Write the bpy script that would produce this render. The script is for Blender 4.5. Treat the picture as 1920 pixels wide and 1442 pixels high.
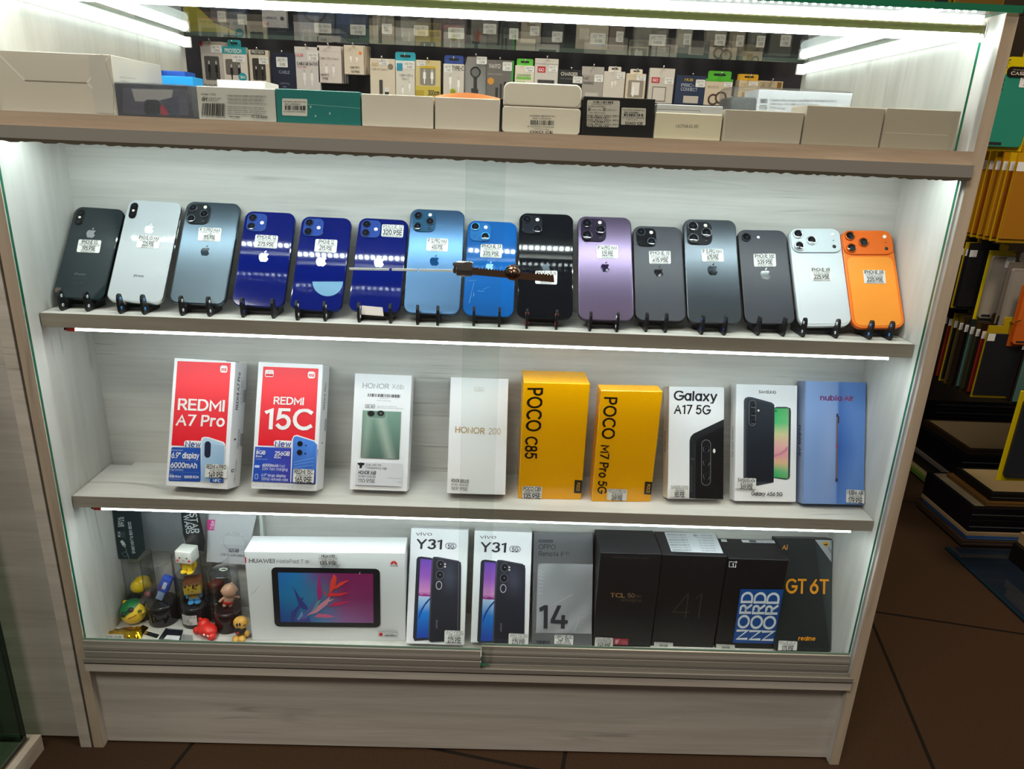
import bpy, bmesh, math, random
from mathutils import Vector, Matrix
random.seed(11)
for _o in list(bpy.data.objects): bpy.data.objects.remove(_o)
SC = bpy.context.scene; COL = SC.collection

# ------------------------------------------------------------------ camera, world, large lights, exposure
CPOS = Vector((0.02127, -0.92771, 0.96966)); PIT, YAW, ROL, FPX = 0.32993, 0.02311, 0.0422, 1350.324
_F = Vector((math.sin(YAW)*math.cos(PIT), math.cos(YAW)*math.cos(PIT), -math.sin(PIT)))
_R0 = _F.cross(Vector((0, 0, 1))).normalized(); _U0 = _R0.cross(_F)
_R = _R0*math.cos(ROL) + _U0*math.sin(ROL); _U = _U0*math.cos(ROL) - _R0*math.sin(ROL)
cd = bpy.data.cameras.new('camera'); cd.sensor_fit = 'HORIZONTAL'; cd.sensor_width = 36.0
cd.lens = FPX*36.0/1920; cd.clip_start = 0.02; cd.clip_end = 50
cam = bpy.data.objects.new('camera', cd); COL.objects.link(cam)
cam.matrix_world = Matrix(((_R.x, _U.x, -_F.x, CPOS.x), (_R.y, _U.y, -_F.y, CPOS.y), (_R.z, _U.z, -_F.z, CPOS.z), (0, 0, 0, 1)))
SC.camera = cam
vs = SC.view_settings; vs.view_transform = 'Standard'; vs.look = 'None'; vs.exposure = 0.0; vs.gamma = 1.0
vs.use_curve_mapping = False
wd = bpy.data.worlds.new('shop_ambient'); SC.world = wd; wd.use_nodes = True
wd.node_tree.nodes['Background'].inputs[0].default_value = (1.0, 0.9, 0.78, 1)
wd.node_tree.nodes['Background'].inputs[1].default_value = 0.09

def area(name, loc, size, power, col, target):
    l = bpy.data.lights.new(name, 'AREA'); l.shape = 'RECTANGLE'; l.size, l.size_y = size; l.energy = power; l.color = col
    o = bpy.data.objects.new(name, l); COL.objects.link(o); o.location = loc
    o.rotation_euler = (Vector(target)-Vector(loc)).to_track_quat('-Z', 'Y').to_euler(); return o
area('ceiling_lamp_over_aisle', (0.9, -0.5, 2.75), (0.5, 0.5), 30.0, (1.0, 0.82, 0.60), (0.75, -0.2, 0))
area('ceiling_lamp_behind_counter', (0.0, 0.45, 2.75), (1.6, 0.3), 22.0, (1.0, 0.90, 0.76), (0.0, 0.85, 1.2))
area('ceiling_lamp_front', (-0.8, -1.7, 2.75), (1.2, 0.5), 44.0, (1.0, 0.93, 0.84), (-0.4, -0.4, 0.4))
LED = 36.0        # radiance of the LED strips

# ------------------------------------------------------------------ photo calibration: a pixel of the 1920x1442 frame + one known world plane
def ray(px, py): return _F + _R*((px-960)/FPX) - _U*((py-721)/FPX)
def px_of(w):
    d = Vector(w)-CPOS; k = FPX/d.dot(_F); return (960+d.dot(_R)*k, 721-d.dot(_U)*k)
def at(px, py, x=None, y=None, z=None):
    d = ray(px, py)
    t = (x-CPOS.x)/d.x if x is not None else (y-CPOS.y)/d.y if y is not None else (z-CPOS.z)/d.z
    return CPOS + d*t

# ------------------------------------------------------------------ colours and materials
def lin(c):
    c /= 255.0
    return c/12.92 if c <= 0.04045 else ((c+0.055)/1.055)**2.4
def C(h):
    if isinstance(h, str):
        h = h.lstrip('#')
        if len(h) == 3: h = ''.join(a*2 for a in h)
        h = tuple(int(h[i:i+2], 16) for i in (0, 2, 4))
    return (lin(h[0]), lin(h[1]), lin(h[2]), 1.0)
def mix(a, b, t): return tuple(p+(q-p)*t for p, q in zip(a, b))
def ramp(t, stops):
    for (p, a), (q, b) in zip(stops, stops[1:]):
        if t <= q: return mix(a, b, max(0, (t-p)/(q-p)))
    return stops[-1][1]
MATS = {}
def nmat(name):
    m = bpy.data.materials.new(name); m.use_nodes = True; MATS[name] = m
    nt = m.node_tree; return m, nt, nt.nodes['Principled BSDF']
def attr_mat(name, rough, metal=0.0, spec=0.5, coat=0.0, bump=0.0, bscale=60):
    m, nt, b = nmat(name)
    a = nt.nodes.new('ShaderNodeAttribute'); a.attribute_name = 'Col'
    nt.links.new(a.outputs['Color'], b.inputs['Base Color'])
    b.inputs['Roughness'].default_value = rough; b.inputs['Metallic'].default_value = metal
    b.inputs['Specular IOR Level'].default_value = spec; b.inputs['Coat Weight'].default_value = coat
    b.inputs['Coat Roughness'].default_value = 0.03
    if bump:
        n = nt.nodes.new('ShaderNodeTexNoise'); n.inputs['Scale'].default_value = bscale; n.inputs['Detail'].default_value = 3
        tc = nt.nodes.new('ShaderNodeTexCoord'); nt.links.new(tc.outputs['Object'], n.inputs['Vector'])
        bp = nt.nodes.new('ShaderNodeBump'); bp.inputs['Strength'].default_value = bump; bp.inputs['Distance'].default_value = 0.002
        nt.links.new(n.outputs['Fac'], bp.inputs['Height']); nt.links.new(bp.outputs['Normal'], b.inputs['Normal'])
    return m
attr_mat('card', 0.42, spec=0.35)
attr_mat('gloss', 0.05, spec=0.5)
attr_mat('wrap', 0.16, spec=0.5, bump=0.12, bscale=45)
attr_mat('satin', 0.30, metal=0.75)
attr_mat('plastic', 0.38)
attr_mat('matte', 0.8, spec=0.2)
attr_mat('metal', 0.30, metal=1.0)
attr_mat('chrome', 0.10, metal=1.0)
def glass_mat(name, tint, rough=0.0, refl=1.0, bump=0.0):
    m, nt, b = nmat(name); nt.nodes.remove(b); out = nt.nodes['Material Output']
    t = nt.nodes.new('ShaderNodeBsdfTransparent'); t.inputs[0].default_value = (*tint, 1)
    g = nt.nodes.new('ShaderNodeBsdfGlossy'); g.inputs['Roughness'].default_value = rough
    f = nt.nodes.new('ShaderNodeFresnel'); ge = nt.nodes.new('ShaderNodeNewGeometry'); io = nt.nodes.new('ShaderNodeMapRange'); io.inputs['To Min'].default_value = 1.5; io.inputs['To Max'].default_value = 1/1.5; nt.links.new(ge.outputs['Backfacing'], io.inputs['Value']); nt.links.new(io.outputs[0], f.inputs['IOR'])
    mu = nt.nodes.new('ShaderNodeMath'); mu.operation = 'MULTIPLY'; mu.inputs[1].default_value = refl; mu.use_clamp = True
    mx = nt.nodes.new('ShaderNodeMixShader')
    nt.links.new(f.outputs[0], mu.inputs[0]); nt.links.new(mu.outputs[0], mx.inputs[0])
    nt.links.new(t.outputs[0], mx.inputs[1]); nt.links.new(g.outputs[0], mx.inputs[2]); nt.links.new(mx.outputs[0], out.inputs[0])
    if bump:
        n = nt.nodes.new('ShaderNodeTexNoise'); n.inputs['Scale'].default_value = 55; n.inputs['Detail'].default_value = 2
        bp = nt.nodes.new('ShaderNodeBump'); bp.inputs['Strength'].default_value = bump; bp.inputs['Distance'].default_value = 0.01
        nt.links.new(n.outputs['Fac'], bp.inputs['Height']); nt.links.new(bp.outputs['Normal'], g.inputs['Normal']); nt.links.new(bp.outputs['Normal'], f.inputs['Normal'])
    return m
glass_mat('glass', (0.975, 0.99, 0.98))
glass_mat('clear', (0.93, 0.94, 0.95), rough=0.04, refl=1.3)
glass_mat('film', (0.90, 0.91, 0.92), rough=0.12, refl=1.3, bump=0.5)
glass_mat('counter_glass', (0.95, 0.97, 0.955), refl=0.62)
glass_mat('tinted', (0.45, 0.60, 0.53))
m, nt, b = nmat('glass_edge'); b.inputs['Base Color'].default_value = C('#1f6b4e'); b.inputs['Roughness'].default_value = 0.1
m, nt, b = nmat('led'); b.inputs['Base Color'].default_value = (1, 1, 1, 1); b.inputs['Emission Color'].default_value = (0.87, 0.985, 1.0, 1); b.inputs['Emission Strength'].default_value = LED
m, nt, b = nmat('led_dot'); b.inputs['Emission Color'].default_value = (0.88, 1.0, 0.99, 1); b.inputs['Emission Strength'].default_value = LED*7.2
m, nt, b = nmat('tube_light'); b.inputs['Emission Color'].default_value = (0.88, 1.0, 0.985, 1); b.inputs['Emission Strength'].default_value = 4.2
m, nt, b = nmat('led_side'); b.inputs['Emission Color'].default_value = (0.90, 1.0, 0.985, 1); b.inputs['Emission Strength'].default_value = 4.0
m, nt, b = nmat('led_tape'); b.inputs['Base Color'].default_value = (.85, .88, .9, 1); b.inputs['Emission Color'].default_value = (0.85, 0.97, 1.0, 1); b.inputs['Emission Strength'].default_value = 2.0

def wood_mat(name, axis, base, dark, vein=0.5):
    m, nt, b = nmat(name); N = nt.nodes; L = nt.links
    tc = N.new('ShaderNodeTexCoord'); mp = N.new('ShaderNodeMapping')
    s = {'x': (1.1, 9, 22), 'z': (14, 9, 0.9), 'y': (14, 0.9, 14)}[axis]
    mp.inputs['Scale'].default_value = s; L.new(tc.outputs['Object'], mp.inputs['Vector'])
    n1 = N.new('ShaderNodeTexNoise'); n1.inputs['Scale'].default_value = 1.6; n1.inputs['Detail'].default_value = 6; n1.inputs['Roughness'].default_value = 0.65; n1.inputs['Distortion'].default_value = 0.5
    n2 = N.new('ShaderNodeTexNoise'); n2.inputs['Scale'].default_value = 9; n2.inputs['Detail'].default_value = 4
    L.new(mp.outputs[0], n1.inputs['Vector']); L.new(mp.outputs[0], n2.inputs['Vector'])
    r1 = N.new('ShaderNodeValToRGB'); r1.color_ramp.elements[0].position = 0.30; r1.color_ramp.elements[1].position = 0.62
    r1.color_ramp.elements[0].color = C(dark); r1.color_ramp.elements[1].color = C(base); L.new(n1.outputs['Fac'], r1.inputs[0])
    # thin dark grain cracks
    mp2 = N.new('ShaderNodeMapping'); mp2.inputs['Scale'].default_value = tuple(q*0.62 for q in s); mp2.inputs['Location'].default_value = (3.1, 1.7, 5.3)
    L.new(tc.outputs['Object'], mp2.inputs['Vector'])
    n3 = N.new('ShaderNodeTexNoise'); n3.inputs['Scale'].default_value = 1.1; n3.inputs['Detail'].default_value = 2; n3.inputs['Distortion'].default_value = 0.9
    L.new(mp2.outputs[0], n3.inputs['Vector'])
    r3 = N.new('ShaderNodeValToRGB'); e = r3.color_ramp.elements
    e[0].position = 0.485; e[0].color = (0, 0, 0, 1); e[1].position = 0.515; e[1].color = (0, 0, 0, 1)
    k = e.new(0.5); k.color = (1, 1, 1, 1); L.new(n3.outputs['Fac'], r3.inputs[0])
    n4 = N.new('ShaderNodeTexNoise'); n4.inputs['Scale'].default_value = 7.0; L.new(tc.outputs['Object'], n4.inputs['Vector'])
    r4 = N.new('ShaderNodeValToRGB'); r4.color_ramp.elements[0].position = 0.55; r4.color_ramp.elements[1].position = 0.68; L.new(n4.outputs['Fac'], r4.inputs[0])
    mm = N.new('ShaderNodeMath'); mm.operation = 'MULTIPLY'; L.new(r3.outputs[0], mm.inputs[0]); L.new(r4.outputs[0], mm.inputs[1])
    m2 = N.new('ShaderNodeMath'); m2.operation = 'MULTIPLY'; m2.inputs[1].default_value = vein; L.new(mm.outputs[0], m2.inputs[0])
    x1 = N.new('ShaderNodeMixRGB'); x1.blend_type = 'MULTIPLY'; x1.inputs[0].default_value = 0.25; L.new(r1.outputs[0], x1.inputs[1]); L.new(n2.outputs['Color'], x1.inputs[2])
    bw = N.new('ShaderNodeRGBToBW'); L.new(n2.outputs['Color'], bw.inputs[0]); L.new(bw.outputs[0], x1.inputs[2])
    x2 = N.new('ShaderNodeMixRGB'); x2.inputs[2].default_value = C('#5d5a55'); L.new(m2.outputs[0], x2.inputs[0]); L.new(x1.outputs[0], x2.inputs[1])
    L.new(x2.outputs[0], b.inputs['Base Color']); b.inputs['Roughness'].default_value = 0.55; b.inputs['Specular IOR Level'].default_value = 0.25
wood_mat('wood_x', 'x', '#dad8d3', '#c3c1bb')
wood_mat('wood_z', 'z', '#dad8d3', '#c5c3bd')
wood_mat('wood_y', 'y', '#dad8d3', '#c3c1bb')
wood_mat('kick', 'x', '#d2ccc2', '#bbb4a9', 0.4)
wood_mat('edge_x', 'x', '#c3b09a', '#a38f78', 0.3)
wood_mat('edge_s', 'x', '#aaa194', '#91887c', 0.3)
wood_mat('edge_z', 'z', '#c9b9a4', '#ac9a84', 0.3)
def tex_floor():
    m, nt, b = nmat('floor_tiles'); N = nt.nodes; L = nt.links
    tc = N.new('ShaderNodeTexCoord'); mp = N.new('ShaderNodeMapping'); mp.vector_type = 'POINT'
    mp.inputs['Rotation'].default_value = (0, 0, math.radians(12.4)); mp.inputs['Location'].default_value = (-0.757, 0.0, 0)
    L.new(tc.outputs['Object'], mp.inputs['Vector'])
    br = N.new('ShaderNodeTexBrick'); br.offset = 0; br.inputs['Scale'].default_value = 1; br.inputs['Brick Width'].default_value = 0.605; br.inputs['Row Height'].default_value = 0.603
    br.inputs['Mortar Size'].default_value = 0.0035; br.inputs['Color1'].default_value = C('#443121'); br.inputs['Color2'].default_value = C('#412f20'); br.inputs['Mortar'].default_value = C('#1c1510')
    L.new(mp.outputs[0], br.inputs['Vector'])
    ck = N.new('ShaderNodeTexNoise'); ck.inputs['Scale'].default_value = 260; L.new(tc.outputs['Object'], ck.inputs['Vector'])
    mx = N.new('ShaderNodeMixRGB'); mx.blend_type = 'MULTIPLY'; mx.inputs[0].default_value = 0.45
    L.new(br.outputs['Color'], mx.inputs[1]); L.new(ck.outputs['Fac'], mx.inputs[2])
    L.new(mx.outputs[0], b.inputs['Base Color']); b.inputs['Roughness'].default_value = 0.45; b.inputs['Specular IOR Level'].default_value = 0.3
tex_floor()
def flat(name, col, rough=0.7, metal=0.0):
    m, nt, b = nmat(name); b.inputs['Base Color'].default_value = C(col); b.inputs['Roughness'].default_value = rough; b.inputs['Metallic'].default_value = metal
    n = nt.nodes.new('ShaderNodeTexNoise'); n.inputs['Scale'].default_value = 30
    r = nt.nodes.new('ShaderNodeMapRange'); r.inputs['To Min'].default_value = rough*0.85; r.inputs['To Max'].default_value = min(1, rough*1.15)
    nt.links.new(n.outputs['Fac'], r.inputs['Value']); nt.links.new(r.outputs[0], b.inputs['Roughness'])
flat('dark_wall', '#23242c', 0.8)
flat('alu', '#99968f', 0.42, 0.35)
flat('alu_olive', '#8b8458', 0.4, 0.3)

# ------------------------------------------------------------------ mesh builder
class MB:
    def __init__(s): s.v = []; s.f = []; s.c = []; s.m = []; s.s = []; s.M = Matrix()
    def add(s, vs, fs, col, mat='card', smooth=False):
        o = len(s.v); s.v += [tuple(s.M @ Vector(v)) for v in vs]
        for f in fs:
            s.f.append([i+o for i in f]); s.m.append(mat); s.s.append(smooth)
            if callable(col): s.c.append([col(vs[i]) for i in f])
            elif isinstance(col, list): s.c.append([col[i] for i in f])
            else: s.c.append([col]*len(f))
    def box(s, a, b, col, mat='card', bev=0.0, seg=2, smooth=True):
        x0, y0, z0 = a; x1, y1, z1 = b
        if bev <= 0:
            v = [(x0, y0, z0), (x1, y0, z0), (x1, y1, z0), (x0, y1, z0), (x0, y0, z1), (x1, y0, z1), (x1, y1, z1), (x0, y1, z1)]
            s.add(v, [(0, 3, 2, 1), (4, 5, 6, 7), (0, 1, 5, 4), (1, 2, 6, 5), (2, 3, 7, 6), (3, 0, 4, 7)], col, mat); return
        bm = bmesh.new(); bmesh.ops.create_cube(bm, size=1)
        for v in bm.verts: v.co = Vector(((x0+x1)/2+v.co.x*(x1-x0), (y0+y1)/2+v.co.y*(y1-y0), (z0+z1)/2+v.co.z*(z1-z0)))
        bmesh.ops.bevel(bm, geom=list(bm.edges), offset=bev, segments=seg, profile=0.5, affect='EDGES')
        s.bm(bm, col, mat, smooth and bev > 0.002)
    def bm(s, bm, col, mat, smooth=True):
        bm.verts.ensure_lookup_table(); bm.verts.index_update()
        s.add([tuple(v.co) for v in bm.verts], [[v.index for v in f.verts] for f in bm.faces], col, mat, smooth); bm.free()
    def ell(s, c, r, col, mat='plastic', seg=20, rings=12):
        bm = bmesh.new(); bmesh.ops.create_uvsphere(bm, u_segments=seg, v_segments=rings, radius=1)
        if not hasattr(r, '__len__'): r = (r, r, r)
        for v in bm.verts: v.co = Vector((c[0]+v.co.x*r[0], c[1]+v.co.y*r[1], c[2]+v.co.z*r[2]))
        s.bm(bm, col, mat)
    def prism(s, pts, d, col, mat='card', frame=None, smooth=False):
        # pts (u,v) extruded by d along n ; frame = (O,U,V,N)
        O, U, V, N = frame or (Vector((0, 0, 0)), Vector((1, 0, 0)), Vector((0, 0, 1)), Vector((0, 1, 0)))
        n = len(pts); a = [O+U*p[0]+V*p[1] for p in pts]; b = [q+N*d for q in a]
        s.add(a+b, [list(range(n)), list(range(2*n-1, n-1, -1))], col, mat)
        s.add(a+b, [(i, i+n, (i+1) % n+n, (i+1) % n) for i in range(n)], col, mat, smooth)
    def lathe(s, prof, col, mat='plastic', seg=32, O=(0, 0, 0), axis='z', cap=True):
        O = Vector(O); v = []
        ax = {'z': (Vector((1, 0, 0)), Vector((0, 1, 0)), Vector((0, 0, 1))), 'y': (Vector((1, 0, 0)), Vector((0, 0, 1)), Vector((0, -1, 0))), 'x': (Vector((0, 1, 0)), Vector((0, 0, 1)), Vector((1, 0, 0)))}[axis]
        for r, h in prof:
            for k in range(seg):
                t = 2*math.pi*k/seg; v.append(O+ax[0]*(r*math.cos(t))+ax[1]*(r*math.sin(t))+ax[2]*h)
        f = []
        for i in range(len(prof)-1):
            for k in range(seg): f.append((i*seg+k, i*seg+(k+1) % seg, (i+1)*seg+(k+1) % seg, (i+1)*seg+k))
        s.add(v, f, col, mat, True)
        if cap: s.add(v, [list(range(seg))[::-1], list(range((len(prof)-1)*seg, len(prof)*seg))], col, mat)
    def tube(s, path, r, col, mat='plastic', seg=8):
        P = [Vector(p) for p in path]; v = []; up = Vector((0.13, 0.31, 0.94))
        for i, p in enumerate(P):
            d = (P[min(i+1, len(P)-1)]-P[max(i-1, 0)]).normalized(); a = d.cross(up).normalized(); b = d.cross(a)
            for k in range(seg):
                t = 2*math.pi*k/seg; v.append(p+a*(r*math.cos(t))+b*(r*math.sin(t)))
        f = [(i*seg+k, i*seg+(k+1) % seg, (i+1)*seg+(k+1) % seg, (i+1)*seg+k) for i in range(len(P)-1) for k in range(seg)]
        s.add(v, f, col, mat, True); s.add(v, [list(range(seg))[::-1], list(range((len(P)-1)*seg, len(P)*seg))], col, mat)
    def build(s, name, parent=None, loc=None, rot=None):
        me = bpy.data.meshes.new(name); me.from_pydata(s.v, [], s.f)
        names = []
        for q in s.m:
            if q not in names: names.append(q); me.materials.append(MATS[q])
        idx = {q: i for i, q in enumerate(names)}
        me.polygons.foreach_set('material_index', [idx[q] for q in s.m]); me.polygons.foreach_set('use_smooth', s.s)
        ca = me.color_attributes.new('Col', 'FLOAT_COLOR', 'CORNER')
        flat_ = [x for fc in s.c for c in fc for x in c]
        ca.data.foreach_set('color', flat_)
        me.update()
        o = bpy.data.objects.new(name, me); COL.objects.link(o)
        if parent is not None: o.parent = parent
        if loc is not None: o.location = loc
        if rot is not None: o.rotation_euler = rot
        return o
def tag(o, label, cat, group=None, kind=None):
    o['label'] = label; o['category'] = cat
    if group: o['group'] = group
    if kind: o['kind'] = kind
    return o
def struct(o, label=None):
    o['kind'] = 'structure'
    if label: o['label'] = label
    return o
def empty(name, M, label, cat, group=None):
    o = bpy.data.objects.new(name, None); o.empty_display_size = 0.01; COL.objects.link(o); o.matrix_world = M
    return tag(o, label, cat, group)
def part(o, label): o['label'] = label; return o
def pose(loc, lean=0, yaw=0, roll=0):
    cr, sr = math.cos(roll), math.sin(roll); cl, sl = math.cos(lean), math.sin(lean); cy, sy = math.cos(yaw), math.sin(yaw)
    M = Matrix(((cy, -sy, 0), (sy, cy, 0), (0, 0, 1))) @ Matrix(((1, 0, 0), (0, cl, sl), (0, -sl, cl))) @ Matrix(((cr, 0, -sr), (0, 1, 0), (sr, 0, cr)))
    return Matrix.Translation(Vector(loc)) @ M.to_4x4()
def rrect(x0, z0, x1, z1, r, n=5):
    p = []
    for cx, cz, a in ((x1-r, z1-r, 0), (x0+r, z1-r, 90), (x0+r, z0+r, 180), (x1-r, z0+r, 270)):
        for k in range(n+1):
            t = math.radians(a+90*k/n); p.append((cx+r*math.cos(t), cz+r*math.sin(t)))
    return p
def circ(cx, cz, r, n=20, rz=None): return [(cx+r*math.cos(2*math.pi*k/n), cz+(rz or r)*math.sin(2*math.pi*k/n)) for k in range(n)]

def _arc(cx, cy, rx, ry, a0, a1, n=None):
    n = n or max(3, int(abs(a1-a0)/24))
    return [(cx+rx*math.cos(math.radians(a0+(a1-a0)*k/n)), cy+ry*math.sin(math.radians(a0+(a1-a0)*k/n))) for k in range(n+1)]
_O = lambda cx, cy, rx, ry: _arc(cx, cy, rx, ry, 0, 360, 16)
GL = {   # stroke lettering: advance width, strokes (cap height 1)
 'A': (.78, [[(0, 0), (.39, 1), (.78, 0)], [(.14, .34), (.64, .34)]]), 'B': (.62, [[(.36, .52), (0, .52), (0, 1), (.36, 1)]+_arc(.36, .76, .22, .24, 90, -90), [(0, .52), (0, 0), (.36, 0)]+_arc(.36, .26, .26, .26, -90, 90)]),
 'C': (.80, [_arc(.48, .5, .48, .5, 48, 312)]), 'D': (.74, [[(0, 0), (0, 1), (.28, 1)]+_arc(.28, .5, .46, .5, 90, -90)+[(0, 0)]]), 'E': (.56, [[(.56, 1), (0, 1), (0, 0), (.56, 0)], [(0, .52), (.5, .52)]]), 'F': (.54, [[(.54, 1), (0, 1), (0, 0)], [(0, .5), (.48, .5)]]),
 'G': (.86, [_arc(.48, .5, .48, .5, 48, 350)+[(.95, .46), (.56, .46)]]), 'H': (.68, [[(0, 0), (0, 1)], [(.68, 0), (.68, 1)], [(0, .52), (.68, .52)]]), 'I': (.02, [[(.01, 0), (.01, 1)]]), 'J': (.46, [[(.46, 1), (.46, .26)]+_arc(.23, .26, .23, .26, 0, -180)]),
 'K': (.62, [[(0, 0), (0, 1)], [(.60, 1), (.02, .42)], [(.22, .60), (.64, 0)]]), 'L': (.50, [[(0, 1), (0, 0), (.5, 0)]]), 'M': (.84, [[(0, 0), (0, 1), (.42, .28), (.84, 1), (.84, 0)]]), 'N': (.70, [[(0, 0), (0, 1), (.7, 0), (.7, 1)]]),
 'O': (.96, [_O(.48, .5, .48, .5)]), 'P': (.58, [[(0, 0), (0, 1), (.30, 1)]+_arc(.30, .72, .28, .28, 90, -90)+[(0, .44)]]), 'Q': (.96, [_O(.48, .5, .48, .5), [(.6, .25), (.92, -.04)]]), 'R': (.62, [[(0, 0), (0, 1), (.32, 1)]+_arc(.32, .73, .27, .27, 90, -90)+[(0, .46)], [(.30, .46), (.62, 0)]]),
 'S': (.58, [_arc(.29, .75, .27, .25, 35, 270)+_arc(.29, .25, .29, .25, 90, -150)]), 'T': (.66, [[(0, 1), (.66, 1)], [(.33, 1), (.33, 0)]]), 'U': (.68, [[(0, 1), (0, .34)]+_arc(.34, .34, .34, .34, 180, 360)+[(.68, 1)]]), 'V': (.74, [[(0, 1), (.37, 0), (.74, 1)]]), 'W': (1.1, [[(0, 1), (.27, 0), (.55, .9), (.83, 0), (1.1, 1)]]),
 'X': (.66, [[(0, 0), (.66, 1)], [(0, 1), (.66, 0)]]), 'Y': (.70, [[(0, 1), (.35, .46), (.70, 1)], [(.35, .46), (.35, 0)]]), 'Z': (.62, [[(0, 1), (.62, 1), (0, 0), (.62, 0)]]),
 '0': (.62, [_O(.31, .5, .31, .5)]), '1': (.30, [[(0, .84), (.24, 1), (.24, 0)]]), '2': (.58, [_arc(.29, .72, .28, .28, 165, -25)+[(0, 0), (.58, 0)]]), '3': (.58, [_arc(.28, .755, .25, .245, 150, -90)+_arc(.28, .255, .29, .255, 90, -150)]), '4': (.66, [[(.48, 0), (.48, 1), (0, .25), (.66, .25)]]),
 '5': (.58, [[(.52, 1), (.10, 1), (.05, .56)]+_arc(.27, .32, .30, .32, 115, -145)]), '6': (.60, [_O(.30, .31, .30, .31), [(.44, 1), (.06, .46)]]), '7': (.56, [[(0, 1), (.56, 1), (.18, 0)]]), '8': (.58, [_O(.29, .76, .24, .24), _O(.29, .26, .29, .26)]), '9': (.60, [_O(.30, .69, .30, .31), [(.16, 0), (.54, .54)]]),
 'a': (.56, [_O(.27, .36, .27, .36), [(.56, .72), (.56, 0)]]), 'b': (.56, [_O(.29, .36, .27, .36), [(0, 1.04), (0, 0)]]), 'c': (.52, [_arc(.29, .36, .29, .36, 50, 310)]), 'd': (.56, [_O(.27, .36, .27, .36), [(.56, 1.04), (.56, 0)]]), 'e': (.58, [[(.02, .38), (.57, .38)]+_arc(.29, .36, .28, .36, 5, 310)]),
 'f': (.34, [_arc(.30, .84, .17, .18, 70, 180)+[(.13, 0)], [(0, .66), (.32, .66)]]), 'g': (.56, [_O(.27, .36, .27, .36), [(.56, .72), (.56, -.08)]+_arc(.29, -.08, .27, .22, 0, -150)]), 'h': (.50, [[(0, 1.04), (0, 0)], [(0, .40)]+_arc(.25, .46, .25, .26, 180, 0)+[(.5, 0)]]), 'i': (.02, [[(.01, 0), (.01, .70)], [(.01, .92), (.01, .98)]]), 'j': (.10, [[(.08, .70), (.08, -.2), (-.08, -.26)], [(.08, .92), (.08, .98)]]),
 'k': (.46, [[(0, 1.04), (0, 0)], [(.44, .72), (.02, .30)], [(.16, .44), (.48, 0)]]), 'l': (.02, [[(.01, 0), (.01, 1.04)]]), 'm': (.84, [[(0, .72), (0, 0)], [(0, .42)]+_arc(.21, .48, .21, .24, 180, 0)+[(.42, 0)], [(.42, .42)]+_arc(.63, .48, .21, .24, 180, 0)+[(.84, 0)]]), 'n': (.50, [[(0, .72), (0, 0)], [(0, .40)]+_arc(.25, .46, .25, .26, 180, 0)+[(.5, 0)]]), 'o': (.58, [_O(.29, .36, .29, .36)]),
 'p': (.56, [_O(.29, .36, .27, .36), [(0, .72), (0, -.30)]]), 'q': (.56, [_O(.27, .36, .27, .36), [(.56, .72), (.56, -.30)]]), 'r': (.30, [[(0, .72), (0, 0)], _arc(.24, .40, .24, .30, 180, 75)]), 's': (.42, [_arc(.21, .54, .19, .18, 40, 270)+_arc(.21, .18, .21, .18, 90, -140)]), 't': (.34, [[(.14, .94), (.14, .18)]+_arc(.30, .18, .16, .18, 180, 290), [(0, .68), (.34, .68)]]), 'u': (.50, [[(0, .72), (0, .27)]+_arc(.25, .27, .25, .27, 180, 360), [(.5, .72), (.5, 0)]]),
 'v': (.54, [[(0, .72), (.27, 0), (.54, .72)]]), 'w': (.80, [[(0, .72), (.2, 0), (.4, .66), (.6, 0), (.8, .72)]]), 'x': (.50, [[(0, 0), (.5, .72)], [(0, .72), (.5, 0)]]), 'y': (.54, [[(0, .72), (.28, 0)], [(.54, .72), (.20, -.28), (.04, -.28)]]), 'z': (.46, [[(0, .72), (.46, .72), (0, 0), (.46, 0)]]),
 '.': (.02, [[(.01, 0), (.01, .05)]]), ',': (.04, [[(.03, .06), (0, -.14)]]), ':': (.02, [[(.01, .05), (.01, .1)], [(.01, .55), (.01, .6)]]), '-': (.34, [[(0, .40), (.34, .40)]]), '+': (.46, [[(0, .42), (.46, .42)], [(.23, .18), (.23, .66)]]), '/': (.36, [[(0, -.05), (.36, 1.05)]]), '"': (.20, [[(0, 1.02), (0, .74)], [(.18, 1.02), (.18, .74)]]), '(': (.22, [_arc(.5, .45, .5, .68, 125, 235)]), ')': (.22, [_arc(-.28, .45, .5, .68, 55, -55)]), '%': (.76, [[(.1, 0), (.64, 1)], _O(.16, .78, .16, .20), _O(.60, .22, .16, .20)]),
}
_TG = {}
CAP = 1.0
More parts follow.
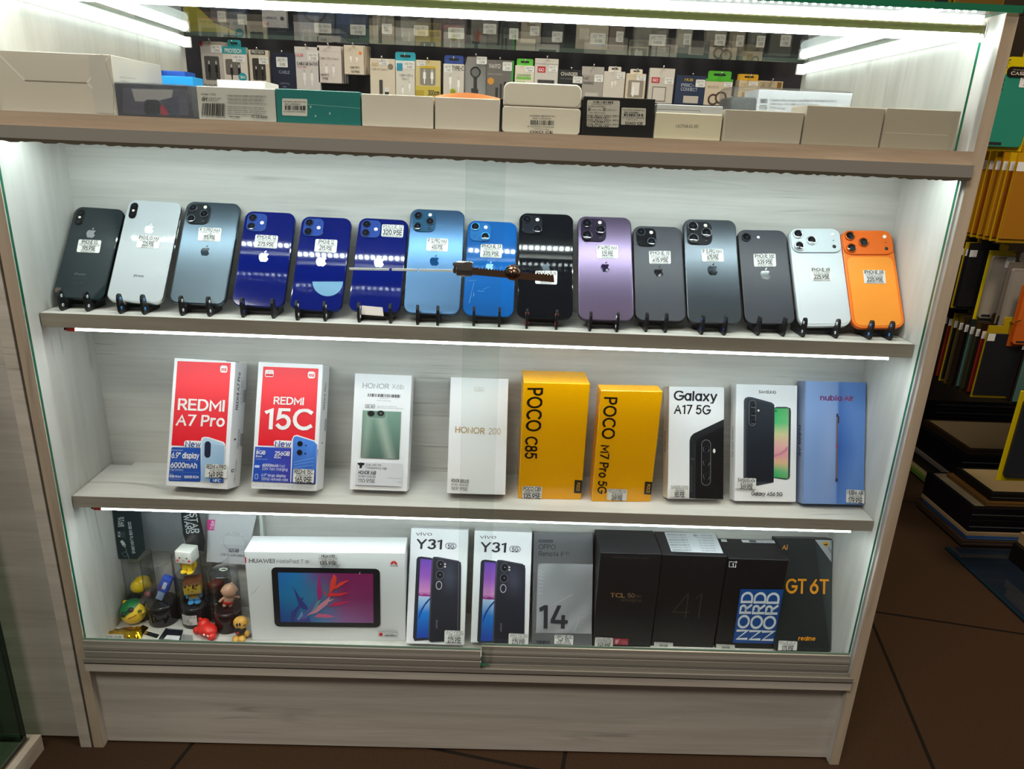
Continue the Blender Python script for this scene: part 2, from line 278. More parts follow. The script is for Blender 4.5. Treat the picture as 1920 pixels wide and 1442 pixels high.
def text_geo(body, bold):
    k = (body, bold)
    if k in _TG: return _TG[k]
    t = .098 if bold else .058; sp = .27 if bold else .22; vs, fs = [], []; x = 0.0
    for ch in body:
        g = GL.get(ch)
        if not g: x += .42; continue
        for st in g[1]:
            L = []; n = len(st); closed = n > 4 and abs(st[0][0]-st[-1][0])+abs(st[0][1]-st[-1][1]) < 1e-6
            for i in range(n):   # mitred ribbon along the stroke
                p = st[i]; a = st[i-1] if i else (st[-2] if closed else None); c_ = st[i+1] if i < n-1 else (st[1] if closed else None)
                d0 = Vector((p[0]-a[0], p[1]-a[1])).normalized() if a else None; d1 = Vector((c_[0]-p[0], c_[1]-p[1])).normalized() if c_ else None
                d0 = d0 or d1; d1 = d1 or d0
                m = d0+d1; m = m.normalized() if m.length > .2 else d0
                nr = Vector((-m.y, m.x)); s_ = min(2.2, 1/max(.3, abs(nr.dot(Vector((-d0.y, d0.x))))))*t
                e = Vector((0, 0))
                if not closed and i == 0: e = -d1*t*.9
                if not closed and i == n-1: e = d0*t*.9
                L.append((Vector(p)+nr*s_+e, Vector(p)-nr*s_+e))
            o = len(vs)
            for a, b in L: vs += [(a.x+x, min(max(a.y, -.32), 1.06)), (b.x+x, min(max(b.y, -.32), 1.06))]
            fs += [[o+2*i+1, o+2*i+3, o+2*i+2, o+2*i] for i in range(n-1)]
        x += g[0]+sp
    _TG[k] = (vs, fs); return _TG[k]
class Face:
    """prints on a flat face of a mesh: frame O,U,V (N = outward) in the mesh's own space; points are given as pixels of the photo (zoom crop) or as metres"""
    def __init__(s, mb, M, O=(0, 0, 0), U=(1, 0, 0), V=(0, 0, 1), N=(0, -1, 0), mat='card', lim=None):
        s.mb = mb; s.M = M; s.O, s.U, s.V, s.N = Vector(O), Vector(U), Vector(V), Vector(N); s.mat = mat; s.k = 1
        s.z = (0, 0, 1.0); s.lim = lim
        R = M.to_3x3(); s.wO = M @ s.O; s.wU, s.wV, s.wN = R @ s.U, R @ s.V, R @ s.N
    def zoom(s, ox, oy, sc): s.z = (ox, oy, sc); return s
    def p(s, q):
        px, py = s.z[0]+q[0]/s.z[2], s.z[1]+q[1]/s.z[2]
        d = ray(px, py); t = (s.wO-CPOS).dot(s.wN)/d.dot(s.wN); w = CPOS+d*t-s.wO
        u, v = w.dot(s.wU), w.dot(s.wV)
        if s.lim: u = min(max(u, s.lim[0]), s.lim[1]); v = min(max(v, s.lim[2]), s.lim[3])
        return (u, v)
    def at3(s, u, v): return s.O+s.U*u+s.V*v+s.N*(0.00012*s.k)
    def loc(s, pts, col, mat=None):
        s.mb.add([s.at3(u, v) for u, v in pts], [list(range(len(pts)))], col, mat or s.mat); s.k += 1
    def poly(s, pts, col, mat=None): s.loc([s.p(q) for q in pts], col, mat)
    def bil(s, quad):
        a, b, c, d = [Vector(s.p(q)) for q in quad]   # tl tr br bl
        return lambda i, j: a*(1-i)*(1-j)+b*i*(1-j)+c*i*j+d*(1-i)*j
    def rr(s, quad, r, col, mat=None, n=4):
        f = s.bil(quad); a, b, c, d = [Vector(s.p(q)) for q in quad]
        w = (b-a).length; h = (d-a).length; R = r*min(w, h)
        s.loc([tuple(f(x/w, 1-z/h)) for x, z in rrect(0, 0, w, h, R, n)], col, mat)
    def grad(s, quad, fn, nx=6, ny=12, mat=None, mask=None):
        f = s.bil(quad); v = []; cc = []
        for j in range(ny+1):
            for i in range(nx+1): q = f(i/nx, j/ny); v.append(s.at3(q.x, q.y)); cc.append(fn(i/nx, j/ny))
        fs = [(j*(nx+1)+i, j*(nx+1)+i+1, (j+1)*(nx+1)+i+1, (j+1)*(nx+1)+i) for j in range(ny) for i in range(nx) if not mask or mask((i+.5)/nx, (j+.5)/ny)]
        s.mb.add(v, fs, cc, mat or s.mat); s.k += 1
    def circle(s, c, r, col, mat=None, n=24, ry=None):
        a = Vector(s.p(c)); rx = (Vector(s.p((c[0]+r, c[1])))-a).length; rz = (Vector(s.p((c[0], c[1]+(ry or r))))-a).length
        s.loc(circ(a.x, a.y, rx, n, rz), col, mat)
    def line(s, a, b, w, col):
        a, b = Vector(s.p(a)), Vector(s.p(b)); d = (b-a).normalized()*(w*0.00036/s.z[2]); n = Vector((-d.y, d.x))
        s.loc([tuple(a+n), tuple(b+n), tuple(b-n), tuple(a-n)], col)
    def tloc(s, body, A, E, UP, col, bold=False):
        vs, fs = text_geo(body, bold)
        if not vs: return
        x0 = min(x for x, y in vs); x1 = max(x for x, y in vs); k = 1.0/max(x1-x0, 1e-6)
        pts = []
        for x, y in vs:
            q = A+E*((x-x0)*k)+UP*(y/CAP); pts.append(s.at3(q.x, q.y))
        s.mb.add(pts, fs, col, s.mat); s.k += 1
    def text(s, body, a, b, c, col, bold=False):
        A, B, D = Vector(s.p(a)), Vector(s.p(b)), Vector(s.p(c)); s.tloc(body, A, B-A, D-A, col, bold)
    def th(s, body, x0, x1, y, h, col, bold=False, sl=0.02):
        "level text: baseline from (x0,y) to (x1,y+slope), cap height h in pixels"
        s.text(body, (x0, y), (x1, y+(x1-x0)*sl), (x0+h*0.06, y-h), col, bold)
    def barcode(s, quad, col, n=34, seed=3):
        f = s.bil(quad); rnd = random.Random(seed); i = 0.0
        while i < 1:
            w = rnd.choice((.6, 1, 1.6))/n; e = min(1, i+w)
            s.loc([tuple(f(i, 0)), tuple(f(e, 0)), tuple(f(e, 1)), tuple(f(i, 1))], col); s.k -= 1
            i = e+rnd.choice((.6, 1, 1.4))/n
        s.k += 1
BLK = C('#15151a'); WHT = C('#f4f4f4'); PAP = C('#e4e4e2')
def price_label(face, parent, quad, lines, zoom=None, name='price_label', paper=PAP, mat='card', cw=None):
    """paper sticker lying on a face: its own mesh, a child of the thing"""
    mb = MB(); f = Face(mb, face.M, face.O+face.N*(0.00012*face.k), face.U, face.V, face.N, mat)
    f.z = face.z if zoom is None else zoom; f.lim = face.lim; face.k += 1
    f.rr(quad, 0.1, paper)
    g = f.bil(quad); tot = sum(h for t, h in lines)+0.12*len(lines)+0.12; y = 0.14
    nmax = max(len(t)*h**0.6 for t, h in lines)
    for t, h in lines:
        y1 = y+h; w = min(0.90, 0.90*len(t)*h**0.6/nmax); x0 = 0.05 + (0.90-w)*0.5
        a = g(x0, y1/tot); b = g(x0+w, y1/tot); d = g(x0, y/tot)
        f.tloc(t, a, b-a, d-a, BLK, h >= 0.9); y = y1+0.12
    o = mb.build(name, parent); return o
# ------------------------------------------------------------------ setting
HW, TP, ZT, ZD, DD, YB = 0.600, 0.0155, 1.130, 0.976, 0.600, 0.1505
Z1, Z1B, Z2, Z2B, Z3, ZBT = 0.7206, 0.7012, 0.4437, 0.426, 0.1688, 0.1762
G0 = C('#ffffff')
b = MB(); b.box((-3, -3, -0.02), (3, 2.6, 0), G0, 'floor_tiles'); struct(b.build('floor'))
b = MB(); b.box((-2.6, 1.06, 0), (0.86, 1.12, 2.6), G0, 'dark_wall'); struct(b.build('wall_back'), 'dark back wall of the shop hung with accessories')
b = MB(); b.box((0.86, 1.06, 0), (0.92, 1.90, 2.6), G0, 'dark_wall'); b.box((0.92, 1.84, 0), (3, 1.90, 2.6), G0, 'dark_wall'); struct(b.build('wall_right'))

# ------------------------------------------------------------------ display cabinet
I4 = Matrix()
cab = empty('display_cabinet', I4, 'whitewashed wooden shop display cabinet with sliding glass doors and lit shelves', 'display cabinet')
def cbox(name, boxes, mat, parent=cab, bev=0.0, label=None):
    b = MB()
    for a, c in boxes: b.box(a, c, G0, mat, bev)
    o = b.build(name, parent)
    if label: o['label'] = label
    return o
for sx in (-1, 1):
    b = MB(); x0, x1 = sorted((sx*HW, sx*(HW+TP)))
    b.box((x0, 0.0012, 0), (x1, DD, ZT), G0, 'wood_z')
    b.box((x0, 0.0, 0), (x1, 0.0012, ZT), G0, 'edge_z')
    b.build('side_panel', cab)
b = MB(); b.box((-HW, 0.0012, 0.9601), (HW, DD, ZD), G0, 'wood_x'); b.box((-HW, 0, 0.9601), (HW, 0.0012, ZD), G0, 'edge_x'); b.build('deck_board', cab)
cbox('back_panel', [((-HW, YB, 0.02), (HW, YB+0.012, 0.9601))], 'wood_x')
cbox('floor_board', [((-HW, 0.0195, Z3-0.016), (HW, YB, Z3))], 'wood_x')
cbox('front_strip', [((-HW, -0.0085, 0.1605), (HW, 0.0195, ZBT))], 'kick')
cbox('kick_panel', [((-HW, 0.012, 0.003), (HW, 0.0195, 0.1605))], 'kick')
for zt, zb in ((Z1, Z1B), (Z2, Z2B)):
    b = MB()
    b.box((-HW+0.0015, 0.0300, zb), (HW-0.001, 0.0312, zt), G0, 'edge_s')
    b.box((-HW+0.0015, 0.0312, zb), (HW-0.001, 0.139, zt), G0, 'wood_x')
    b.box((-HW+0.036, 0.139, zb), (HW-0.036, YB, zt), G0, 'wood_x'); b.build('shelf', cab)
# tracks
b = MB(); b.box((-HW, -0.0075, 0.9430), (HW, -0.0060, 0.9601), G0, 'alu'); b.box((-HW, -0.006, 0.9570), (HW, 0.0180, 0.9601), G0, 'alu')
b.box((-HW, 0.0035, 0.9450), (HW, 0.0045, 0.9570), G0, 'alu'); b.box((-HW, 0.0165, 0.9450), (HW, 0.0175, 0.9570), G0, 'alu')
b.build('top_track', cab)
b = MB()
rnd = random.Random(4); x = -HW
prof = []
while x < HW: prof.append((x, 0.9425-rnd.random()*0.0022)); x += 0.0045
pts = [(-HW, 0.9455)]+prof+[(HW, 0.9455)]
b.prism(pts[::-1], 0.0006, C('#4a4438'), 'matte', (Vector((0, -0.0082, 0)), Vector((1, 0, 0)), Vector((0, 0, 1)), Vector((0, 1, 0)))); part(b.build('edge_tape', cab), 'ragged dark tape along the lower edge of the top track')
b = MB(); b.box((-HW, -0.0098, ZBT), (HW, 0.0195, ZBT+0.0012), G0, 'alu')
for y in (-0.0098, 0.0015, 0.0180): b.box((-HW, y, ZBT), (HW, y+0.0012, ZBT+0.0085), G0, 'alu')
b.build('bottom_track', cab)
# sliding doors : left one in the outer channel, right one in the inner channel
def pane(name, parent, x0, x1, y0, y1, z0, z1, edges='lr', emat='glass_edge'):
    b = MB()
    v = [(x0, y0, z0), (x1, y0, z0), (x1, y1, z0), (x0, y1, z0), (x0, y0, z1), (x1, y0, z1), (x1, y1, z1), (x0, y1, z1)]
    b.add(v, [(0, 1, 5, 4), (2, 3, 7, 6)], G0, 'glass'); b.add(v, [(1, 2, 6, 5), (3, 0, 4, 7), (0, 3, 2, 1), (4, 5, 6, 7)], G0, emat)
    return b.build(name, parent)
for nm, x0, x1, y in (('left', -0.5955, 0.0240, -0.0050), ('right', -0.0255, 0.5960, 0.0080)):
    d = bpy.data.objects.new('door', None); COL.objects.link(d); d.parent = cab; d['label'] = 'sliding glass door on the %s with aluminium bottom rail' % nm
    pane('glass_pane', d, x0, x1, y, y+0.005, ZBT+0.012, 0.951)
    b = MB(); k = 0.2160 if nm == 'left' else 0.2150
    xa, xb = (x0-0.001, 0.0118) if nm == 'left' else (0.0128, x1)
    pr = [(-0.0030, ZBT+0.0112), (-0.0042, ZBT+0.0122), (-0.0042, ZBT+0.0215), (-0.0034, ZBT+0.0225), (-0.0034, ZBT+0.0245), (-0.0046, ZBT+0.0255), (-0.0044, k-0.010), (-0.0030, k-0.006), (-0.0022, k), (0.0, k+0.0012), (0.0, ZBT+0.004), (-0.0035, ZBT+0.004)]
    b.prism([(q[0], q[1]) for q in pr][::-1], xb-xa, G0, 'alu', (Vector((xa, y, 0)), Vector((0, 1, 0)), Vector((0, 0, 1)), Vector((1, 0, 0))))
    b.box((xa, y-.0008, k+.001), (xb, y-.0001, k+.0046), C('#7d9c8e'), 'plastic')
    b.build('bottom_rail', d)
# counter glass
pane('front_glass', cab, -0.598, 0.584, 0.0100, 0.0150, ZD, 1.1085)
b = MB(); x0, x1, y0, y1, z0, z1 = -0.615, 0.6160, -0.004, DD, ZT, ZT+0.0075
v = [(x0, y0, z0), (x1, y0, z0), (x1, y1, z0), (x0, y1, z0), (x0, y0, z1), (x1, y0, z1), (x1, y1, z1), (x0, y1, z1)]
b.add(v, [(0, 3, 2, 1), (4, 5, 6, 7)], G0, 'counter_glass'); b.add(v, [(0, 1, 5, 4), (1, 2, 6, 5), (3, 0, 4, 7)], G0, 'glass_edge'); b.add(v, [(2, 3, 7, 6)], C('#4c5a54'), 'gloss'); b.build('top_glass', cab)

# LED lighting of the cabinet
def dots(b, x0, x1, y, z, down=True, step=0.0100, r=0.0016):
    n = int((x1-x0)/step)
    for i in range(n):
        x = x0+step*(i+.5); s = -1 if down else 1
        b.add([(x-r, y-r, z), (x+r, y-r, z), (x+r, y+r, z), (x-r, y+r, z)], [(0, 3, 2, 1) if down else (0, 1, 2, 3)], G0, 'led_dot')
def strip(x0, x1, y, z, w=0.009, parent=cab):
    "tape with a row of diodes glued under a board"
    b = MB(); b.box((x0, y-w/2, z-0.0012), (x1, y+w/2, z), G0, 'led_tape'); o = b.build('led_strip', parent)
    b = MB(); dots(b, x0, x1, y, z-0.0016, r=0.0024); b.build('diode_row', o); return o
def bright_strip(x0, x1, y, z, h=0.0042, w=0.010, parent=cab):
    b = MB(); b.box((x0, y-w/2, z-h), (x1, y+w/2, z), G0, 'led_side', 0.0012, 1); b.box((x0, y-w/2+.001, z-h-.0002), (x1, y+w/2-.001, z-h+.001), G0, 'led'); o = b.build('led_strip', parent)
    b = MB(); b.box((x0-0.012, y-0.004, z-0.006), (x0, y+0.003, z), C('#a02018'), 'plastic', 0.001); b.box((x0-0.016, y-0.002, z-0.005), (x0-0.012, y+0.002, z-0.001), C('#2a1512'), 'plastic'); b.build('connector', o); return o
strip(-0.585, 0.585, 0.0285, 0.9601)
bright_strip(-0.556, 0.5686, 0.036, Z1B); bright_strip(-0.560, 0.5686, 0.036, Z2B)
bar = bpy.data.objects.new('light_bar', None); COL.objects.link(bar); bar.parent = cab
b = MB(); b.box((-0.594, 0.0165, 1.1085), (0.589, 0.0290, 1.1190), G0, 'alu_olive', 0.001, 1); b.build('housing', bar)
b = MB(); b.tube([(-0.59, 0.0225, 1.1050), (0.585, 0.0225, 1.1050)], 0.0040, G0, 'led', 12); b.build('diffuser', bar)
b = MB(); b.box((-0.592, 0.0165, 1.1190), (0.585, 0.0280, 1.1292), G0, 'led_tape'); b.build('tape', bar)
b = MB()
for i in range(116):
    x = -0.586+0.01006*i
    for z in (1.1215, 1.1268): b.add([(x-.0022, .0162, z-.0012), (x+.0022, .0162, z-.0012), (x+.0022, .0162, z+.0012), (x-.0022, .0162, z+.0012)], [(0, 1, 2, 3)], G0, 'led_dot')
b.build('diode_row', bar)
for sx in (-1, 1):
    t = bpy.data.objects.new('light_tube', None); COL.objects.link(t); t.parent = cab
    b = MB(); b.tube([(sx*0.5895, 0.035, 1.1165), (sx*0.5895, 0.580, 1.1165)], 0.0090, G0, 'tube_light', 14); b.build('diffuser', t)
    b = MB(); b.box((sx*0.5980-.0015, 0.030, 1.1100), (sx*0.5980+.0015, 0.586, 1.1230), C('#d8d8d4'), 'plastic')
    for y in (0.030, 0.580): b.box((sx*0.5895-.0095, y, 1.1070), (sx*0.5895+.0095, y+.006, 1.1260), C('#e4e4e0'), 'plastic', .0015)
    b.build('holder', t)

# ------------------------------------------------------------------ ratchet lock on the doors
lk = empty('showcase_lock', Matrix.Translation((0, 0, 0)), 'chrome ratchet lock with round key cylinder hooked over the glass door edge', 'lock')
a0, a1 = at(868, 503, y=0.0060), at(1041, 519, y=-0.0050)
def bar_pts():
    n = 34; L = (a1.x+0.012-a0.x); p = []
    for i in range(n):
        u = i*L/n
        p += [(u, 0.0105 if u > 0.03 else 0.0095), (u+L/n*0.55, 0.0082 if u > 0.03 else 0.0095)]
    return [(0, 0)]+[(L, 0)]+p[::-1]
zb = a0.z-0.006
b = MB(); U = (Vector((a1.x, 0, a1.z-0.002))-Vector((a0.x, 0, a0.z))).normalized(); V = Vector((-U.z, 0, U.x))
b.prism(bar_pts(), 0.0016, C('#b58a70'), 'chrome', (Vector((a0.x-.012, 0.0018, zb)), U, V, Vector((0, 1, 0)))); part(b.build('ratchet_bar', lk), 'toothed steel bar')
b = MB(); x0 = a0.x-0.009
b.box((x0, 0.0008, zb-0.004), (x0+0.022, 0.0062, zb+0.016), C('#cfc9c4'), 'chrome', 0.0022); b.box((x0-0.004, 0.002, zb+0.001), (x0+0.004, 0.0066, zb+0.006), C('#cfc9c4'), 'chrome', 0.001)
b.box((x0-0.004, 0.001, zb+0.009), (x0+0.003, 0.0066, zb+0.0135), C('#cfc9c4'), 'chrome', 0.001); b.build('hook_clamp', lk)
b = MB(); c0 = at(961, 513, y=-0.012)
b.lathe([(0.0078, 0.0), (0.0098, 0.001), (0.0102, 0.006), (0.0096, 0.0085), (0.0088, 0.0092), (0.0088, 0.016), (0.0080, 0.0172), (0.0001, 0.0172)], C('#b58f78'), 'chrome', 32, (c0.x, 0.002, c0.z), 'y')
o = b.build('key_cylinder', lk)
b = MB(); b.box((c0.x-0.0008, -0.0157, c0.z-0.0042), (c0.x+0.0008, -0.0150, c0.z+0.0042), BLK, 'matte'); b.lathe([(0.0058, 0), (0.0060, .0004), (0.0001, .0005)], C('#8d6f5e'), 'metal', 24, (c0.x, -0.0152, c0.z), 'y'); b.build('keyhole', o)
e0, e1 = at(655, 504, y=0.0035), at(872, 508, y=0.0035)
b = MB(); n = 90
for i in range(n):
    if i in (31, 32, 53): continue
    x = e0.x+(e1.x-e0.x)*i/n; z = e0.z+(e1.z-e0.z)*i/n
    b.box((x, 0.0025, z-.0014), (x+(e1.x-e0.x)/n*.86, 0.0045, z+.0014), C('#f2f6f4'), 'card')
part(b.build('pale_strip', lk), 'thin pale strip of small blocks running left from the clamp')  # pale line built as a row of small blocks with gaps

# ------------------------------------------------------------------ neighbours on the left
nb = empty('wall_cabinet', Matrix.Translation((-0.63, 0.02, 0)), 'tall whitewashed wooden cabinet standing left of the display cabinet', 'cabinet')
def rel(o, root):
    o.parent = root; o.matrix_parent_inverse = root.matrix_world.inverted() if False else Matrix.Translation(-root.location); return o
b = MB(); b.box((-0.6365, 0.0, 0), (-0.6195, 0.45, 1.5), G0, 'kick'); rel(b.build('side_panel'), nb)
b = MB(); b.box((-1.4, 0.018, 0.004), (-0.6365, 0.034, 1.5), G0, 'kick'); rel(b.build('front_panel'), nb)
sh = empty('glass_showcase', Matrix.Translation((-0.95, -0.3, 0)), 'low glass showcase with pale wooden base at the left edge', 'showcase')
b = MB(); b.box((-1.25, -0.62, 0.0), (-0.692, -0.006, 0.030), G0, 'kick'); b.box((-1.24, -0.61, 0.03), (-0.704, -0.016, 0.034), C('#8c8678'), 'matte'); rel(b.build('base'), sh)
for (x0, y0, x1, y1) in ((-0.709, -0.60, -0.704, -0.021), (-1.24, -0.026, -0.7095, -0.021)):
    b = MB(); v = [(x0, y0, .034), (x1, y0, .034), (x1, y1, .034), (x0, y1, .034), (x0, y0, .78), (x1, y0, .78), (x1, y1, .78), (x0, y1, .78)]
    big = [(0, 1, 5, 4), (2, 3, 7, 6)] if x1-x0 > .1 else [(1, 2, 6, 5), (3, 0, 4, 7)]
    sm = [(0, 1, 5, 4), (2, 3, 7, 6)] if x1-x0 < .1 else [(1, 2, 6, 5), (3, 0, 4, 7)]
    b.add(v, big, G0, 'tinted'); b.add(v, sm+[(4, 5, 6, 7), (0, 3, 2, 1)], C('#1c4435'), 'gloss'); rel(b.build('glass_pane'), sh)
# ------------------------------------------------------------------ phones on stands
APPLE = [(0.00,.27),(.10,.31),(.22,.33),(.33,.29),(.41,.22),(.33,.14),(.29,.05),(.29,-.05),(.34,-.15),(.43,-.21),(.38,-.33),(.29,-.46),(.20,-.53),(.10,-.52),(.02,-.49),(-.08,-.50),(-.17,-.53),(-.26,-.48),(-.36,-.33),(-.42,-.17),(-.44,0),(-.41,.15),(-.33,.27),(-.22,.32),(-.11,.31)]
LEAF = [(0,.36),(.01,.46),(.08,.56),(.18,.61),(.18,.51),(.12,.42),(.05,.37)]
def slab(mb, w, h, t, r, bev, cf, cs, mat, smat, y0=0.0, x=0.0, z=0.0, n=7):
    rings = []
    for ins, y in ((bev, 0), (bev*.3, bev*.3), (0, bev), (0, t-bev), (bev*.3, t-bev*.3), (bev, t)):
        rings.append([(x+u, y0+y, z+v) for u, v in rrect(-w/2+ins, ins, w/2-ins, h-ins, max(r-ins, .0005), n)])
    m = len(rings[0]); v = [q for rg in rings for q in rg]
    mb.add(v, [list(range(m))], cf, mat)
    fs = [(k*m+i, (k+1)*m+i, (k+1)*m+(i+1) % m, k*m+(i+1) % m) for k in range(5) for i in range(m)]
    mb.add(v, fs[:m], cf, mat, True); mb.add(v, fs[m:], cs, smat, True); mb.add(v, [list(range(5*m, 6*m))[::-1]], cs, smat)
def lens(parent, x, z, r, h, ring, y=-0.0, glass='#07080c', name='lens'):
    b = MB(); b.lathe([(r, 0), (r, h*.8), (r*.94, h), (r*.80, h), (r*.78, h*.75), (r*.0001, h*.72)], ring, 'metal', 22, (x, y, z), 'y', False)
    b.lathe([(r*.79, h*.76), (r*.55, h*.86), (.00001, h*.9)], C(glass), 'gloss', 20, (x, y, z), 'y', False)
    b.lathe([(r*.30, h*.905), (.00001, h*.92)], C('#1a2233'), 'gloss', 14, (x, y, z), 'y', False); return b.build(name, parent)
def flash(parent, x, z, r, col='#f6efe4', y=-0.0, name='flash'):
    b = MB(); b.lathe([(r, 0), (r*.9, .0004), (.00001, .0005)], C(col), 'plastic', 16, (x, y, z), 'y', False); return b.build(name, parent)
def module(ph, w, h, x0, z0, ww, hh, r, t, col, mat, side):
    b = MB(); slab(b, ww, hh, t, r, min(.0008, t*.4), C(col), C(side or col), mat, mat, -t, x0+ww/2, z0-hh, 5); return b.build('camera_module', ph)
def phone(key, w, h, P, body, side, fin, modk, mcol, label, ring='#3a3d44', logo=None, lab=None, extra=None, side_mat='metal', bev=.0012, r=.0118, wl=None):
    x, y, z, le, ya, ro = P; w /= 1000; h /= 1000
    M = pose((x, y, z), le, ya, ro); ph = empty('smartphone', M, label, 'smartphone', 'second-hand phones on the upper shelf')
    b = MB(); slab(b, w, h, .0078, r, bev, C(body), C(side), fin, side_mat)
    f = Face(b, M, mat=fin)
    if logo:
        (lx, ly, lh, lc, lm) = logo; c = Vector(f.p((lx, ly))); s = (Vector(f.p((lx, ly-lh)))-c).length*.88
        for S in (APPLE, LEAF): f.loc([(c.x+u*s, c.y+v*s) for u, v in S], C(lc), lm)
    if extra: extra(f, w, h)
    b.build('body', ph)
    b = MB(); sx = w/2
    for zz, l in ((h*.70, .016), (h*.80, .010)): b.box((sx-.0002, .003, zz-l/2), (sx+.0005, .0048, zz+l/2), C(side), side_mat, .0002, 1)
    if modk == 'pill' : b.box((sx-.0002, .003, h*.55), (sx+.0005, .0048, h*.58), C(side), side_mat, .0002, 1)
    b.build('side_button', ph)
    X, Zt = -w/2, h
    rg = C(ring)
    if modk == 'pill':
        m = module(ph, w, h, X+.0055, Zt-.0055, .0112, .0255, .0056, .0012, mcol, 'gloss', ring)
        lens(m, X+.0111, Zt-.0115, .0044, .0008, C('#101216'), -.0012); lens(m, X+.0111, Zt-.0252, .0044, .0008, C('#101216'), -.0012); flash(m, X+.0111, Zt-.0183, .0019, y=-.0012)
    elif modk in ('sq3', 'sq3b', 'sq2v', 'sq2d'):
        S = {'sq3': .0325, 'sq3b': .0365, 'sq2v': .0285, 'sq2d': .0292}[modk]; g = .0042
        m = module(ph, w, h, X+g, Zt-g, S, S, S*.27, .0016, mcol, 'gloss' if modk != 'sq3b' else 'gloss', ring)
        q = S*.265; lr = {'sq3': .0062, 'sq3b': .0079, 'sq2v': .0061, 'sq2d': .0066}[modk]; hh = {'sq3': .0016, 'sq3b': .0028, 'sq2v': .0012, 'sq2d': .0018}[modk]; yy = -.0016
        cx, cz = X+g+S/2, Zt-g-S/2
        if modk in ('sq3', 'sq3b'):
            for u, v in ((-q, q), (-q, -q), (q, 0)): lens(m, cx+u, cz+v, lr, hh, rg, yy)
            flash(m, cx+q*.95, cz+S*.33, .0026, y=yy); flash(m, cx+q*.95, cz-S*.33, .0024, '#15161c', yy, 'depth_sensor')
        elif modk == 'sq2v':
            for v in (q, -q): lens(m, cx-q*.85, cz+v*.92, lr, hh, rg, yy)
            flash(m, cx+q, cz-.0004, .0028, '#fbe9d2', yy); flash(m, cx+q*1.02, cz+q*1.05, .0008, '#0a0c14', yy, 'microphone')
        else:
            for u, v in ((-q, q), (q*.95, -q*.95)): lens(m, cx+u, cz+v, lr, hh, rg, yy)
            flash(m, cx+q*.95, cz+q, .0028, y=yy); flash(m, cx-q, cz-q*.95, .0008, '#0a0c14', yy, 'microphone')
    elif modk == 'one':
        lens(ph, X+.0125, Zt-.0125, .0072, .0018, rg); flash(ph, X+.0300, Zt-.0120, .0022, '#ffffff'); flash(ph, X+.0240, Zt-.0120, .0007, '#0a0c14', name='microphone')
    else:
        m = module(ph, w, h, X+.0012, Zt-.0015, w-.0024, .0375, .0115, .0022, mcol, fin, mcol); yy = -.0022
        for u, v in ((.0120, -.0105), (.0120, -.0295), (.0310, -.0205)): lens(m, X+u, Zt+v, .0073, .0022, rg, yy)
        flash(m, X+w-.0120, Zt-.0110, .0030, '#f4f1ea', yy); flash(m, X+w-.0120, Zt-.0300, .0028, '#15161c', yy, 'depth_sensor'); flash(m, X+w-.0120, Zt-.0205, .0008, '#15161c', yy, 'microphone')
        b = MB(); slab(b, w-.0085, h-.0455, .0006, .009, .0003, C(body if key != 'o17' else '#f7982f'), C(side), 'card', 'card', -.0006, 0, .0035, 5); part(b.build('back_plate', ph), 'smooth rectangular plate below the camera bar')
    if lab:
        quad, lines = lab
        off = .0007 if modk == 'plateau' else 0
        ff = Face(None, M, O=(0, -off, 0)); ff.k = 3
        price_label(ff, ph, quad, lines)
    return ph, M
GRP = None
def L4(a, b_, p, c_='SEGUNDA MANO', d=None):
    r = [(a, .95)]+[(b_, .5)]
    if d: r.append((d, .5))
    return r+[(p, 1.05), (c_, .5)]
def iph(f, w, h):
    f.z = (0, 340, 4); f.th('iPhone', 560, 642, 704, 16, C('#6b747a')); f.th('Designed in', 540, 655, 728, 5, C('#444d52')); f.th('CE', 540, 582, 772, 18, C('#3a4247')); f.th('X', 600, 625, 773, 18, C('#3a4247'))
    f.rr([(418, 797), (462, 799), (456, 836), (411, 834)], .1, C('#5d5048'))
def iph2(f, w, h):
    f.z = (0, 340, 4); f.th('iPhone', 1003, 1078, 716, 16, C('#565c62'))
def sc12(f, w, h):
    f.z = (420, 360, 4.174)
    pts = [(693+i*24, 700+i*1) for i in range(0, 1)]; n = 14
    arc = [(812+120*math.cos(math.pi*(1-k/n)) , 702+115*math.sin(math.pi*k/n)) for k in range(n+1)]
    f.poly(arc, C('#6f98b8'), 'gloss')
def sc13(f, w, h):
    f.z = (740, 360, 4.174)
    for a, c_, ww in (((622, 705), (598, 800), 2), ((575, 695), (640, 690), 1.5), ((600, 800), (582, 872), 3), ((650, 775), (700, 780), 2.5), ((690, 765), (740, 745), 1.5), ((620, 790), (618, 820), 4)): f.line(a, c_, ww, C('#7fb0dc'))
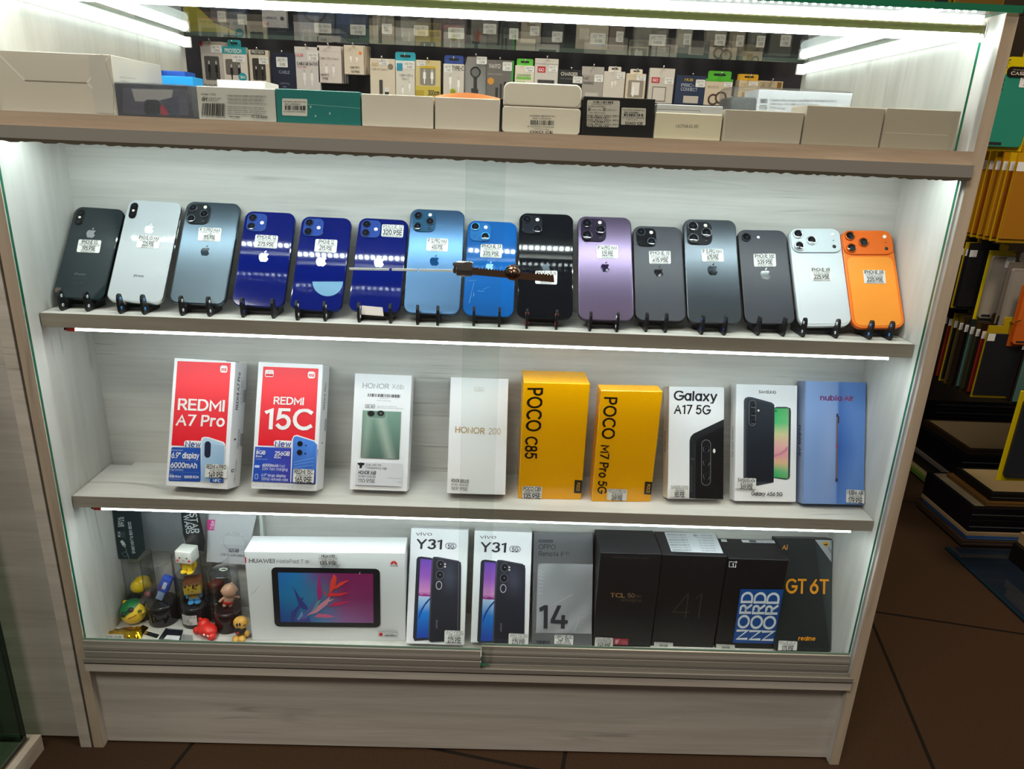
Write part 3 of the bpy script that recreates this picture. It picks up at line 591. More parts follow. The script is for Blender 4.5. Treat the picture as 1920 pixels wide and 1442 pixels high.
PH = [
 ('xs', 70.9, 143.6, (-.5605, .0562, .735, .6286, .0086, -.0290), '#222c31', '#1a1f24', 'gloss', 'pill', '#0b0c0f', 'near-black glossy smartphone with pill-shaped twin camera beside the left wall', dict(ring='#14161a', bev=.0022, logo=(170.8, 437, 19, '#a9adb0', 'metal'), extra=iph, lab=([(148, 448.8), (190.5, 450.8), (186.3, 474.5), (143.3, 472.5)], L4('IPHONE XS', 'MSG BT 100% 256GB', '195.95E')))),
 ('xsm', 77.4, 157.5, (-.4813, .0509, .7346, .6106, -.0064, -.025), '#b9bfc4', '#cfd2d4', 'gloss', 'pill', '#0b0c0f', 'silver-white glossy smartphone with black pill-shaped twin camera', dict(ring='#c8cacc', bev=.0022, logo=(280, 428.8, 19, '#8b9298', 'metal'), extra=iph2, lab=([(259.3, 440.5), (301.8, 443), (297.5, 466.3), (255.5, 463.8)], L4('IPHONE XS MAX', 'MSG BT 100% 256GB', '225.95E')))),
 ('p11', 77.8, 158, (-.3962, .0527, .7349, .6043, -.0104, -.0079), '#46545f', '#4f5c64', 'satin', 'sq3', '#20262b', 'frosted grey-blue smartphone with dark square triple camera, third from the left wall', dict(ring='#4a525a', bev=.0022, logo=(385, 470.5, 20, '#27323b', 'gloss'), lab=([(373.3, 426.3), (415.8, 428), (413, 453.3), (370.5, 451)], L4('IP 11 PRO MAX', 'MSG BAT 85 NO 100', '195.95E', d='64GB')))),
 ('a12', 71.5, 146.7, (-.3134, .0555, .7343, .6098, .0116, -.0134), '#00115f', '#10286e', 'gloss', 'sq2v', '#2b4690', 'deep blue smartphone whose price sticker overlaps a bright light reflection, beside the grey-blue phone', dict(ring='#26365e', logo=(494.7, 481, 21, '#d5dcea', 'metal'), lab=([(479.2, 439.8), (521.6, 442.2), (519, 466.1), (476.3, 463.5)], L4('IPHONE 12', '128GB MENSAJE', '275.95E', d='MSG PNT MSG BT')))),
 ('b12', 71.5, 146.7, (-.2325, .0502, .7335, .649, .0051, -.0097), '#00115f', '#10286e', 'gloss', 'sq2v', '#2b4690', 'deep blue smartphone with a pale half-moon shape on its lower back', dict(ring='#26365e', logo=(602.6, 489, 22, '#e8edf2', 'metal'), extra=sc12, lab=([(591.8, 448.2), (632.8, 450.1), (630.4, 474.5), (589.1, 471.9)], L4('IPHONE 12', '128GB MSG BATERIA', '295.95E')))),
 ('c12', 71.5, 146.7, (-.1518, .0516, .7343, .6499, .0027, -.0166), '#00115f', '#10286e', 'gloss', 'sq2v', '#2b4690', 'deep blue smartphone with its price sticker beside the camera near the top', dict(ring='#26365e', logo=(711, 491.3, 21, '#e4e4e0', 'metal'), lab=([(716.6, 420.6), (757.3, 422.3), (755.4, 445.5), (714.7, 443.4)], [('IPHONE 12', .8), ('128GB BT100%', .5), ('320.95E', 1.2), ('SEGUNDA MANO', .5)]))),
 ('p12', 78.1, 160.8, (-.072, .0497, .7341, .5972, .0047, -.0042), '#3a5a7c', '#3b556c', 'satin', 'sq3', '#27506e', 'frosted mid-blue smartphone with large triple camera, left of the door lock', dict(ring='#2d4458', logo=(814.8, 488.7, 21, '#0f3a66', 'gloss'), lab=([(800.9, 446.2), (840.5, 447.9), (839.3, 472.1), (799, 470.2)], L4('IP 12 PRO MAX', 'MSG BT 100% 512GB', '450.95E')))),
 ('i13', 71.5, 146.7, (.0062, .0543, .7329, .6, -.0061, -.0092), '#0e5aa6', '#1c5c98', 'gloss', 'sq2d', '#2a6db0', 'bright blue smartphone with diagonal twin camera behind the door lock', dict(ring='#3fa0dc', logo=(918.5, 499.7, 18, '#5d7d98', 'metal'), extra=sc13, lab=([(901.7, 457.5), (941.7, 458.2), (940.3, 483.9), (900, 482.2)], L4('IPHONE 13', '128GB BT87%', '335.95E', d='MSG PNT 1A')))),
 ('p14', 78.1, 160.8, (.0859, .0505, .7339, .5887, -.0039, .0056), '#060a12', '#20242c', 'gloss', 'sq2d', '#1d2129', 'large black smartphone with diagonal twin camera, partly behind the lock bar', dict(ring='#2a2e36', logo=(1024.4, 501, 18, '#3c4348', 'metal'), lab=([(1004, 507.8), (1045, 507.8), (1044.3, 533.7), (1003.5, 532)], L4('IPHONE 14 PLUS', '128GB BT 100%', '375.95E')))),
 ('m14', 77.6, 160.7, (.1712, .0487, .7342, .6046, -.0026, .0087), '#655772', '#4b4254', 'satin', 'sq3b', '#2a2336', 'frosted purple smartphone with raised triple camera', dict(ring='#3a3446', logo=(1134.8, 501, 20, '#241a38', 'gloss'), lab=([(1118.5, 459.9), (1158.8, 460.1), (1159.3, 484.8), (1119, 484.1)], L4('IP 14 PRO MAX', 'BT88% 256GB', '525.95E')))),
 ('i15', 71.6, 147.6, (.2493, .0563, .7345, .6059, -.0075, .0108), '#34363f', '#24262c', 'card', 'sq2d', '#14161b', 'matt charcoal smartphone with diagonal twin camera, right of the purple phone', dict(ring='#3c4048', logo=(1235, 509, 21, '#15161a', 'gloss'), lab=([(1216.6, 470.6), (1257.2, 470.6), (1257.8, 494.7), (1217.5, 494.4)], L4('IPHONE 15', 'MSG NO BRILLA', '415.95E', d='BT100% 128GB')))),
 ('m15', 76.7, 159.9, (.325, .053, .7345, .5786, -.0076, .0141), '#484f56', '#3c4046', 'satin', 'sq3b', '#26282c', 'frosted graphite smartphone with raised triple camera', dict(ring='#55585c', logo=(1336, 505.6, 23, '#30353b', 'chrome'), lab=([(1315, 466.9), (1355.6, 466.9), (1357.2, 490.6), (1316.6, 490.6)], L4('IP 15 PRO MAX', 'BT100% 256GB', '675.95E')))),
 ('i16', 71.5, 146.7, (.4054, .0588, .7354, .6, -.0097, .0277), '#31333c', '#202228', 'card', 'one', '#14161b', 'matt black smartphone with one single camera lens', dict(ring='#30343c', logo=(1435, 514, 22, '#b9bcc0', 'chrome'), lab=([(1412.5, 475.9), (1454, 475.6), (1455.3, 499.7), (1414, 500)], L4('IPHONE 16E', 'BT100% 128GB', '539.95E')))),
 ('w17', 75.7, 150.9, (.485, .0595, .7349, .5699, .002, .0437), '#d3d9df', '#c4cad0', 'card', 'plateau', '#ccd6dc', 'white smartphone with full-width camera bar', dict(ring='#d0d4d8', lab=([(1519.4, 501.9), (1558, 502.2), (1560, 526.3), (1521.3, 526.3)], L4('IPHONE XR', 'COPIA 17 PRO', '225.95E', d='64GB BT100%')), r=.014, side_mat='card')),
 ('o17', 75.7, 150.9, (.5610, .0587, .7353, .5746, -.0063, .0440), '#f07818', '#d85f08', 'card', 'plateau', '#e8690c', 'orange smartphone with full-width camera bar beside the right wall', dict(ring='#c86010', lab=([(1618, 506.3), (1658.8, 506.6), (1661, 531.9), (1620.6, 531.3)], L4('IPHONE XR', 'COPIA 17 PRO', '225.95E', d='64GB BT100%')), r=.014, side_mat='card')),
]
LEGS = [((117, 165), 'w', 'w'), ((226, 270), 'b', 'b'), ((341, 392), 'w', 'w'), ((455, 512), 'd', None), ((557, 609), 'w', 'w'), ((673, 732), 'w', None), ((783, 821), None, None), ((889, 937), None, None), ((989, 1045), 'r', 'r'), ((1109, 1160), None, 'w'), ((1215, 1252), None, None), ((1321, 1364), 'd', 'd'), ((1428, 1476), None, None), ((1514, 1577), 'w', 'w'), ((1641, 1680), 'b', 'b')]
RV = {'w': '#dfe3e6', 'b': '#3f8ce0', 'd': '#1c2f9a', 'r': '#d04a55'}
LEGP = [(-.0105, .0), (-.0140, .0030), (-.0150, .0100), (-.0148, .0220), (-.0130, .0265), (-.0095, .0280), (-.0060, .0265), (-.0042, .0215), (-.0026, .0135), (.0000, .0108), (.0064, .0062), (.0098, .0092), (.0240, .0310), (.0285, .0300), (.0330, .0080), (.0330, .0000)]
for i, (key, w, h, P, body, side, fin, mk, mc, label, kw) in enumerate(PH):
    phone(key, w, h, P, body, side, fin, mk, mc, label, **kw)
    (pa, pb), ra, rb = LEGS[i]; y = P[1]
    xs = [at(q, 576, y=y-.009).x for q in (pa, pb)]; xm = sum(xs)/2
    col = {None: 'plain', 'w': 'white', 'b': 'bright blue', 'd': 'dark blue', 'r': 'red'}
    short = label.split(',')[0].split(' with ')[0].split(' whose ')[0]
    pl = {'a12': 'deep blue smartphone beside the grey-blue one', 'b12': 'deep blue smartphone marked with a half-moon', 'c12': 'deep blue smartphone whose sticker sits beside its camera'}.get(key, short)
    st = empty('phone_stand', Matrix.Translation((xm, y, Z1)), 'black two-legged plastic stand holding the %s' % pl, 'phone stand', 'phone stands on the upper shelf')
    for q, rc in ((xs[0], ra), (xs[1], rb)):
        b = MB(); b.prism(LEGP, .0034, C('#121317'), 'plastic', (Vector((q-xm-.0017, 0, 0)), Vector((0, 1, 0)), Vector((0, 0, 1)), Vector((1, 0, 0)))); lg = b.build('leg', st)
        if rc:
            for zz in (.0210, .0080):
                b = MB()
                for sx in (-1, 1):
                    b.lathe([(.0024, 0), (.0021, .0006*sx), (.0012, .0007*sx)], C(RV[rc]), 'plastic', 14, (q-xm+sx*.0017, -.0096, zz), 'x'); b.lathe([(.0010, .0007*sx), (.00001, .00075*sx)], C('#20242c'), 'plastic', 10, (q-xm+sx*.0017, -.0096, zz), 'x', False)
                b.build('rivet', lg)
    b = MB(); b.box((xs[0]-xm+.0017, .0240, .0010), (xs[1]-xm-.0017, .0315, .0075), C('#15161a'), 'plastic', .0008, 1); b.box((xs[0]-xm+.0017, .0085, .0010), (xs[1]-xm-.0017, .0115, .0050), C('#15161a'), 'plastic'); b.build('crossbar', st)
# loose paper tag at the foot of one phone
P = PH[5][3]; M = pose((P[0], P[1], P[2]), P[3], P[4], P[5]); M2 = M @ Matrix.Translation((0, -.0007, 0))
b = MB(); f = Face(b, M2); f.z = (420, 360, 4.174); q = [f.p(t) for t in ((1078, 888), (1240, 903), (1250, 972), (1075, 958))]
b.prism([tuple(t) for t in q], .0004, C('#b9aca6'), 'card'); o = b.build('paper_tag'); o.matrix_world = M2; tag(o, 'blank beige paper tag stuck over the bottom edge of a deep blue phone', 'tag')
# ------------------------------------------------------------------ boxed phones
def carton(name, O, w, h, t, lean, yaw, col, label, mat='card', side=None, top=None, bev=.0007, cat='box', group='boxed phones'):
    M = pose(O, lean, yaw); b = MB()
    if bev: b.box((-w/2, 0, 0), (w/2, t, h), C(col), mat, bev, 1)
    else: b.box((-w/2, 0, 0), (w/2, t, h), C(col), mat)
    e = .0002
    fr = Face(b, M, O=(0, 0, 0), mat=mat, lim=(-w/2+e, w/2-e, e, h-e))
    rt = Face(b, M, O=(w/2, 0, 0), U=(0, 1, 0), V=(0, 0, 1), N=(1, 0, 0), mat=mat, lim=(e, t-e, e, h-e))
    lf = Face(b, M, O=(-w/2, t, 0), U=(0, -1, 0), V=(0, 0, 1), N=(-1, 0, 0), mat=mat, lim=(e, t-e, e, h-e))
    tp = Face(b, M, O=(0, 0, h), U=(1, 0, 0), V=(0, 1, 0), N=(0, 0, 1), mat=mat, lim=(-w/2+e, w/2-e, e, t-e))
    if side:
        rt.loc([(e, e), (t-e, e), (t-e, h-e), (e, h-e)], C(side)); lf.loc([(e, e), (t-e, e), (t-e, h-e), (e, h-e)], C(side))
    if top: tp.loc([(-w/2+e, e), (w/2-e, e), (w/2-e, t-e), (-w/2+e, t-e)], C(top))
    def done():
        o = b.build(name); o.matrix_world = M; tag(o, label, cat, group); return o
    return fr, rt, lf, tp, done
G2 = 'boxed phones on the middle shelf'; G3 = 'boxes on the cabinet floor'
RED = C('#ee2f3e'); BLU = C('#1c53b8'); NAVY = C('#1d4fae')
def redtop(i, j): return mix(C('#f8525a'), C('#e6182a'), j)

# 1 red and white box
fr, rt, lf, tp, done = carton('phone_box', (-.4184, .0387, .4595), .0934, .1906, .0445, .353, -.063, '#f1f1f5', 'white phone box with red panel and light blue phone picture, leftmost on the middle shelf', group=G2)
fr.zoom(280, 640, 4.505); rt.zoom(280, 640, 4.505)
fr.grad([(238, 167), (690, 183), (645, 892), (187, 880)], redtop)
fr.rr([(600, 203), (662, 205), (660, 266), (598, 264)], .32, WHT); fr.text('mi', (609, 249), (650, 251), (611, 223), RED, True)
fr.text('REDMI', (240, 572), (635, 587), (246, 487), WHT, True); fr.text('A7 Pro', (222, 703), (635, 716), (232, 620), WHT, True)
fr.rr([(190, 893), (446, 902), (434, 1186), (162, 1178)], .05, NAVY)
fr.poly([(560, 905), (645, 905), (630, 1190), (560, 1185)], NAVY)
fr.rr([(298, 836), (450, 842), (447, 896), (294, 890)], .4, WHT); fr.text('New', (306, 888), (438, 892), (309, 844), C('#1c4a9c'), True)
fr.poly([(438, 1185), (436, 845), (446, 815), (468, 806), (500, 808), (630, 850), (645, 868), (630, 1188)], WHT)
fr.grad([(446, 832), (638, 880), (628, 1186), (436, 1180)], lambda i, j: mix(C('#b4d0ea'), C('#7fa6cc'), .5*i+.5*j))
fr.poly([(452, 840), (456, 822), (474, 815), (500, 818), (622, 858), (636, 874), (636, 884), (448, 850)], C('#b4d0ea'))
fr.rr([(472, 843), (524, 845), (520, 985), (468, 982)], .5, C('#1d2440'))
fr.text('immersive', (192, 924), (287, 926), (194, 910), C('#c7d4f0')); fr.text('6.9" display', (190, 982), (424, 988), (194, 938), WHT, True)
fr.line((186, 1001), (430, 1009), 2, C('#7d9ad6')); fr.text('6000mAh', (183, 1064), (407, 1069), (187, 1022), WHT, True); fr.text('(typ) battery', (180, 1088), (293, 1092), (182, 1073), C('#d7e0f5'))
fr.line((180, 1100), (426, 1108), 2, C('#7d9ad6')); fr.text('up to', (178, 1124), (205, 1125), (179, 1112), C('#c7d4f0')); fr.text('8GB RAM', (175, 1146), (272, 1150), (177, 1129), WHT, True); fr.text('128GB ROM', (298, 1152), (423, 1155), (300, 1133), WHT, True); fr.line((287, 1114), (283, 1168), 1.5, C('#7d9ad6')); fr.text('8+8GB extension', (175, 1163), (270, 1166), (176, 1156), C('#c7d4f0'))
fr.poly([(522, 1158), (628, 1162), (625, 1190), (518, 1187)], C('#1550b4')); fr.text('NFC', (545, 1184), (609, 1187), (547, 1163), WHT, True)
rt.text('REDMI A7 Pro', (747, 580), (769, 263), (728, 579), BLK, True)
for k, x in enumerate((764, 776)): rt.text('Color: blue 4GB RAM 128GB ROM', (x+8, 530), (x+20, 330), (x, 530), C('#5c5c60'))
rt.barcode([(795, 410), (822, 410), (812, 515), (788, 515)], C('#3a3a3e'), 20, 5); rt.barcode([(768, 778), (792, 778), (785, 885), (760, 885)], C('#4a4a4e'), 18, 6)
rt.circle((720, 828), 9, C('#55565a')); rt.text('Global version 8GB', (745, 908), (760, 745), (733, 908), C('#6a6a70')); rt.poly([(690, 1080), (712, 1078), (710, 1104), (688, 1106)], C('#2a2a2e')); rt.poly([(694, 1085), (708, 1084), (707, 1099), (693, 1100)], C('#e9e9ec')); rt.text('Made in China Xiaomi', (716, 1188), (735, 1000), (707, 1188), C('#4a4a50'))
o = done(); price_label(fr, o, [(476, 1035), (660, 1043), (655, 1157), (468, 1148)], [('REDMI A7PRO', .9), ('4GB+128GB', .62), ('149.95E', 1.15)])
tpb = MB(); tpb.box((.0467-.014, -.0004, .1900), (.0467, .0120, .1907), C('#2c2a28'), 'card'); part(tpb.build('lid_gap_shade', o), 'dark piece coloured as the shade in the lifted lid corner')  # dark sliver stands in for the shade inside the lid gap

# 2 second red and white box
fr, rt, lf, tp, done = carton('phone_box', (-.2910, .0432, .4578), .0977, .1902, .0394, .368, -.028, '#f1f1f5', 'white phone box with red panel and deep blue phone picture with swirl', group=G2)
fr.zoom(280, 640, 4.505); rt.zoom(280, 640, 4.505)
fr.grad([(963, 213), (1430, 231), (1395, 890), (917, 880)], redtop)
fr.rr([(1340, 254), (1402, 256), (1400, 315), (1338, 313)], .32, WHT); fr.text('mi', (1349, 297), (1390, 299), (1351, 272), RED, True)
fr.rr([(980, 240), (1052, 242), (1050, 302), (977, 300)], .22, WHT); fr.text('NFC', (987, 272), (1044, 274), (989, 250), C('#f0a0a8')); fr.rr([(983, 276), (1048, 278), (1047, 294), (982, 292)], .3, C('#e0303f'))
fr.text('REDMI', (1050, 527), (1305, 535), (1054, 470), WHT, True); fr.text('15C', (965, 728), (1380, 740), (975, 570), WHT, True)
fr.grad([(897, 890), (1430, 912), (1405, 1205), (873, 1182)], lambda i, j: mix(C('#1a52c0'), C('#4a2f9c'), min(1, i*1.1)), 8, 4)
fr.rr([(1055, 834), (1212, 840), (1210, 894), (1052, 888)], .4, WHT); fr.text('New', (1062, 884), (1199, 889), (1066, 842), C('#33439f'), True)
fr.poly([(1196, 1100), (1206, 830), (1222, 798), (1250, 790), (1400, 838), (1424, 868), (1412, 1200), (1194, 1190)], WHT)
fr.grad([(1216, 822), (1420, 872), (1408, 1204), (1200, 1194)], lambda i, j: mix(C('#4b86e0'), C('#1a3f9a'), j*.8+.1*math.sin(9*(i*i+j*j))), 8, 12)
fr.poly([(1217, 828), (1226, 806), (1248, 800), (1396, 846), (1416, 870), (1416, 882), (1217, 840)], C('#4b86e0'))
for a in (0, 1, 2): fr.line((1224, 1020+a*22), (1390, 985+a*30), 5, C('#6ea2ee'))
for c_ in ((1276, 865), (1273, 938)): fr.circle(c_, 24, C('#122048')); fr.circle(c_, 18, C('#05070f'))
fr.circle((1327, 880), 7, C('#16307a')); fr.circle((1322, 948), 8, C('#0c1c50'))
fr.text('Up to', (910, 913), (942, 914), (911, 904), C('#cfd6f4')); fr.text('8GB', (906, 950), (985, 953), (909, 922), WHT, True); fr.text('RAM', (906, 976), (956, 978), (907, 961), WHT, True); fr.text('8+8GB extension', (906, 996), (1006, 999), (907, 989), C('#cfd6f4'))
fr.text('256GB', (1062, 960), (1190, 964), (1066, 928), WHT, True); fr.text('ROM', (1060, 986), (1114, 988), (1062, 970), WHT, True)
fr.text('6000mAh', (960, 1054), (1096, 1060), (963, 1032), WHT, True); fr.text('(typ)', (1104, 1060), (1152, 1062), (1105, 1040), C('#d6dcf6')); fr.text('33W fast charging', (958, 1084), (1174, 1092), (961, 1062), WHT)
fr.text('6.9" large display', (953, 1138), (1160, 1146), (956, 1116), WHT); fr.text('120Hz refresh rate', (951, 1170), (1177, 1179), (954, 1148), WHT)
fr.rr([(898, 1044), (940, 1046), (938, 1066), (896, 1064)], .3, C('#c9d4f4')); fr.rr([(901, 1118), (928, 1119), (925, 1162), (898, 1161)], .25, C('#c9d4f4')); fr.rr([(905, 1123), (924, 1124), (921, 1157), (902, 1156)], .2, C('#3550b4'))
for k in range(3): fr.text('Based on laboratory test data and may vary with use conditions', (882-k*2, 1203+k*9), (1395-k*4, 1221+k*9), (882, 1198+k*9), C('#9a9aa2'))
rt.text('REDMI 15C', (1478, 578), (1494, 352), (1468, 577), C('#3a3a40'), True); rt.barcode([(1484, 655), (1497, 655), (1488, 755), (1475, 755)], C('#5a5a60'), 16, 8); rt.circle((1458, 858), 6, C('#66666c'))
o = done(); price_label(fr, o, [(1218, 1076), (1394, 1083), (1388, 1198), (1211, 1191)], [('REDMI 15C', .9), ('4GB+256GB', .62), ('165.95E', 1.15)])

# 3 white box with green phone picture
fr, rt, lf, tp, done = carton('phone_box', (-.1524, .0579, .4543), .0871, .1769, .030, .364, -.011, '#f1f1f5', 'white phone box with grey-green picture of a phone back and barcode strip', group=G2)
fr.zoom(620, 660, 4.808)
fr.text('HONOR', (286, 322), (526, 331), (290, 281), C('#b4b6ba'), True); fr.text('X6b', (550, 332), (660, 335), (552, 291), C('#b4b6ba'))
fr.barcode([(338, 374), (626, 386), (624, 414), (335, 402)], C('#3a3a3e'), 44, 9); fr.text('861234567890123', (442, 421), (518, 424), (443, 415), C('#5a5a5e')); fr.text('HONOR X6b 4GB+128GB Black', (415, 440), (546, 445), (416, 434), C('#5a5a5e'))
fr.rr([(314, 472), (402, 475), (400, 508), (312, 505)], .1, C('#55555a')); fr.rr([(317, 475), (399, 478), (397, 505), (315, 502)], .1, C('#e2e2e8')); fr.text('CE  SIM', (324, 497), (392, 500), (325, 482), C('#3a3a3e'), True)
fr.text('Type: JDY-LX1 Smartphone', (418, 492), (594, 498), (419, 484), C('#6a6a70')); fr.text('Honor Device Co. Shenzhen 518040 China', (416, 506), (655, 515), (417, 499), C('#6a6a70'))
def gp(i, j):
    c_ = mix(C('#7d9e90'), C('#4f6a62'), j); a = abs(i-.42-.35*j); d = abs(i-.18+.1*j); s = max(0, 1-a*5)*.55+max(0, 1-d*6)*.35
    return mix(c_, C('#c3cbbf'), min(.8, s))
fr.grad([(290, 525), (636, 540), (618, 966), (270, 950)], gp, 16, 16)
fr.rr([(316, 528), (508, 536), (506, 604), (334, 598)], .35, C('#9ab0a4')); fr.rr([(322, 529), (502, 537), (499, 598), (338, 592)], .35, C('#6f8c80'))
for c_ in ((366, 555), (453, 553)): fr.circle(c_, 33, C('#2c302f'), ry=26); fr.circle(c_, 24, C('#0f1110'), ry=20)
fr.circle((453, 553), 9, C('#8a938e')); fr.circle((453, 553), 5, C('#1a1c1c'))
fr.rr([(238, 990), (650, 1005), (640, 1212), (222, 1197)], .05, C('#dcdce4'))
tpts = [(243, 1000), (275, 996), (308, 1000), (305, 1020), (288, 1022), (284, 1045), (262, 1048), (264, 1024), (250, 1014)]
fr.poly(tpts, C('#1c1c22')); fr.text('Scan with the', (318, 1024), (458, 1029), (319, 1004), C('#66666c')); fr.text('Transparency App', (316, 1050), (508, 1057), (317, 1030), C('#66666c'))
fr.text('HONOR X6B', (252, 1097), (410, 1103), (255, 1068), C('#2a2a2e'), True); fr.text('4GB+128GB', (250, 1126), (408, 1132), (251, 1108), C('#5a5a5e')); fr.text('110.95E', (246, 1170), (402, 1176), (249, 1140), C('#2a2a2e')); fr.text('HNXB0228441-83', (512, 1136), (638, 1142), (513, 1130), C('#6a6a70')); fr.text('1/5', (608, 1174), (634, 1175), (608, 1166), C('#5a5a60'))
done()

# 4 plain white box
fr, rt, lf, tp, done = carton('phone_box', (-.0035, .0505, .4571), .0887, .1763, .0356, .386, .014, '#e9e7ea', 'plain white phone box with thin gold lettering behind the overlap of the two glass doors', group=G2)
fr.zoom(620, 660, 4.808)
fr.rr([(1294, 316), (1382, 319), (1381, 357), (1293, 354)], .3, C('#bdb6ac')); fr.rr([(1297, 319), (1379, 322), (1378, 354), (1296, 351)], .3, C('#e6e4e6')); fr.text('Lite', (1310, 347), (1366, 349), (1311, 327), C('#b0a898'))
fr.text('HONOR', (1121, 723), (1390, 737), (1124, 674), C('#b89a70'), True); fr.text('200', (1420, 739), (1531, 741), (1423, 688), C('#b89a70'))
fr.text('HONOR 200 LITE', (1087, 1170), (1246, 1182), (1089, 1142), C('#3a3a3e'), True); fr.text('8GB+256GB', (1086, 1200), (1240, 1210), (1087, 1184), C('#5a5a5e')); fr.text('169.95E', (1083, 1240), (1236, 1252), (1086, 1212), C('#2a2a2e'))
done()

# 5, 6 yellow boxes
fr, rt, lf, tp, done = carton('phone_box', (.1099, .0669, Z2), .0975, .1899, .0573, 0, .025, '#f0a900', 'tall shrink-wrapped yellow phone box with sideways black lettering', 'wrap', group=G2)
fr.zoom(940, 660, 4.505); K = C('#241a0c')
fr.text('POCO', (231, 303), (214, 672), (347, 303), K, True); fr.text('C85', (210, 712), (204, 900), (302, 716), K, True)
fr.poly([(620, 1080), (689, 1084), (683, 1194), (612, 1191)], C('#2a2420')); fr.text('POCO', (640, 1102), (635, 1172), (664, 1103), C('#d8a83a'), True)
o = done(); price_label(fr, o, [(180, 1133), (345, 1137), (338, 1240), (174, 1234)], [('POCO C85', .95), ('8GB+256GB', .6), ('135.95E', 1.15)])
fr, rt, lf, tp, done = carton('phone_box', (.2206, .0663, Z2), .0919, .1819, .0276, 0, .055, '#f0a900', 'shorter crinkled shrink-wrapped yellow phone box with long sideways black lettering', 'wrap', group=G2)
fr.zoom(940, 660, 4.505)
fr.text('POCO', (877, 380), (853, 735), (976, 383), K, True); fr.text('M7', (847, 785), (838, 905), (914, 789), K, True); fr.text('Pro', (836, 930), (826, 1060), (904, 936), K, True); fr.text('5G', (822, 1085), (815, 1195), (890, 1092), K, True)
fr.poly([(1213, 1093), (1280, 1097), (1271, 1204), (1204, 1200)], C('#2a2420')); fr.text('POCO', (1232, 1115), (1226, 1186), (1256, 1117), C('#d8a83a'), True)
o = done(); price_label(fr, o, [(897, 1155), (1064, 1161), (1057, 1257), (890, 1249)], [('POCO M7 PRO 5G', .8), ('12GB+512GB', .6), ('269.95E', 1.15)])

# 7 white box with black phone corner
fr, rt, lf, tp, done = carton('phone_box', (.3348, .0633, .4538), .0871, .1733, .0289, .360, .044, '#f1f1f5', 'white phone box with huge cropped picture of a black phone corner', group=G2, side='#d8cfc0')
fr.zoom(1220, 680, 4.174); lf.zoom(1220, 680, 4.174)
fr.text('Galaxy', (178, 290), (520, 300), (182, 222), BLK, True); fr.text('A17 5G', (180, 395), (470, 402), (184, 330), BLK, True)
fr.poly([(302, 1062), (304, 610), (312, 580), (334, 556), (572, 443), (572, 1074)], C('#23252a')); fr.poly([(346, 1064), (350, 640), (358, 610), (380, 588), (572, 498), (572, 1074)], C('#0d0e12'))
fr.line((300, 748), (342, 758), 6, C('#6a6d74')); fr.line((346, 640), (344, 1062), 3, C('#4b4e55')); fr.poly([(306, 800), (326, 806), (326, 1015), (304, 1010)], C('#33363b'))
def capsule(fc, x0, y0, x1, y1, r, col, sl=0.0): fc.rr([(x0, y0), (x1, y0+sl), (x1-2, y1+sl), (x0-2, y1)], r, col)
capsule(fr, 396, 602, 470, 962, .5, C('#8e9197')); capsule(fr, 399, 606, 467, 958, .5, C('#14151a'))
for cy in (675, 782, 890): fr.circle((433, cy), 27, C('#24272d')); fr.circle((433, cy), 20, C('#050608')); fr.circle((428, cy-3), 5, C('#2c3a50')); fr.line((408, cy-14), (414, cy+20), 2.5, C('#9ea3aa')); fr.line((448, cy+22), (456, cy+2), 3, C('#9ea3aa'))
fr.circle((492, 690), 10, C('#f3f1ea'), ry=17); fr.circle((506, 1018), 4, C('#2c2f35'))
lf.text('SAMSUNG', (110, 535), (108, 700), (119, 536), C('#3a3630'), True)
o = done(); price_label(fr, o, [(154, 958), (300, 963), (298, 1055), (150, 1050)], [('SAMSUNG A17 5G', .8), ('4GB+128GB', .6), ('185.95E', 1.1)])

# 8 white box with two phones
fr, rt, lf, tp, done = carton('phone_box', (.4447, .0664, .4516), .0973, .1814, .0229, .356, .034, '#f1f1f5', 'white phone box picturing a dark phone back and a green-pink screen', group=G2)
fr.zoom(1220, 680, 4.174); lf.zoom(1220, 680, 4.174)
fr.text('SAMSUNG', (845, 238), (981, 243), (847, 217), BLK, True)
fr.poly([(955, 360), (985, 346), (1060, 346), (1092, 356), (1098, 380), (1090, 890), (1084, 910), (1060, 918), (950, 902)], C('#39454c'))
def scr(i, j): return mix(ramp(j, [(0, C('#15a85c')), (.22, C('#49c07c')), (.38, C('#d8cf9c')), (.55, C('#eeb0b0')), (.68, C('#e49aa8')), (.78, C('#e8b890')), (.9, C('#49b878')), (1, C('#12a050'))]), C('#f2d2b0'), .15*i)
fr.grad([(960, 358), (1080, 358), (1074, 908), (954, 895)], scr, 4, 24)
fr.poly([(962, 720), (1000, 712), (1045, 680), (1072, 650), (1072, 690), (1030, 718), (990, 732), (962, 745)], C('#d98a9c')); fr.circle((979, 378), 6, C('#0a1510'))
fr.poly([(724, 905), (728, 300), (736, 278), (760, 268), (790, 270), (945, 312), (963, 326), (968, 350), (962, 920), (950, 938), (830, 962), (745, 930)], C('#39404a')); fr.grad([(752, 282), (966, 330), (960, 938), (748, 925)], lambda i, j: mix(C('#2a313b'), C('#171c25'), j), 3, 6)
fr.line((734, 360), (734, 890), 3, C('#737a84'))
capsule(fr, 768, 293, 822, 494, .5, C('#868c95'), 2); capsule(fr, 771, 296, 819, 490, .5, C('#12161d'), 2)
for cy in (335, 398, 462): fr.circle((800, cy), 20, C('#2a3038')); fr.circle((800, cy), 15, C('#06080c')); fr.line((784, cy+14), (814, cy+18), 2.5, C('#a9aeb6'))
fr.circle((839, 375), 8, C('#f1efe8')); fr.text('Galaxy A56 5G', (782, 1035), (1026, 1042), (785, 1008), BLK, True)
lf.text('Galaxy A56 5G', (640, 498), (637, 738), (650, 499), C('#3a3a3e'))
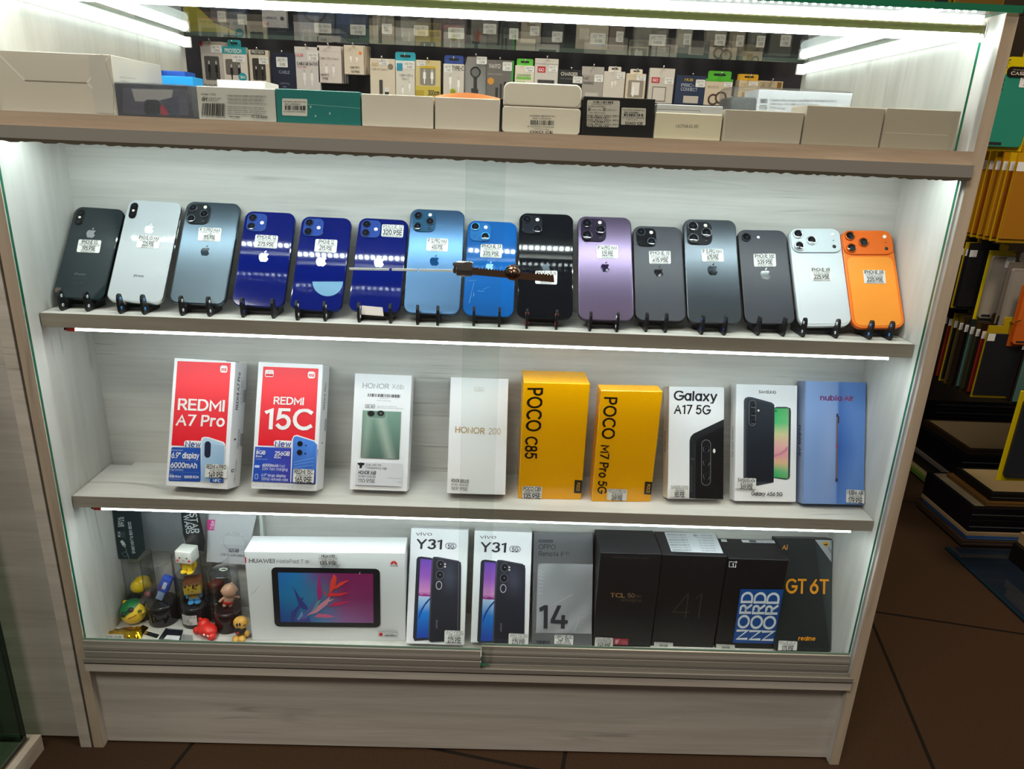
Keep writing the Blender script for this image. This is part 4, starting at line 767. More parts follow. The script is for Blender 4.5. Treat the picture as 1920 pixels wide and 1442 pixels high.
o = done(); price_label(fr, o, [(676, 900), (826, 906), (824, 992), (672, 985)], [('SAMSUNG A56', .9), ('8GB+256GB', .65), ('369.95E', 1.1)])

# 9 blue box
fr, rt, lf, tp, done = carton('phone_box', (.5495, .0628, .4524), .0975, .1902, .0259, .343, .030, '#7e98c8', 'light blue phone box showing a thin phone edge-on, beside the right wall', group=G2, side='#8d9cba')
fr.zoom(1220, 680, 4.174); lf.zoom(1220, 680, 4.174)
def nb_(i, j):
    c_ = mix(C('#8eaadb'), C('#6c8cc8'), i); c_ = mix(c_, C('#5f84c6'), .35*j)
    if i > .52: c_ = mix(C('#2456ac'), C('#5f88cc'), min(1, (i-.52)*2.6+abs(j-.55)*1.1))
    else: c_ = mix(c_, C('#a9bce4'), max(0, .5-abs(i-.42)*2.2)*max(0, 1-abs(j-.55)*1.6))
    return c_
fr.grad([(1218, 143), (1703, 155), (1687, 1117), (1195, 1100)], nb_, 25, 20)
fr.text('nubia', (1325, 292), (1497, 296), (1326, 254), C('#7c2a6c'), True); fr.text('Air', (1513, 297), (1585, 298), (1515, 258), C('#a02a4c'), True)
fr.poly([(1452, 400), (1466, 400), (1462, 932), (1444, 932)], C('#5c5260')); fr.poly([(1454, 400), (1460, 400), (1456, 932), (1450, 932)], C('#8c7e88')); fr.poly([(1464, 415), (1474, 425), (1473, 470), (1464, 478)], C('#2a2c38')); fr.poly([(1452, 400), (1466, 400), (1466, 425), (1452, 425)], C('#2c3044')); fr.poly([(1446, 905), (1461, 905), (1461, 932), (1444, 932)], C('#2c3044')); fr.poly([(1451, 632), (1457, 632), (1456, 672), (1450, 672)], C('#d0485a'))
lf.text('nubia Air', (1160, 490), (1158, 735), (1180, 491), C('#3a3c5c'), True); lf.circle((1187, 220), 13, C('#6a7690')); lf.circle((1187, 220), 10, C('#9aa6c0'))
o = done(); price_label(fr, o, [(1532, 992), (1690, 1000), (1688, 1105), (1529, 1095)], [('NUBIA AIR', .9), ('8GB+256GB', .6), ('179.95E', 1.1)])

# ---- cabinet floor
fr, rt, lf, tp, done = carton('tablet_box', (-.2404, .0672, Z3), .2511, .1687, .0475, 0, .039, '#eceeef', 'wide white tablet box showing a tablet with a tropical flower screen', group=G3)
fr.zoom(440, 960, 5.15)
fr.poly([(93, 436), (110, 437), (113, 494), (97, 493)], C('#d0202c')); fr.text('HUAWEI', (137, 487), (385, 489), (139, 452), C('#6b6d70'), True); fr.text('MatePad T', (404, 490), (664, 494), (406, 456), C('#7d7f82')); fr.rr([(682, 463), (720, 464), (719, 494), (681, 493)], .25, C('#c4c6c8')); fr.text('10', (688, 489), (713, 490), (689, 470), C('#9a9c9e'))
pet = [(1538, 504)]
for k in range(8):
    a = math.radians(4+24.5*k); c_ = (1538-math.cos(a)*25, 502-math.sin(a)*25); d = (-math.cos(a), -math.sin(a)); n = (-d[1], d[0])
    fr.poly([(1538+d[0]*8, 503+d[1]*8), (c_[0]+n[0]*6, c_[1]+n[1]*6), (1538+d[0]*40, 503+d[1]*40), (c_[0]-n[0]*6, c_[1]-n[1]*6)], C('#d8242c'))
fr.text('HUAWEI', (1502, 521), (1576, 522), (1503, 511), C('#55565a'), True)
fr.rr([(355, 527), (1403, 543), (1408, 1110), (390, 1100)], .07, C('#14171f'))
def hs(i, j):
    l = ramp(j, [(0, C('#2070c0')), (.45, C('#1c78b8')), (1, C('#1c3f96'))]); r = ramp(j, [(0, C('#86205c')), (.5, C('#8c2c66')), (1, C('#9a6aa4'))]); m_ = ramp(j, [(0, C('#7a3a80')), (.4, C('#4a7aa0')), (1, C('#5a8cc8'))])
    return ramp(i, [(0, l), (.22, mix(l, C('#2a90b0'), .35)), (.45, m_), (.68, r), (1, mix(r, C('#7c2660'), .5))])
fr.grad([(420, 578), (1338, 590), (1343, 1065), (447, 1055)], hs, 24, 14)
PU = C('#3a3f8c'); PI = C('#d02a5c'); OR = C('#ee4438'); PK = C('#d86a94')
for pts, col in (([(565, 710), (640, 830), (672, 812), (655, 850), (700, 900), (712, 940), (660, 930), (625, 900)], PU), ([(540, 1050), (550, 960), (625, 890), (640, 905), (600, 970), (580, 1054)], PU), ([(590, 1050), (700, 960), (740, 1054)], C('#4b46a0')), ([(640, 1030), (730, 900), (790, 830), (760, 930), (700, 1020)], C('#5a6ab0')), ([(820, 585), (835, 690), (850, 790), (815, 870), (797, 760)], C('#b02a78')), ([(915, 770), (930, 660), (962, 590), (988, 620), (975, 720), (925, 775)], OR), ([(960, 725), (1020, 670), (1113, 645), (1050, 690), (975, 735)], OR), ([(915, 768), (1000, 775), (1112, 764), (1030, 800), (900, 808)], C('#e8323c')), ([(905, 905), (960, 866), (1125, 848), (1020, 890)], PI), ([(700, 990), (800, 900), (930, 800), (900, 880), (800, 960)], C('#d890a8')), ([(770, 1005), (810, 968), (900, 975), (975, 1000), (900, 1010)], PK), ([(845, 730), (885, 775), (905, 800), (880, 790)], OR), ([(740, 955), (800, 850), (845, 830), (790, 920)], C('#6a9aa8')), ([(610, 1020), (655, 940), (668, 985), (620, 1035)], C('#7f95d0'))):
    fr.poly(pts, col)
for k in range(7): fr.line((865+k*12, 870-k*4), (915+k*8, 838-k*3), 3, C('#f0a8a0'))
fr.rr([(1390, 1138), (1577, 1142), (1575, 1188), (1388, 1184)], .15, C('#8a8c8e')); fr.rr([(1392, 1141), (1575, 1145), (1573, 1185), (1390, 1181)], .15, C('#e6e7e8')); fr.rr([(1399, 1148), (1434, 1149), (1433, 1180), (1398, 1179)], .25, C('#d0242c')); fr.text('EXPLORE IT ON', (1445, 1157), (1535, 1159), (1446, 1150), C('#55565a')); fr.text('AppGallery', (1447, 1177), (1562, 1180), (1448, 1163), C('#2a2a2e'), True)
fr.line((1208, 585), (1216, 562), 6, C('#cfd4da'))
for k in range(5): fr.line((160+k*16, 785-k*14), (215+k*10, 745-k*18), 3, C('#c9cbcc'))
rt.zoom(440, 960, 5.15)
o = done(); price_label(fr, o, [(806, 398), (1000, 402), (999, 510), (806, 506)], [('HUAWEI', .9), ('MATEPAD T10', .55), ('2GB+32GB', .55), ('135.95E', 1.1)])

def vivo(O, w, h, t, le, ya, label, dx, dy, hid):
    fr, rt, lf, tp, done = carton('phone_box', O, w, h, t, le, ya, '#f1f1f5', label, group=G3); fr.zoom(740-dx, 960-dy, 4.8)
    fr.text('vivo', (189, 210), (335, 212), (192, 180), C('#3a3c44')); fr.text('Y31', (190, 325), (424, 331), (196, 246), C('#2e3038'), True)
    fr.rr([(457, 277), (557, 281), (555, 336), (455, 332)], .5, C('#2e3038')); fr.rr([(462, 282), (552, 286), (550, 331), (460, 327)], .5, C('#e6e6ec')); fr.text('5G', (477, 325), (537, 327), (479, 291), C('#2e3038'), True)
    fr.poly([(165, 1130), (198, 425), (210, 405), (240, 400), (330, 412), (345, 430), (320, 1150), (180, 1160)], C('#2a303c'))
    def sc(i, j): return ramp(j, [(0, C('#6a48b0')), (.22, C('#9a5cc0')), (.42, C('#d690c8')), (.455, C('#a03c90')), (.47, C('#b8d0ea')), (.55, C('#8fb8e4')), (.68, C('#1a78d0')), (1, C('#2040a4'))])
    fr.grad([(232, 420), (334, 430), (302, 1130), (197, 1135)], sc, 4, 34)
    fr.poly([(215, 940), (240, 870), (280, 810), (318, 770), (318, 790), (275, 840), (243, 900), (214, 975)], C('#123c90')); fr.poly([(216, 735), (250, 745), (260, 735), (320, 745), (320, 760), (250, 757), (216, 752)], C('#9a2f86'))
    fr.poly([(303, 1150), (335, 420), (352, 402), (385, 402), (575, 438), (592, 455), (600, 480), (590, 1130), (560, 1160), (330, 1172)], C('#4a4d58')); fr.grad([(350, 408), (596, 450), (588, 1150), (312, 1165)], lambda i, j: mix(mix(C('#2b2d38'), C('#4c4f60'), max(0, 1-abs(i-.6)*2.5)*max(0, 1-abs(j-.22)*4)), C('#1b1c24'), j*.5), 8, 14)
    fr.poly([(360, 660), (372, 440), (388, 420), (415, 420), (437, 445), (440, 560), (430, 690), (395, 706), (370, 695)], C('#30333e'))
    for (cx, cy) in ((413, 470), (407, 565)): fr.circle((cx, cy), 36, C('#6a6d78'), ry=40); fr.circle((cx, cy), 31, C('#15171f'), ry=35); fr.circle((cx, cy), 16, C('#040508'), ry=18); fr.circle((cx+2, cy-2), 4, C('#cfd4dc'))
    fr.circle((400, 657), 28, C('#c6c8ce'), ry=39); fr.circle((400, 657), 22, C('#2a2c35'), ry=32); fr.circle((455, 466), 8, C('#e4e2dc')); fr.circle((455, 490), 8, C('#e4e2dc'))
    fr.text('vivo', (388, 1045), (388, 968), (368, 1045), C('#8a8c94'))
    o = done(); price_label(fr, o, [(450, 1064), (630, 1072), (622, 1182), (446, 1174)], [('VIVO Y31 5G', .85), ('6GB+512GB', .6), ('275.95E', 1.15)])
vivo((-.0644, .0518, .1793), .0950, .1879, .0277, .390, -.008, 'white phone box with purple screen and dark phone, next to the tablet box', 0, 0, 0)
vivo((.0415, .0588, .1793), .0952, .1851, .0330, .326, .001, 'white phone box with purple screen and dark phone, next to the silver box', -120.2, -5.8, 1)

fr, rt, lf, tp, done = carton('phone_box', (.1452, .0603, .1770), .1000, .1844, .0214, .395, .034, '#9a9ba0', 'silver phone box with large dark number fourteen', 'satin', group=G3)
fr.zoom(740, 960, 4.8); DK = C('#2e2f36')
fr.mat = 'plastic'
fr.rr([(1294, 248), (1426, 252), (1425, 276), (1293, 272)], .3, C('#3c3e46')); fr.text('OPPO AI Phone', (1302, 267), (1418, 270), (1303, 257), C('#a8a9ae'))
fr.text('OPPO', (1294, 332), (1447, 336), (1297, 292), DK); fr.text('Reno14 F', (1296, 393), (1522, 400), (1299, 354), DK); fr.text('5G', (1535, 380), (1574, 381), (1536, 360), DK)
def fe(i, j):
    v = .5+.5*math.sin(7*i+5*j*j+2*math.sin(5*j+3*i)); return mix(C('#85868a'), C('#9d9ea3'), v)
fr.grad([(1287, 462), (1787, 470), (1770, 1095), (1270, 1088)], fe, 16, 16)
for k in range(7): fr.line((1290, 520+k*36), (1345-k*3, 545+k*30), 5, C('#b2b3b8'))
fr.line((1430, 830), (1600, 740), 4, C('#b8b9be')); fr.line((1610, 1080), (1660, 960), 4, C('#b8b9be')); fr.line((1660, 960), (1770, 900), 3, C('#b4b5ba'))
fr.poly([(1300, 860), (1348, 835), (1378, 836), (1375, 1046), (1339, 1045), (1341, 880), (1305, 897)], DK)
fr.poly([(1464, 838), (1500, 839), (1440, 968), (1497, 969), (1499, 925), (1533, 926), (1531, 970), (1557, 971), (1556, 1001), (1530, 1000), (1528, 1048), (1493, 1047), (1495, 999), (1400, 996), (1402, 968)], DK)
fr.text('oppo', (1273, 1176), (1395, 1180), (1275, 1148), DK, True)
fr.mat = 'card'
o = done(); price_label(fr, o, [(1440, 1106), (1608, 1114), (1604, 1196), (1436, 1188)], [('OPPO RENO', .9), ('14F 5G', .95), ('8GB+256GB', .7)])

fr, rt, lf, tp, done = carton('phone_box', (.2464, .0717, Z3), .0985, .1806, .0715, 0, .013, '#141417', 'black phone box with small copper lettering and red corner badge', group=G3, top='#1d1d21')
fr.zoom(1090, 960, 3.368)
fr.text('Natural Electronic Paper Display', (190, 288), (424, 296), (191, 281), C('#4a4440')); fr.text('TCL', (182, 536), (275, 539), (184, 512), C('#a5764e'), True); fr.text('50', (292, 538), (336, 540), (293, 514), C('#a08468')); fr.text('PRO', (342, 539), (380, 540), (343, 526), C('#6a5644')); fr.text('NXTPAPER 5G', (248, 562), (380, 567), (249, 549), C('#6a5644'))
fr.rr([(204, 795), (297, 800), (295, 840), (202, 835)], .08, C('#a02c3c')); fr.text('iF', (214, 828), (240, 829), (215, 806), C('#e8c8cc'), True); fr.text('DESIGN', (251, 818), (290, 820), (252, 811), C('#d09aa2')); fr.text('AWARD 2024', (250, 830), (290, 832), (251, 823), C('#d09aa2'))
o = done(); price_label(fr, o, [(88, 790), (201, 795), (197, 868), (82, 862)], [('TCL 50 PRO', .8), ('NXTPAPER 5G', .6), ('12GB+512GB', .6), ('245.95E', 1.0)])
fr, rt, lf, tp, done = carton('phone_box', (.3501, .0755, Z3), .1050, .1776, .0715, 0, -.004, '#111114', 'black phone box with thin gold number forty-one and white sticker on top', group=G3, top='#19191d')
fr.zoom(1090, 960, 3.368); tp.zoom(1090, 960, 3.368); GD = C('#5d5240')
for a, c_ in (((676, 514), (578, 630)), ((578, 630), (682, 634)), ((676, 514), (656, 670)), ((722, 545), (760, 518)), ((760, 518), (738, 672))): fr.line(a, c_, 4, GD)
fr.text('ZTE', (705, 325), (760, 327), (706, 312), C('#232327'))
tp.poly([(524, 128), (843, 133), (896, 262), (568, 250)], C('#d4d8dc'))
for k in range(7):
    y = 140+k*17; x = 540+k*6
    tp.text('IMEI 8612345 67890 12', (x, y+8), (x+120, y+10), (x-2, y), C('#5c5f66'), k % 2 == 0); tp.text('S/N 3204 5678', (x+185, y+12), (x+285-k*2, y+14), (x+183, y+5), C('#5c5f66'))
tp.circle((718, 155), 12, C('#9da0a6'), ry=8)
o = done(); price_label(fr, o, [(460, 820), (578, 826), (574, 890), (454, 884)], [('ZTE A41 ULTRA 5G', .8), ('12GB+512GB', .65), ('299.95E', 1.0)])
fr, rt, lf, tp, done = carton('phone_box', (.4545, .0757, Z3), .0985, .1742, .0609, 0, .002, '#0c0c10', 'black phone box with blue panel of repeated white lettering', group=G3, top='#121216')
fr.zoom(1090, 960, 3.368); tp.zoom(1090, 960, 3.368)
fr.line((935, 314), (970, 316), 4, WHT); fr.line((935, 312), (933, 348), 4, WHT); fr.line((933, 346), (974, 348), 4, WHT); fr.line((975, 330), (974, 350), 4, WHT); fr.line((977, 308), (976, 324), 4, WHT); fr.line((968, 315), (985, 316), 4, WHT); fr.text('1', (950, 342), (960, 342), (951, 323), WHT, True)
fr.rr([(1004, 485), (1285, 488), (1222, 830), (955, 824)], .02, C('#0c4c98')); NW = C('#e8eef4')
for k in range(3): fr.text('NORD', (1040+k*82, 806+k*3), (1084+k*83, 502+k*2), (975+k*80, 806+k*3), NW, True)
tp.poly([(880, 172), (915, 174), (922, 190), (886, 189)], C('#d0d4d8')); tp.poly([(1008, 177), (1215, 181), (1226, 199), (1020, 194)], C('#dde0e4')); tp.poly([(1055, 180), (1100, 181), (1108, 194), (1064, 193)], C('#4a4c52')); tp.text('SN 861 2233', (1110, 193), (1205, 196), (1106, 184), C('#6a6c72'))
o = done(); price_label(fr, o, [(852, 833), (968, 839), (964, 900), (846, 894)], [('ONEPLUS NORD 3 5G', .8), ('16GB+256GB', .65), ('349.95E', 1.0)])
fr, rt, lf, tp, done = carton('phone_box', (.5515, .0651, .1763), .0950, .1862, .0205, .368, .030, '#23292b', 'dark grey phone box with orange lettering and grey cut corner, at the right end', group=G3, top='#4c5052')
fr.zoom(1090, 960, 3.368); YO = C('#f0a020')
fr.grad([(1475, 175), (1612, 178), (1615, 880), (1570, 880)], lambda i, j: mix(C('#30383a'), C('#3c4648'), i), 4, 4); fr.poly([(1475, 175), (1612, 178), (1613, 320)], C('#b4b6ba'))
fr.poly([(1520, 196), (1545, 186), (1565, 204), (1545, 222)], C('#d8a818')); fr.poly([(1530, 203), (1545, 203), (1545, 197), (1556, 206), (1545, 214), (1545, 210), (1530, 210)], C('#2a2a2a')); fr.text('FASTEST', (1556, 228), (1602, 268), (1562, 219), C('#2a2a2a'), True)
fr.text('Ai', (1265, 235), (1300, 237), (1268, 206), C('#e8a050'), True); fr.text('GT', (1288, 507), (1418, 509), (1291, 425), YO, True); fr.text('6T', (1440, 509), (1560, 511), (1442, 427), YO, True); fr.text('realme', (1368, 808), (1476, 810), (1370, 784), YO, True)
o = done(); price_label(fr, o, [(1247, 812), (1365, 817), (1360, 900), (1241, 894)], [('REALME GT 6T', .85), ('12GB+256GB', .6), ('375.95E', 1.15)])
# ------------------------------------------------------------------ flash drives and small toys on the cabinet floor (left corner)
ZF = 4.974
def tp_(x, y): return (140+x/ZF, 940+y/ZF)
def floor_at(x, y): q = tp_(x, y); return at(q[0], q[1], z=Z3)
GT = 'flash drive tubes'
def tube_jar(zx, zb, ztop, r, label, dark='#1b1c20', lid=False, print_=None, ycap=.138, base=.036):
    p = floor_at(zx, zb); y = min(p.y+r, ycap-r); q = tp_(zx, zb); x = at(q[0], q[1]-3, y=y-r).x
    zt = at(*tp_(zx, ztop), y=y).z-Z3
    t = empty('flash_drive_tube', Matrix.Translation((x, y, Z3)), label, 'tube', GT)
    b = MB(); b.lathe([(r*.97, 0), (r*.99, .001), (r*.99, base), (r*.93, base+.002), (.00001, base+.002)], C(dark), 'gloss', 36, cap=False)
    b.build('base', t)
    b = MB(); b.lathe([(r, base*.95), (r*1.03, base*.97), (r*1.03, base+.003), (r, base+.004), (r, zt)], G0, 'clear', 40, cap=False); b.lathe([(r*1.0, zt-.0007), (r*1.012, zt), (r*.985, zt+.0006), (r*.97, zt)], C('#b8bcc0'), 'clear', 40, cap=False)
    b.build('clear_sleeve', t)
    if lid:
        b = MB(); b.lathe([(r*1.0, 0), (r*.98, .0012), (.00001, .0014)], C('#c2c6ce'), 'clear', 36, (0, 0, zt)); b.build('lid', t)
        b = MB(); b.tube([(math.cos(a)*.006, math.sin(a)*.0035, zt+.003) for a in [k*math.pi/8 for k in range(17)]], .0008, C('#d8e0d4'), 'plastic', 6); b.build('hang_ring', t)
    return t, x, y, r, base, zt
def toy(name, loc, rot, label, cat='toy'):
    M = Matrix.Translation(Vector(loc)) @ Matrix.Rotation(rot[2], 4, 'Z') @ Matrix.Rotation(rot[1], 4, 'Y') @ Matrix.Rotation(rot[0], 4, 'X')
    return empty(name, M, label, cat, 'small flash drive toys')
def one(fn, name, parent, label=None):
    b = MB(); fn(b); o = b.build(name, parent)
    if label: o['label'] = label
    return o
# tubes: rear row then front row
t1 = tube_jar(560, 930, 500, .0235, 'clear tube with yellow toy inside, at the rear next to the left wall', ycap=.148)
t5 = tube_jar(1020, 900, 500, .0225, 'clear tube at the rear between two front tubes, mostly hidden', ycap=.149)
t6 = tube_jar(1290, 930, 520, .0225, 'clear tube at the rear holding a brown and red toy', ycap=.149)
t2 = tube_jar(775, 1185, 545, .0250, 'clear open tube with blue and white flash drive inside')
t3 = tube_jar(1085, 1195, 660, .0235, 'clear tube with brown-haired cube-headed toy inside and price sticker on its base')
t4 = tube_jar(1395, 1245, 650, .0225, 'clear lidded tube with pale doll in red briefs inside', dark='#281416', lid=True)
# contents
T, x, y, r, bs, zt = t1
o = toy('toy_figure', (x+.004, y, Z3+bs+.0028), (0, 0, .2), 'yellow hooded toy inside the rear tube by the left wall')
one(lambda b: (b.ell((0, 0, .022), (.015, .013, .0135), C('#e0b812')), b.ell((-.006, -.004, .020), (.0125, .011, .012), C('#f0c818'))), 'hood', o)
one(lambda b: (b.ell((0, 0, .007), (.011, .010, .0075), C('#2b2e22')), b.ell((.009, -.009, .006), (.003, .003, .0045), C('#c84a58'))), 'body', o)
T, x, y, r, bs, zt = t6
o = toy('toy_figure', (x-.002, y, Z3+bs+.0028), (0, 0, 0), 'brown toy with red cap inside a rear tube')
one(lambda b: b.ell((0, 0, .018), (.0125, .011, .012), C('#5a3626')), 'head', o); one(lambda b: b.ell((0, .0, .025), (.0135, .012, .0065), C('#7a2620')), 'cap', o); one(lambda b: b.box((-.007, -.006, 0), (.007, .006, .010), C('#2e241e'), 'plastic', .002), 'body', o)
T, x, y, r, bs, zt = t2
o = toy('flash_drive', (x-.004, y, Z3+bs+.0048), (0, .42, 0), 'blue and white stick-shaped flash drive standing tilted in the open tube', 'flash drive')
one(lambda b: b.box((-.006, -.004, .000), (.006, .004, .024), C('#9fb4d8'), 'plastic', .0015), 'handle', o)
def blu(b):
    b.box((-.0078, -.0055, .018), (.0088, .0055, .048), C('#1f56d0'), 'plastic', .002); b.box((-.002, -.0063, .026), (.004, -.0055, .040), C('#e6ecf8'), 'plastic', .0003, 1); b.box((-.0055, -.0063, .022), (-.003, -.0055, .030), C('#8a2838'), 'plastic', .0003, 1)
one(blu, 'cap', o)
def cubehead(name, loc, rot, label, head, body, legs, hair=None, s=1.0, arms=None, cheeks=False):
    o = toy(name, loc, rot, label)
    def hd(b):
        b.box((-.0145*s, -.0125*s, .022*s), (.0145*s, .0125*s, .046*s), C(head), 'plastic', .0022*s)
        for sx in (-1, 1): b.ell((sx*.0062*s, -.0126*s, .0335*s), (.0014*s, .0006*s, .0015*s), C('#20201e'))
        if cheeks:
            for sx in (-1, 1): b.ell((sx*.0100*s, -.0126*s, .0285*s), (.0021*s, .0006*s, .0020*s), C('#e0303a'))
        b.box((-.002*s, -.0129*s, .0285*s), (.002*s, -.0124*s, .0292*s), C('#2a2320'), 'plastic')
    one(hd, 'head', o)
    def bd(b):
        b.box((-.0085*s, -.0065*s, .009*s), (.0085*s, .0065*s, .0225*s), C(body), 'plastic', .002*s)
    one(bd, 'body', o)
    for sx in (-1, 1):
        one(lambda b: b.box((sx*.0108*s-.0026*s, -.004*s, .0095*s), (sx*.0108*s+.0026*s, .004*s, .0215*s), C(arms or legs), 'plastic', .0012*s), 'arm', o)
        one(lambda b: (b.box((sx*.0048*s-.0042*s, -.0062*s, .0015*s), (sx*.0048*s+.0042*s, .0058*s, .0105*s), C(legs), 'plastic', .0014*s), b.ell((sx*.0055*s, -.0050*s, .0026*s), (.0056*s, .0072*s, .0026*s), C(legs))), 'leg', o)
    if hair:
        def hr(b):
            b.box((-.0150*s, -.0129*s, .0425*s), (.0150*s, .0129*s, .0465*s), C(hair), 'plastic', .0016*s)
            for xx, zz in ((-.011, .037), (-.004, .040), (.002, .0335), (.0075, .038), (.012, .041)): b.box((xx*s-.0022*s, -.0134*s, zz*s), (xx*s+.0022*s, -.0120*s, .044*s), C(hair), 'plastic', .0007*s, 1)
        one(hr, 'hair', o)
    return o
T, x, y, r, bs, zt = t3
cubehead('toy_figure', (x+.001, y, Z3+bs+.0026), (0, 0, .25), 'cube-headed yellow toy with dripping brown hair and light blue legs inside a tube', '#cfae34', '#b09038', '#4aa0d8', '#6a3a1c', .96)
cubehead('toy_figure', (x-.003, y, Z3+zt+.0012), (0, 0, -.12), 'cube-headed white toy with red cheeks and yellow body standing on a tube', '#e4e4de', '#e8c424', '#e8c424', None, .98, '#d8a81c', True)
q = [tp_(*v) for v in ((972, 1110), (1082, 1116), (1092, 1210), (985, 1204))]
c_ = at(q[0][0]+10, q[0][1]+8, y=y-r); M = Matrix.Translation((x, y, Z3))
b = MB(); n = 8
for k in range(n):
    a0, a1 = [math.radians(-128+64*u/n) for u in (k, k+1)]; rr_ = r*1.012
    b.add([(rr_*math.cos(a0), rr_*math.sin(a0), .008), (rr_*math.cos(a1), rr_*math.sin(a1), .008), (rr_*math.cos(a1), rr_*math.sin(a1), .027), (rr_*math.cos(a0), rr_*math.sin(a0), .027)], [(0, 1, 2, 3)], PAP, 'card', True)
for s_, z0, z1, w in (('USB DRIVE', .0215, .0255, .9), ('16GB', .0155, .0200, .5), ('9.95E', .0090, .0145, .7)):
    vs_, fs_ = text_geo(s_, False); x0 = min(v[0] for v in vs_); x1 = max(v[0] for v in vs_)
    P3 = []
    for u, v in vs_:
        a = math.radians(-128+64*((u-x0)/(x1-x0)*w+.05)); rr_ = r*1.018; P3.append((rr_*math.cos(a), rr_*math.sin(a), z0+(z1-z0)*v/CAP))
    b.add(P3, fs_, BLK, 'card')
b.build('price_label', T)
T, x, y, r, bs, zt = t4
o = toy('toy_figure', (x-.001, y+.001, Z3+bs+.0026), (0, .30, .5), 'pale bald doll seen from behind in red briefs inside the lidded tube')
SK = C('#dcaa8a')
one(lambda b: (b.ell((-.003, 0, .0300), (.0125, .0115, .0120), SK), b.ell((-.0145, 0, .029), (.002, .003, .003), SK), b.ell((.0088, 0, .031), (.002, .003, .003), SK), b.ell((-.002, 0, .0425), (.0022, .0022, .0026), SK)), 'head', o)
one(lambda b: (b.ell((0, 0, .0145), (.0088, .0070, .0085), SK), b.tube([(-.006, 0, .0185), (-.0125, -.001, .0125), (-.0135, -.001, .0095)], .0024, SK), b.tube([(.006, 0, .0185), (.0130, -.001, .0190), (.0155, -.001, .0175)], .0024, SK), b.ell((-.0042, 0, .0028), (.0036, .0045, .0034), SK), b.ell((.0046, 0, .0028), (.0036, .0045, .0034), SK)), 'body', o)
one(lambda b: b.ell((0, 0, .0095), (.0094, .0076, .0052), C('#d0242c')), 'briefs', o)
# print on the lidded tube's base
f_ = Face(MB(), Matrix.Translation((x, y-r*1.01, Z3)))
for k in range(7): f_.loc([(-.010+.0004*k, .0125+.0026*k), (.006, .0125+.0026*k), (.006, .0130+.0026*k), (-.010+.0004*k, .0130+.0026*k)], C('#8c8488')); f_.k -= 1
f_.tloc('CE FC RoHS', Vector((-.009, .0065)), Vector((.018, 0)), Vector((0, .0022)), C('#b0a8ac'))
f_.mb.build('printed_text', T)
# things on the floor in front
p = floor_at(515, 1185)
o = toy('toy_figure', (p.x, max(p.y, .060)+.018, Z3+.0205), (0, 0, 0), 'round yellow toy head with green cap and dark glasses, by the left wall')
VX, VU, VT = Vector((.99, .1, 0)), Vector((-.06, .64, .76)), Vector((.08, -.76, .64))
def sp(u, v, k=1.0, r=.0205): return (VX*u+VU*v+VT*math.sqrt(max(0, 1-u*u-v*v)))*r*k
def cap_shape(b):
    n = (VX*-.56+VU*.60+VT*.57).normalized(); bm = bmesh.new(); bmesh.ops.create_uvsphere(bm, u_segments=28, v_segments=16, radius=1); q = Vector((0, 0, 1)).rotation_difference(n)
    bmesh.ops.delete(bm, geom=[v for v in bm.verts if v.co.z < .30], context='VERTS')
    for v in bm.verts: v.co = q @ (v.co*.0215)
    b.bm(bm, C('#12703c'), 'plastic')
one(lambda b: (b.ell((0, 0, 0), .0205, C('#eecb14')), b.ell(tuple(sp(-.70, .70, 1.02)), .0042, C('#eecb14')), b.ell(tuple(sp(.74, .66, 1.02)), .0042, C('#eecb14'))), 'head', o)
one(cap_shape, 'cap', o)
one(lambda b: (b.ell(tuple(sp(-.44, -.30, .99)), .0046, C('#2a2620')), b.ell(tuple(sp(.14, .04, 1.0)), .0044, C('#2a2620')), b.tube([tuple(sp(-.30, -.22, 1.06)), tuple(sp(-.02, -.05, 1.08))], .0009, C('#2a2620'))), 'glasses', o)
one(lambda b: b.tube([tuple(sp(-.04, -.62, 1.02)), tuple(sp(.26, -.50, 1.03)), tuple(sp(.55, -.34, 1.02))], .0010, C('#b8621c')), 'mouth', o)
c_ = sp(.80, -.08, 1.05)
one(lambda b: (b.ell(tuple(c_), (.0068, .0045, .0042), C('#d8b818')), b.ell(tuple(c_+VT*.0030-VX*.001), (.0042, .0022, .0030), C('#5a4a18'))), 'snout', o)
p = floor_at(1215, 1290); p = Vector((p.x, max(p.y, .057)+.012, Z3))
o = toy('toy_figure', p, (0, 0, -.5), 'red rounded animal toy lying in front of the tubes')
RD = C('#d8261c')
one(lambda b: (b.ell((0, 0, .0105), (.0190, .0135, .0105), RD), b.ell((-.0110, .003, .0150), (.0100, .0100, .0095), RD), b.ell((.0150, -.004, .0060), (.0070, .0080, .0060), RD), b.ell((-.0145, .000, .0255), (.0035, .003, .0030), RD), b.ell((-.018, -.006, .0060), (.006, .006, .006), RD), b.ell((.0205, -.008, .0050), (.0026, .0030, .0026), C('#b01a14'))), 'body', o)
for xx, yy in ((.008, -.0128), (.0155, -.0118)): one(lambda b: (b.ell((xx, yy, .0115), (.0022, .0012, .0020), C('#f0ece8')), b.ell((xx+.0004, yy-.0010, .0113), (.0008, .0005, .0008), BLK)), 'eye', o)
p = floor_at(1545, 1300); p = Vector((p.x, max(p.y, .058)+.006, Z3)); p.y = min(p.y, .064)
o = toy('toy_figure', p, (0, 0, .15), 'beige doll with scribbled face and black shirt sitting beside the tablet box')
BE = C('#dda94c')
